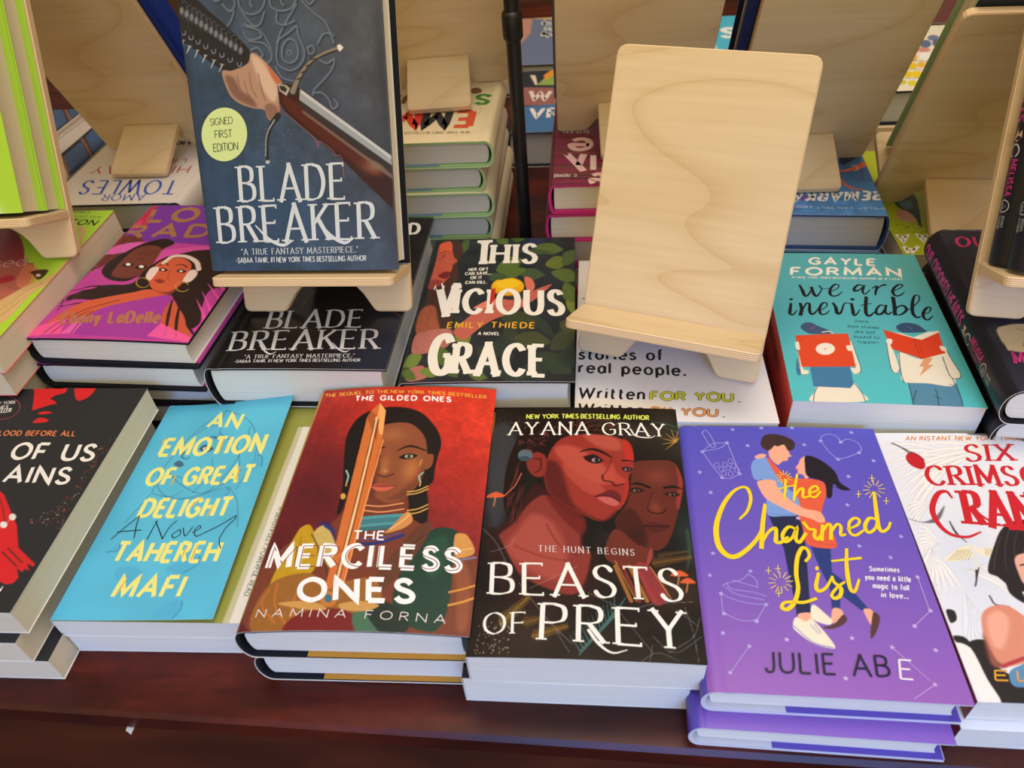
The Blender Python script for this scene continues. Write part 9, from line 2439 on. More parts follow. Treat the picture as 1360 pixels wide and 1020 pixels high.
ART['W0'] = {
 'base': (188,182,178),
 'ops': [
  ('p',(24,26,36),.76,1,[(133.7,-6.3),(131.8,-50.8),(79.4,11.8),(80.9,75)]),
  ('p',(24,26,36),.66,1,[(38.1,142.1),(37.1,60.2),(-4.5,108),(-3.6,198.8)]),
  ('p',(56,84,128),.75,1,[(128.9,-.37),(128.3,-22.7),(83.7,42),(84.6,68.3)]),
  ('p',(56,84,128),.77,1,[(126,-32.8),(126.8,-43.3),(82,10.4),(82,34.9)]),
  ('p',(56,84,128),.66,1,[(31,150.5),(30.4,105.3),(.26,144.7),(.9,190.4)]),
  ('p',(56,84,128),.69,1,[(31.1,93.9),(33.6,68.5),(-1.58,107.8),(.88,134.9)]),
  ('s',(130,84,64),3.6,.77,1,[(127.6,-27.2),(82.3,36.9)]),
  ('s',(130,84,64),3.2,.69,1,[(33.1,98.1),(-2.53,144.1)]),
  ('s',(130,84,64),3.1,.66,1,[(31.8,150.4),(-4.6,198.9)]),
  ('p',(156,140,134),.7,1,[(78,80.1),(75.8,16.4),(66.3,27.9),(69.9,92.8)]),
  ('s',(90,84,90),1.37,.69,1,[(65.8,100.3),(61.1,33.6)]),
  ('p',(150,138,130),.62,1,[(-6,208.9),(-9.3,117.6),(-10.7,114.9),(-9.8,215)]),
  ('p',(216,214,216),2.13,1,[(169.4,-60.5),(178.8,-104.7),(139.2,-57.5),(138.4,-14)]),
 ],
 'text': [],
 'step': 1,
}
ART['U1'] = {
 'base': (40,48,62),
 'ops': [
  ('p',(176,110,104),4.6,.8,[(6.4,160.3),(85.3,152.1),(86.2,85.2),(10.8,92.2)]),
  ('p',(70,120,176),4.3,.9,[(11.1,86.8),(86,95.9),(87.5,-18.8),(17.6,-13.4)]),
  ('p',(140,170,90),1.14,1,[(32.1,166.5),(56.2,228.8),(60.4,163.5)]),
  ('p',(226,150,50),1.17,1,[(40.7,205.2),(57.1,235.1),(57.9,209.5),(43.9,183.3)]),
  ('p',(224,214,196),1.18,1,[(19.6,207.5),(27.8,206.6),(33.1,169.4),(29.8,166.8)]),
 ],
 'text': [
  ('t','W',(23.9,110),(53.4,107.2),(24.2,143.9),'bold',(226,210,210)),
  ('t','VR',(28.3,48.8),(68,45.3),(28.7,79.9),'bold',(228,228,232)),
  ('t','MA',(17.9,239.7),(32.2,238.1),(18.4,252.8),'bold',(196,96,60)),
  ('t','RINA',(34.6,237.8),(58.3,235),(35.2,250.8),'bold',(196,96,60)),
 ],
 'step': 1.2,
}
ART['U2'] = {
 'base': (104,118,158),
 'ops': [
  ('p',(196,140,130),4.4,.9,[(9.4,323.2),(39.9,318.1),(39,149.5),(24.2,94)]),
  ('p',(216,184,120),4.3,1,[(37.7,276.8),(82.4,278.6),(84,221),(41.4,231.8)]),
  ('p',(120,136,160),4.4,1,[(38.4,318.4),(81.5,311.1),(82.4,278.6),(40.3,280.9)]),
 ],
 'text': [
  ('t','dear',(58,195.4),(82.2,191.8),(56.9,220.9),'sans',(200,206,220)),
  ('t','My',(64.5,165.8),(77.7,163.9),(63.7,186.2),'bold',(220,224,232)),
  ('t','My M',(60.6,134.7),(83.9,131.4),(59.5,158.5),'bold',(220,224,232)),
 ],
 'step': 1.5,
}
ART['U3'] = {
 'base': (76,186,230),
 'ops': [
  ('p',(214,224,240),.55,1,[(46.8,86),(28,8.8),(46.3,6.6)]),
  ('s',(90,140,170),1.35,.54,1,[(49.8,54.9),(57.3,60),(67.5,64.7)]),
 ],
 'text': [
  ('t','S',(62.4,117.9),(80.2,115.4),(68.2,162.4),'black',(240,246,250)),
 ],
 'step': 1.5,
}
ART['U4'] = {
 'base': (228,224,208),
 'ops': [
  ('e',(110,124,160),1.26,1,[(35.9,50),(-7.5,1.04),(3.8,11.7)]),
  ('e',(90,110,150),1.25,1,[(53.2,71.9),(-7.4,.99),(4.8,15.1)]),
  ('e',(206,140,130),1.23,1,[(62.8,94.2),(-8.5,1.1),(2.78,8.8)]),
  ('e',(236,236,236),1.21,1,[(67.3,116.4),(-7.2,.9),(4.5,14.2)]),
  ('e',(226,196,30),1.19,1,[(93.7,149.6),(-5.9,.7),(3.5,11.6)]),
  ('e',(226,180,70),1.19,1,[(82,147.4),(-4.7,.56),(3.2,10.2)]),
  ('e',(222,196,20),1.18,1,[(108.2,177.4),(-5.8,.66),(3.3,11.1)]),
  ('e',(230,204,40),1.17,1,[(97.7,178.6),(-6.9,.78),(3.4,11.1)]),
  ('e',(196,190,50),1.15,1,[(122.8,202.6),(-5.7,.61),(2.23,7.6)]),
  ('e',(220,206,60),1.15,1,[(111.2,207.1),(-5.7,.61),(2.85,9.4)]),
  ('e',(90,100,140),1.25,1,[(38.4,69.9),(-4.9,.66),(4.9,15.1)]),
  ('e',(226,196,40),1.19,1,[(70.2,145.2),(-5.9,.7),(4.4,13.6)]),
  ('e',(226,196,40),1.17,1,[(85.6,178.3),(-5.8,.64),(4.1,13)]),
  ('e',(226,170,90),1.22,1,[(84,121.7),(-4.8,.6),(4.3,14.1)]),
  ('s',(90,100,130),1.41,.71,.8,[(108.4,161.9),(97.3,161.5),(86.1,164.5)]),
  ('s',(90,100,130),1.4,.7,.8,[(121.8,191.1),(108.6,190.9),(96.6,190.5)]),
  ('s',(90,100,130),1.45,.73,.8,[(96.6,134.8),(83.6,132.8),(70.4,138)]),
 ],
 'text': [],
 'step': 1.5,
}


# ------------------------------------------------------------------ books
def extrude_y(mb, outline, y0, y1, color=(220, 215, 205), mat=0):
    o = np.asarray(outline, float)
    n = len(o)
    v = np.r_[np.c_[o[:, 0], np.full(n, y0), o[:, 1]], np.c_[o[:, 0], np.full(n, y1), o[:, 1]]]
    i = np.arange(n)
    j = (i + 1) % n
    mb.add(v, np.stack([i, j, j + n, i + n], 1), color, mat)
    mb.add(v[:n], [tuple(range(n - 1, -1, -1))], color, mat)
    mb.add(v[n:], [tuple(range(n))], color, mat)


def book(spec, M_, w, h, t, label, group, name=None, art=None):
    """spec: dict of looks shared by copies. Front cover faces +z, spine at -x, top edge at +y."""
    hard = spec['kind'] == 'hard'
    root = thing(name or ('hardcover_book' if hard else 'paperback_book'), label, 'book', M_, group)
    base = spec['base']
    spine = spec.get('spine', base)
    back = spec.get('back', base)
    bow_a = spec.get('bow', 0.0)
    coat = M[spec.get('coat', 'satin')]
    y0, y1 = -h / 2, h / 2
    bulge = spec.get('bulge', 0.003)
    xc, rx = -w / 2 + 0.005, 0.005 + bulge
    if hard:
        def bow(u):
            x = np.asarray(u, float) * w - w / 2
            z = bow_a * 4 * u * (1 - u) - 0.00045 * np.exp(-((x + w / 2 - 0.0115) / 0.0028) ** 2)
            e = np.clip((xc - x) / rx, 0, 0.999)
            return z + t / 2 * (np.sqrt(1 - e ** 2) - 1)
    else:
        def bow(u):
            u = np.asarray(u, float)
            return bow_a * 4 * u * (1 - u)
    us = np.r_[np.linspace(1, 0.16, 30), np.linspace(0.155, 0, 40)]
    if hard:
        us = us[us * w > 0.006]
        front = [(u * w - w / 2, t + float(bow(u))) for u in us]
        arc = [(xc - rx * math.sin(a), t / 2 + t / 2 * math.cos(a)) for a in np.linspace(0, math.pi, 15)]
        rear = [(x, 0.0) for x in np.linspace(xc + 0.003, w / 2, 4)]
        path = np.array(front + arc + rear)
        kinds = [base] * len(front) + [base] * 2 + [spine] * (len(arc) - 4) + [back] * 2 + [back] * len(rear)
    else:
        front = [(u * w - w / 2, t + float(bow(u))) for u in us]
        arc = [(-w / 2 - 0.0002, t * f) for f in (0.97, 0.5, 0.03)]
        rear = [(x, 0.0) for x in np.linspace(-w / 2, w / 2, 3)]
        path = np.array(front + arc + rear)
        kinds = [base] * len(front) + [spine] * 3 + [back] * len(rear)

    def inward(p, d):
        dd = np.gradient(p, axis=0)
        nn = np.stack([-dd[:, 1], dd[:, 0]], 1)
        nn /= np.maximum(np.linalg.norm(nn, axis=1, keepdims=True), 1e-9)
        return p + nn * d
    th_j = 0.0004
    ins = spec.get('inset', 0.0045 if hard else 0.0006)
    jk = MB()
    inner = inward(path, th_j)
    jk.strip(path, inner, y0, y1, np.array(kinds, float), spec.get('inside', (235, 232, 226)))
    if art:
        put_art(jk, w, h, t, art, bow)
    if spec.get('spine_text'):
        def to3s(x, y, lay):
            x, y = np.asarray(x, float), np.asarray(y, float)
            z = y / 1000
            e = np.clip((z - t / 2) / (t / 2), -.99, .99)
            xs = (xc - rx * np.sqrt(1 - e * e)) if hard else -w / 2 - 0.0002 + 0 * z
            return np.stack([xs - 0.00012 - lay * 0.00004, h / 2 - x / 1000, z], -1)
        for q, op in enumerate(spec['spine_text']):
            lettering(jk, op, to3s, 1 + q * 0.1)
    cover = jk.build('dust_jacket' if hard else 'cover', coat, root)
    pg = MB()
    if hard:
        cs = MB()
        ci = inward(path, 0.0026)
        co = inward(path, th_j + 0.00005)
        cs.strip(co, ci, y0 + 0.0006, y1 - 0.0006, spec.get('case', (26, 26, 30)))
        cs.build('case', M['cloth'], root)
        a = [(xc + 0.001 - (rx - 0.0045) * math.sin(s), t / 2 + (t / 2 - 0.0034) * math.cos(s)) for s in np.linspace(0.1, math.pi - 0.1, 9)]
        hol = [(w / 2 - ins - 0.0022 * math.sin(s), t / 2 - (t / 2 - 0.0030) * math.cos(s)) for s in np.linspace(0, math.pi, 7)]
        top = [(u * w - w / 2, t + float(bow(u)) - 0.0030) for u in np.linspace(.97, .1, 9)] if bow_a else []
        extrude_y(pg, a + hol + top, y0 + 0.0038, y1 - 0.0038)
        if spec.get('flap'):
            fl = MB()
            fl.box(w / 2 - spec.get('flap_w', 0.085), w / 2 - 0.0006, y0 + spec.get('flap_in', 0.0002), y1 - 0.0002, 0.00255, 0.0030, spec['flap'])
            fl.build('jacket_flap', coat, root)
    else:
        ft = [(u * w - w / 2 + (0.0006 if u < .5 else -ins), t + float(bow(u)) - 0.0005) for u in np.linspace(1, 0, 12)]
        extrude_y(pg, ft[::-1][::-1] + [(-w / 2 + 0.0004, 0.0005), (w / 2 - ins, 0.0005)], y0 + 0.0004, y1 - 0.0004)
    pg.build('page_block', M[spec.get('page', 'page')], root)
    return root


def stack(spec, x, y, ztop, deg, w, h, t, labels, group, art=None, offs=()):
    """labels from the top of the stack down"""
    z = ztop
    for k, lb in enumerate(labels):
        z -= t
        if k == 1:
            spec = dict(spec, bow=0.0)
        dx, dy, da = offs[k] if k < len(offs) else (0, 0, 0)
        book(spec, place(x + dx, y + dy, z, deg + da), w, h, t - 0.0002, lb, group if len(labels) > 1 else None, art=art if k == 0 else spec.get('low_art'))


# ------------------------------------------------------------------ plywood easels
TILT = math.radians(25.9)
SHELF_UP = 0.0415
LIFT = Matrix.Translation((0, 0, 0.0036))    # the board's rear lower edge rests on what is below


def rounded(pts, k=5):
    """outline from (x, y, radius) corners"""
    out = []
    n = len(pts)
    for i in range(n):
        p0, p, p1 = (np.array(pts[(i + d) % n][:2], float) for d in (-1, 0, 1))
        r_ = pts[i][2]
        if r_ <= 0:
            out.append(p)
            continue
        a, b_ = (p0 - p) / np.linalg.norm(p0 - p), (p1 - p) / np.linalg.norm(p1 - p)
        for s in np.linspace(0, 1, k):
            out.append((1 - s) ** 2 * (p + a * r_) + 2 * s * (1 - s) * p + s * s * (p + b_ * r_))
    return np.array(out)


BOARD_ROT = Matrix(((1, 0, 0, 0), (0, math.sin(TILT), -math.cos(TILT), 0), (0, math.cos(TILT), math.sin(TILT), 0), (0, 0, 0, 1)))
# plank frame: x across, y toward the reader, z up from the plank's top face
PLANK_ROT = BOARD_ROT @ Matrix(((1, 0, 0, 0), (0, 0, 1, SHELF_UP), (0, 1, 0, 0), (0, 0, 0, 1)))


def easel(label, M_, group='plywood book easels', face='ply'):
    root = thing('book_easel', label, 'stand', M_ @ LIFT, group)
    W, Hh = 0.076, 0.248
    half = [(0.0365, 0.007), (0.031, 0.0155), (0.025, 0.022), (0.0165, 0.0275), (0.007, 0.030)]
    arch = [(0.003 + x, y, 0) for x, y in half] + [(0.003 - x, y, 0) for x, y in half[::-1]]
    o = rounded([(W, 0, .006), (W, Hh, .009), (-W, Hh, .009), (-W, 0, .006), (-0.038, 0, .004)] + arch[::-1] + [(0.044, 0, .004)])
    mb = MB()
    mb.prism(o, -0.008, 0.0, 0, 1, bev=0.0009)
    b1 = mb.build('back_board', [M[face], M['plyedge']], root)
    b1.matrix_basis = BOARD_ROT
    # the shelf runs through a slot in the board and ends in a narrow tongue that props the easel up behind
    s = rounded([(W, 0.0003, 0), (W, 0.0555, .007), (-W, 0.0555, .007), (-W, 0.0003, 0)])
    mb = MB()
    mb.prism(s, -0.0075, 0.0, 0, 1, bev=0.0008)
    b2 = mb.build('shelf', [M[face], M['plyedge']], root)
    s = rounded([(0.033, -0.0083, 0), (-0.033, -0.0083, 0), (-0.033, -0.0765, .005), (0.033, -0.0765, .005)])
    mb = MB()
    mb.prism(s, -0.0075, 0.0, 0, 1, bev=0.0008)
    b3 = mb.build('rear_support', [M[face], M['plyedge']], root)
    b2.matrix_basis = shelf_matrix() @ Matrix.Rotation(math.radians(-3.5), 4, 'X')
    b3.matrix_basis = shelf_matrix()
    return root


def shelf_matrix():
    """plank frame (x across, y = out of the board's front, z = along the board upward)"""
    up = Vector((0, math.sin(TILT), math.cos(TILT)))
    n = Vector((0, -math.cos(TILT), math.sin(TILT)))
    o = up * SHELF_UP
    # right-handed: x, n, up would be left-handed, so mirror x (the plank is symmetric)
    return Matrix(((-1, n.x, up.x, o.x), (0, n.y, up.y, o.y), (0, n.z, up.z, o.z), (0, 0, 0, 1)))


def on_easel(M_, dx, up, n, spin=0.0):
    """matrix of a book whose bottom edge stands at `up` along the board, its back cover n in front of it"""
    return M_ @ LIFT @ BOARD_ROT @ Matrix.Translation((dx, up, n)) @ Matrix.Rotation(spin, 4, 'Z')


# ------------------------------------------------------------------ the setting
mb = MB()
mb.box(-6, 6, -3, 8, -0.80, -0.78)
fl = mb.build('floor', M['carpet'])
fl['kind'] = 'structure'
mb = MB()
mb.box(-6, 6, 6.5, 6.6, -0.78, 2.6)
wl = mb.build('wall_far', M['wall'])
wl['kind'] = 'structure'

tab = thing('display_table', 'dark red mahogany display table under all the book stacks', 'table', place(0, 0, 0))
ct, st = math.cos(math.radians(-1.2)), math.sin(math.radians(-1.2))


def rot_outline(pts):
    return [(x * ct - y * st, x * st + y * ct, r_) for x, y, r_ in pts]


def slab(name, x0, x1, y0, y1, z0, z1, bev, rr=0.004, mat='wood'):
    mb = MB()
    mb.prism(rounded(rot_outline([(x0, y0, rr), (x1, y0, rr), (x1, y1, rr), (x0, y1, rr)])), z0, z1, 0, 0, bev=bev)
    return mb.build(name, M[mat], tab)


slab('tabletop', -1.15, 1.15, 0.196, 1.75, -0.0215, 0.0, 0.003)
slab('lower_shelf', -1.12, 1.12, 0.24, 1.70, -0.33, -0.305, 0.003, mat='litwood')
for x in (-1.1, 1.03):
    for y in (0.25, 1.62):
        slab('leg', x, x + 0.07, y, y + 0.07, -0.78, -0.0215, 0.003)
mb = MB()
mb.prism([(-0.3125, 0.2015), (-0.3075, 0.1990), (-0.3075, 0.215), (-0.3125, 0.215)], -0.0222, -0.0216, 0, 0)
o = mb.build('paper_tab', M['paper'])
o['label'] = 'tiny white paper tab under the front edge of the table'
o['category'] = 'paper'

# ------------------------------------------------------------------ front row
MAT = {'kind': 'paper'}
SP = {}
SP['F1'] = dict(kind='paper', base=(38, 38, 40), spine=(30, 30, 32), back=(34, 34, 36), coat='matte', page='cream', bow=0.0006)
stack(SP['F1'], -0.4335, 0.335, 0.0750, 0.8, 0.140, 0.2096, 0.025,
      ['charcoal paperback with a red figure, topmost of the stack at the front left corner',
       'charcoal paperback second from the top of the front left corner stack',
       'charcoal paperback at the bottom of the front left corner stack, jutting out to the right'],
      'charcoal paperbacks with red figure', ART['F1'], [(0, 0, 0), (-.006, -.007, 0), (.0035, -.006, 0)])

SP['F2'] = dict(kind='paper', base=(150, 152, 70), spine=(70, 170, 196), back=(60, 160, 190), coat='satin', page='page')
r2 = thing('paperback_book', 'sky blue paperback with yellow lettering over an olive inner page, top of its pair', 'book',
           place(-0.2925, 0.3508, 0.0212, 1.1), 'sky blue paperbacks')


def stepback(root, w, h, t, art=None):
    pg = MB()
    pg.box(-w / 2 + .0004, w / 2, -h / 2 + .0004, h / 2 - .0004, .0005, t - .0011)
    pg.build('page_block', M['page'], root)
    ip = MB()
    put_art(ip, w, h, t - .0011, ART['F2b'], lambda u: 0 * np.asarray(u, float), step=1.0)
    ip.box(-w / 2, w / 2, -h / 2, h / 2, t - .0011, t - .00108, (150, 150, 66))
    ip.build('inner_page', M['satin'], root)
    cv = MB()
    cw = 0.1150

    def lift(x, y):
        """the cover curls up towards its far right corner"""
        u, v = np.clip(np.asarray(x, float) / cw, 0, 1), np.clip(np.asarray(y, float) / h, 0, 1)
        if not art:
            return 0 * u
        return (0.0040 + 0.0075 * v) * np.clip((u - 0.08) / 0.92, 0, 1) ** 1.6
    n = 20
    gx, gy = np.meshgrid(np.linspace(0, cw, n), np.linspace(0, h, n))
    for dz, flip, col in ((0.0, 1, (88, 184, 212)), (-0.0003, -1, (235, 235, 228))):
        v = np.stack([gx - w / 2, gy - h / 2, t + lift(gx, gy) + dz], -1).reshape(-1, 3)
        i, j = np.meshgrid(np.arange(n - 1), np.arange(n - 1))
        k = (j * n + i).ravel()
        cv.add(v, np.stack([k, k + 1, k + 1 + n, k + n], 1)[:, ::flip], col, 0, True)
    path = np.array([(-w / 2, t), (-w / 2 - .0002, t * .95), (-w / 2 - .0002, .0004), (-w / 2, 0), (w / 2, 0)])
    cv.strip(path, path + np.array([(.0, -.0003), (.0003, 0), (.0003, 0), (.0003, .0003), (0, .0003)]), -h / 2, h / 2, (70, 170, 196), (235, 235, 228))
    if art:
        put_art(cv, w, h, t, art, lambda u: 0 * np.asarray(u, float), lift=lift)
    cv.build('cover', M['satin'], root)


stepback(r2, 0.138, 0.2081, 0.0210, ART['F2'])
r2b = thing('paperback_book', 'sky blue paperback beneath its twin, with only white page edges showing', 'book',
            place(-0.2915, 0.3518, 0.0, 1.2), 'sky blue paperbacks')
stepback(r2b, 0.138, 0.2081, 0.0210)

SP['F3'] = dict(kind='hard', base=(120, 30, 34), spine=(196, 160, 60), back=(90, 30, 36), coat='satin', case=(18, 22, 34), flap=(196, 140, 50), flap_w=.108, bow=0.0045,
                spine_text=[])
stack(SP['F3'], -0.1459, 0.3406, 0.063, 0.77, 0.1479, 0.2203, 0.0315,
      ['dark red hardcover with a woman behind an upright bronze sword, top of its pair',
       'dark red hardcover lying under the book with the bronze sword'],
      'dark red hardcovers', ART['F3'], [(0, 0, 0), (.003, .001, 0)])

SP['F4'] = dict(kind='paper', base=(30, 22, 20), spine=(20, 18, 20), back=(24, 20, 20), coat='gloss', page='page', bow=0.0018)
stack(SP['F4'], -0.0013, 0.3258, 0.0604, 0.02, 0.1413, 0.2119, 0.0302,
      ['glossy dark paperback with two red-lit faces above big white lettering, top of its pair',
       'glossy dark paperback lying under the one with two red-lit faces'],
      'glossy dark paperbacks', ART['F4'], [(0, 0, 0), (-.006, .002, 0)])

SP['F5'] = dict(kind='hard', base=(108, 82, 176), spine=(84, 70, 182), back=(112, 84, 180), coat='satin', case=(205, 205, 214), flap=(94, 76, 178), flap_w=.098,
                bow=0.0006, inside=(205, 205, 220), low_art=ART['F5low'])
stack(SP['F5'], 0.1439, 0.3166, 0.0485, -0.9, 0.1453, 0.2151, 0.0242,
      ['violet hardcover with a hugging couple and yellow script lettering, top of its pair',
       'violet hardcover lying under the one with the hugging couple'],
      'violet hardcovers', ART['F5'], [(0, 0, 0), (-.005, -.011, -.6)])

SP['F6'] = dict(kind='paper', base=(226, 226, 230), spine=(120, 20, 36), back=(200, 200, 205), coat='satin', page='page', bow=0.0006, low_art=ART['F6low'])
stack(SP['F6'], 0.2895, 0.3165, 0.0450, -0.3, 0.140, 0.210, 0.0225,
      ['white paperback with cranes and curling red lettering, topmost at the front right corner',
       'white paperback lying under the one with cranes and red lettering'],
      'white crane paperbacks', ART['F6'], [(0, 0, 0), (-.003, -.006, -.4)])

# ------------------------------------------------------------------ middle row
SP['S0'] = dict(kind='paper', base=(170, 214, 62), spine=(170, 214, 62), back=(168, 210, 60), coat='satin', page='cream', bow=0.0004, inside=(226, 90, 110))
stack(SP['S0'], -0.5390, 0.5330, 0.1310, 0.4, 0.1440, 0.216, 0.0262,
      ['lime green paperback with blonde hair on its cover, topmost of the left edge stack',
       'lime green paperback second in the stack at the left edge'] +
      ['lime green paperback low in the left edge stack, behind the charcoal paperbacks'] * 3,
      'lime green paperbacks at the left edge', ART['S0'], [(0, 0, 0), (-.006, .002, 0)] + [(-.014, .017, 0)] * 3)

SP['S1'] = dict(kind='hard', base=(176, 60, 150), spine=(34, 30, 40), back=(190, 60, 150), coat='satin', case=(22, 24, 34), bow=0.0012, inside=(30, 30, 40), flap=(176, 52, 140), flap_in=0.0045)
stack(SP['S1'], -0.3900, 0.5690, 0.1120, -3.26, 0.1495, 0.2212, 0.0280,
      ['magenta and purple hardcover with headphones on the cover, topmost of its stack',
       'magenta hardcover second in the stack, beneath the headphones cover'] +
      ['magenta hardcover low in its stack, hidden behind the sky blue paperbacks'] * 2,
      'magenta hardcovers', ART['S1'], [(0, 0, 0), (-.006, .001, .8)] + [(-.010, .012, 1.5)] * 2)

SP['S2'] = dict(kind='hard', base=(24, 22, 26), spine=(18, 18, 22), back=(20, 20, 24), coat='gloss', case=(16, 18, 26), bow=0.0008)
stack(SP['S2'], -0.2380, 0.5715, 0.0865, -0.77, 0.1560, 0.241, 0.0432,
      ['black hardcover with silver serif lettering lying flat under the occupied easel'] +
      ['black hardcover beneath the one carrying the occupied easel'],
      'black hardcovers lying flat', ART['S2'], [(0, 0, 0), (.0, .006, 0)])

SP['S3'] = dict(kind='hard', base=(40, 48, 44), spine=(26, 30, 30), back=(30, 40, 44), coat='satin', case=(16, 18, 20), bow=0.0012)
stack(SP['S3'], -0.0835, 0.5614, 0.0707, 0.69, 0.1460, 0.219, 0.0353,
      ['dark green leafy hardcover with a hand holding a yellow fruit',
       'dark green hardcover lying under the one with the yellow fruit'],
      'dark green leafy hardcovers', ART['S3'], [(0, 0, 0), (.0, .006, 0)])

SP['S4'] = dict(kind='paper', base=(228, 224, 220), spine=(222, 218, 214), back=(220, 216, 212), coat='satin', case=(150, 146, 150), bow=0.0003, bulge=.0008)
stack(SP['S4'], 0.0708, 0.5440, 0.0500, -0.5, 0.159, 0.232, 0.025,
      ['white book with black and outlined lettering under the empty easel',
       'white book at the bottom, beneath the one carrying the empty easel'],
      'white lettered books', ART['S4'], [(0, 0, 0), (0, .004, 0)])

SP['S5'] = dict(kind='paper', base=(82, 178, 184), spine=(206, 60, 50), back=(80, 170, 178), coat='satin', page='page', bow=0.0006, low_art=ART['S5low'],
                spine_text=[('t', 'WE ARE INEVITABLE', (40, 11), (150, 11), (40, 20), 'cond', (60, 20, 20))])
stack(SP['S5'], 0.2333, 0.5356, 0.0664, -3.13, 0.1393, 0.2089, 0.0332,
      ['turquoise paperback with two readers hiding behind red squares, top of its pair',
       'turquoise paperback lying under the one with two readers'],
      'turquoise paperbacks', ART['S5'], [(0, 0, 0), (.001, -.004, 0)])

PINK = (196, 56, 142)
EMB = [('k', (190, 196, 205), .7, [(174 + 4.2 * math.cos(a), 16 + 5.2 * math.sin(a)) for a in np.linspace(0, 6.28, 16)]),
       ('q', (130, 142, 158), [(171.5, 13.5), (174, 19), (176.8, 14), (174, 12.4)]),
       ('t', 'FLATIRON', (181, 13), (190, 13), (181, 15.5), 'sans', (170, 176, 186)),
       ('t', 'BOOKS', (181, 17), (189, 17), (181, 19.5), 'sans', (170, 176, 186))]
HAND = [('q', (206, 180, 160), [(121, 14), (128, 11), (130, 15), (127, 20), (122, 19), (125, 16)]),
        ('k', (200, 204, 208), 1.1, [(136 + 4.4 * math.cos(a), 15 + 4.6 * math.sin(a)) for a in np.linspace(.6, 5.9, 14)])]
SP['S6'] = dict(kind='hard', base=(40, 42, 56), spine=(28, 30, 42), back=(34, 36, 48), coat='satin', case=(20, 20, 26), bow=0.0014, bulge=.007,
                spine_text=[('t', 'OUR CROOKED HEARTS', (6, 12), (116, 12), (6, 22), 'bold', PINK, 1.15),
                            ('t', 'MELISSA', (142, 17), (167, 17), (142, 22.5), 'bold', PINK),
                            ('t', 'ALBERT', (142, 9.5), (163, 9.5), (142, 14), 'bold', (150, 40, 110))] + EMB + HAND)
stack(SP['S6'], 0.3815, 0.5120, 0.1000, -4.3, 0.146, 0.215, 0.0333,
      ['navy hardcover with a pink-lettered spine lying flat under the right easel',
       'navy hardcover second in the stack under the right easel',
       'navy hardcover at the bottom of the stack under the right easel'],
      'navy hardcovers lying flat', ART['S6'], [(0, 0, 0), (.006, .004, 0), (.009, .012, 0)])

# ------------------------------------------------------------------ easels that face us
MB_ = place(-0.2280, 0.5235, 0.0871, -1.0)
easel('plywood easel holding the black sword hardcover, standing on a black book', MB_)
SP['BK'] = dict(SP['S2'], coat='satin', bow=0.0005, bulge=.002)
sword_book = book(SP['BK'], on_easel(MB_, -0.0025, SHELF_UP + .1205, 0.0003), 0.1605, 0.240, 0.041,
     'black and blue hardcover with a gauntleted hand gripping a sword, upright on an easel', None, art=ART['BK'])

st_ = MB()
for q, op in enumerate(ART['sticker']):
    lettering(st_, op, lambda x, y, lay: np.stack([np.asarray(x, float) / 1000 - .1605 / 2, np.asarray(y, float) / 1000 - .12,
                                                   0.0408 + 0.0008 + lay * 0.00004 + 0 * np.asarray(x, float)], -1), 1 + q * .3)
st_ = st_.build('sticker', M['satin'], sword_book)
st_['label'] = 'round pale green sticker'

MC_ = place(0.0647, 0.4900, 0.0506, -17.4)
easel('empty pale plywood easel in the middle of the display, standing on the white book', MC_)

ML_ = place(-0.5323, 0.5468, 0.1313, 2.45)
easel('plywood easel at the left edge carrying two lime green paperbacks', ML_)
SP['L'] = dict(SP['S0'], inset=0.006, bow=0, inside=(166, 208, 70))
book(SP['L'], on_easel(ML_, .0045, SHELF_UP + .106, 0.0004), 0.140, 0.210, 0.0245,
     'lime green paperback leaning directly against the left easel board', 'lime green paperbacks on the left easel')
book(SP['L'], on_easel(ML_, .003, SHELF_UP + .106, 0.0254), 0.140, 0.210, 0.0285,
     'lime green paperback in front of its twin on the left easel', 'lime green paperbacks on the left easel', art=ART['Lf'])

MR_ = place(0.3677, 0.4793, 0.1012, -8.2)
easel('plywood easel at the right edge carrying two navy hardcovers with pink spine lettering', MR_)
SP['R'] = dict(SP['S6'], bow=0, bulge=.004,
               spine_text=[('t', 'OUR CROOKED HEARTS', (6, 9), (116, 9), (6, 19), 'bold', PINK, 1.15),
                           ('t', 'MELISSA', (142, 14.5), (167, 14.5), (142, 20), 'bold', PINK),
                           ('t', 'ALBERT', (142, 6.5), (163, 6.5), (142, 11), 'bold', (150, 40, 110))] + EMB + HAND)
book(SP['R'], on_easel(MR_, .0035, SHELF_UP + .1085, 0.0004), 0.146, 0.215, 0.0265,
     'navy hardcover leaning directly against the right easel board', 'navy hardcovers on the right easel')
book(SP['R'], on_easel(MR_, .0065, SHELF_UP + .1085, 0.0272), 0.146, 0.215, 0.0265,
     'navy hardcover in front of its twin on the right easel', 'navy hardcovers on the right easel')

# ------------------------------------------------------------------ far row: stacks turned the other way
SP['T0'] = dict(kind='hard', base=(216, 208, 200), spine=(210, 202, 190), back=(205, 198, 190), coat='matte', case=(24, 26, 40), page='greypage')
stack(SP['T0'], -0.5115, 0.8170, 0.1070, 180, 0.158, 0.235, 0.0356,
      ['off-white hardcover with upside-down blue and red brush lettering, topmost of its stack'] +
      ['off-white hardcover beneath the one with blue and red brush lettering'] * 2,
      'off-white hardcovers', ART['T0'])

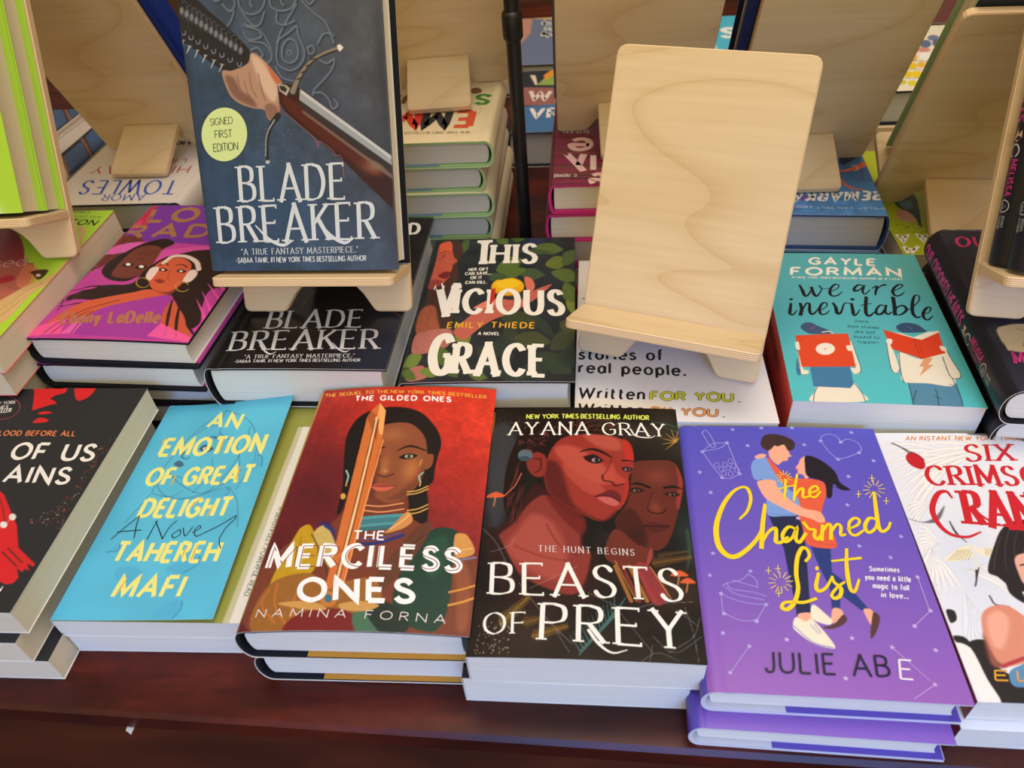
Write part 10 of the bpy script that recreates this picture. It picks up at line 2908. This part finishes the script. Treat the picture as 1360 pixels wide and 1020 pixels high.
SP['T1'] = dict(kind='hard', base=(226, 210, 170), spine=(214, 194, 156), back=(220, 206, 170), coat='satin', case=(150, 186, 120), flap=(104, 136, 160), flap_w=.10,
                page='greypage', bulge=.004, inside=(206, 206, 176))
stack(SP['T1'], -0.1700, 0.8080, 0.1660, 180, 0.152, 0.225, 0.0275,
      ['cream hardcover with upside-down orange and black letters, topmost of the tall stack beside the pole'] +
      ['cream hardcover %s the tall stack beside the pole' % s for s in ('second from the top of', 'third from the top of', 'fourth from the top of')] +
      ['cream hardcover at the base of the tall stack beside the pole'] * 2,
      'cream hardcovers', ART['T1'], [(0, 0, 0), (-.011, .002, 0), (-.006, -.001, 1), (-.008, .002, 0), (-.004, .004, 0), (-.006, .0, 0)])

STRIPES = [(170, 50, 110), (96, 50, 70), (70, 80, 120), (190, 90, 140), (110, 100, 70), (90, 60, 110), (150, 60, 60)]
SP['T2'] = dict(kind='hard', base=(100, 40, 56), spine=(120, 50, 90), back=(196, 60, 120), coat='satin', case=(200, 50, 120), page='cream', bulge=.0,
                inside=(206, 60, 130), low_art=ART['T2side'],
                spine_text=[('q', STRIPES[(i * 5) % 7], [(0, 2 + i * 1.55), (222, 2 + i * 1.55), (222, 3.6 + i * 1.55), (0, 3.6 + i * 1.55)]) for i in range(18)])
stack(SP['T2'], 0.0385, 0.7890, 0.1260, 0, 0.152, 0.222, 0.0315,
      ['maroon striped hardcover with upside-down pink letters, topmost of its stack'] +
      ['maroon striped hardcover %s its stack right of the pole' % s for s in ('second in', 'third in', 'at the bottom of')],
      'maroon striped hardcovers', ART['T2'], [(0, 0, 0), (-.004, -.002, 0), (.004, .002, 0), (.0, .002, 0)])

SP['T3'] = dict(kind='hard', base=(70, 124, 176), spine=(40, 70, 130), back=(60, 110, 170), coat='satin', case=(40, 70, 120), page='greypage', bulge=.001, inside=(190, 190, 188))
stack(SP['T3'], 0.2260, 0.8000, 0.0820, 176, 0.160, 0.225, 0.0408,
      ['blue hardcover with orange tentacles and upside-down white capitals, top of its pair',
       'blue hardcover lying under the one with orange tentacles'],
      'blue hardcovers', ART['T3'], [(0, 0, 0), (.002, -.003, 0)])

SP['T4'] = dict(kind='paper', base=(166, 180, 36), spine=(150, 170, 36), back=(150, 170, 36), coat='satin', page='cream')
stack(SP['T4'], 0.3860, 0.7750, 0.0500, 180, 0.150, 0.228, 0.025,
      ['olive lime paperback with white capitals behind the navy stack, top of its pair',
       'olive lime paperback at the bottom of its pair behind the navy stack'],
      'olive lime paperbacks', ART['T4'])

SP['W0'] = dict(kind='hard', base=(190, 184, 180), spine=(150, 145, 140), back=(150, 145, 140), coat='satin', case=(30, 30, 36), page='greypage')
stack(SP['W0'], -0.6745, 0.8580, 0.1070, 180, 0.148, 0.224, 0.0356,
      ['grey hardcover with blue window panes on its cover, behind the left easel',
       'grey hardcover in the stack behind the left easel', 'grey hardcover in the stack behind the left easel'],
      'grey hardcovers with blue windows', ART['W0'])

TE = [  # x, y, z, degrees, what it stands on, book colours
    (-0.5009, 0.8411, 0.1075, 179.1, 'plywood easel seen from behind, standing on the off-white lettered hardcover',
     dict(kind='hard', base=(30, 60, 150), spine=(20, 50, 140), back=(16, 48, 140), case=(20, 40, 110), page='cream', coat='satin'), .162, 'cobalt blue hardcover held by the easel above the off-white lettered book', -.004, .033),
    (-0.1606, 0.8476, 0.1665, 186.2, 'plywood easel seen from behind, standing on the tall cream stack',
     dict(kind='hard', base=(210, 196, 160), spine=(180, 170, 150), back=(190, 180, 160), case=(120, 150, 110), page='greypage', coat='satin'), .154, 'cream hardcover held upright by the easel on the tall cream stack', .000, .030),
    (0.0438, 0.8094, 0.1265, 182.6, 'plywood easel seen from behind, standing on the maroon striped stack right of the pole',
     dict(kind='hard', base=(84, 100, 124), spine=(70, 84, 104), back=(78, 92, 116), case=(60, 76, 100), page='greypage', coat='satin'), .156, 'slate hardcover held by the easel on the maroon striped stack', .000, .030),
    (0.2256, 0.8129, 0.0825, 180.6, 'plywood easel seen from behind, standing on the blue tentacle hardcover',
     dict(kind='hard', base=(24, 34, 84), spine=(20, 30, 76), back=(22, 32, 84), case=(24, 34, 84), page='greypage', coat='satin'), .162, 'navy hardcover held by the easel on the blue tentacle book', .006, .030),
    (0.3810, 0.7670, 0.0505, 175.6, 'plywood easel seen from behind at the right, standing on the olive lime paperback',
     dict(kind='hard', base=(28, 40, 58), spine=(190, 196, 200), back=(28, 44, 66), case=(150, 176, 130), page='cream', coat='satin'), .146, 'dark navy hardcover held by the easel on the olive lime paperback', -.005, .034)]
for x, y, z, dg, lb, bk, bw, blb, dx, bt in TE:
    Mt = place(x, y, z, dg)
    easel(lb, Mt)
    bh = 0.218 if x > .3 else 0.240
    book(bk, on_easel(Mt, dx, SHELF_UP + bh / 2 + .0005, 0.0004), bw, bh, bt, blb, None)

# ------------------------------------------------------------------ the sign pole between the stacks
pole = thing('sign_stand', 'slim black metal sign pole with a collar between two far stacks', 'pole', place(-0.0668, 0.7250, 0))
MB().lathe([(0.0005, 0), (0.021, 0), (0.021, .004), (0.008, .008), (0.0067, .008)], 28).build('base', M['black'], pole)
MB().lathe([(0.0068, 0.0045), (0.0068, 0.60)], 20).build('tube', M['black'], pole)
zc = 0.2515
MB().lathe([(0.0070, zc - .004), (0.0094, zc), (0.0094, zc + .019), (0.0084, zc + .022), (0.0070, zc + .0225)], 24, (16, 16, 17)).build('collar', M['black'], pole)

# ------------------------------------------------------------------ books lying farther back on the table
FAR = [
    ('U1', -0.0300, 1.0870, 0.050, 0, .152, .225, 'dark hardcover with white capitals lying far back, seen beside the pole', (40, 48, 62)),
    ('U2', -0.0600, 1.3450, 0.050, 0, .152, .235, 'slate blue hardcover with a yellow band, farthest back beside the pole', (96, 110, 150)),
    ('U3', 0.2350, 1.3100, 0.050, 0, .150, .225, 'bright sky blue book with a white letter, far back between two easels', (70, 180, 226)),
]
for key, x, y, zt, dg, w_, h_, lb, colr in FAR:
    sp = dict(kind='hard', base=colr, spine=colr, back=colr, case=(30, 34, 44), page='greypage', coat='satin')
    book(sp, place(x, y, 0.0, dg), w_, h_, zt, lb, None, art=ART[key])
sp = dict(kind='hard', base=(226, 222, 206), spine=(30, 40, 60), back=(30, 40, 60), case=(26, 36, 56), page='greypage', coat='satin', inside=(30, 40, 60))
book(sp, place(0.4320, 1.065, 0.0545, 180), .160, .230, .0425, 'white hardcover with a yellow flower painting, lying on a plywood riser', None, art=ART['U4'])
rs = thing('display_riser', 'low pale plywood riser under the yellow flower book', 'riser', place(0.432, 1.062, 0))
mb = MB()
mb.prism(rounded([(-.08, -.116, .004), (.08, -.116, .004), (.08, .116, .004), (-.08, .116, .004)]), 0.0465, 0.0540, 0, 1, bev=.0008)
mb.build('riser_top', [M['ply'], M['plyedge']], rs)
mb = MB()
mb.box(-.078, .078, -.112, -.104, 0, .0464)
mb.build('riser_front', [M['ply'], M['plyedge']], rs)
mb = MB()
mb.box(-.078, .078, .104, .112, 0, .0464)
mb.build('riser_back', [M['ply'], M['plyedge']], rs)
book(dict(kind='hard', base=(104, 62, 60), spine=(90, 50, 50), back=(90, 50, 50), case=(60, 40, 40), page='greypage', coat='satin'),
     place(0.560, 1.42, 0.0, 0), .155, .230, .06, 'plum hardcover lying farthest back at the right', None)
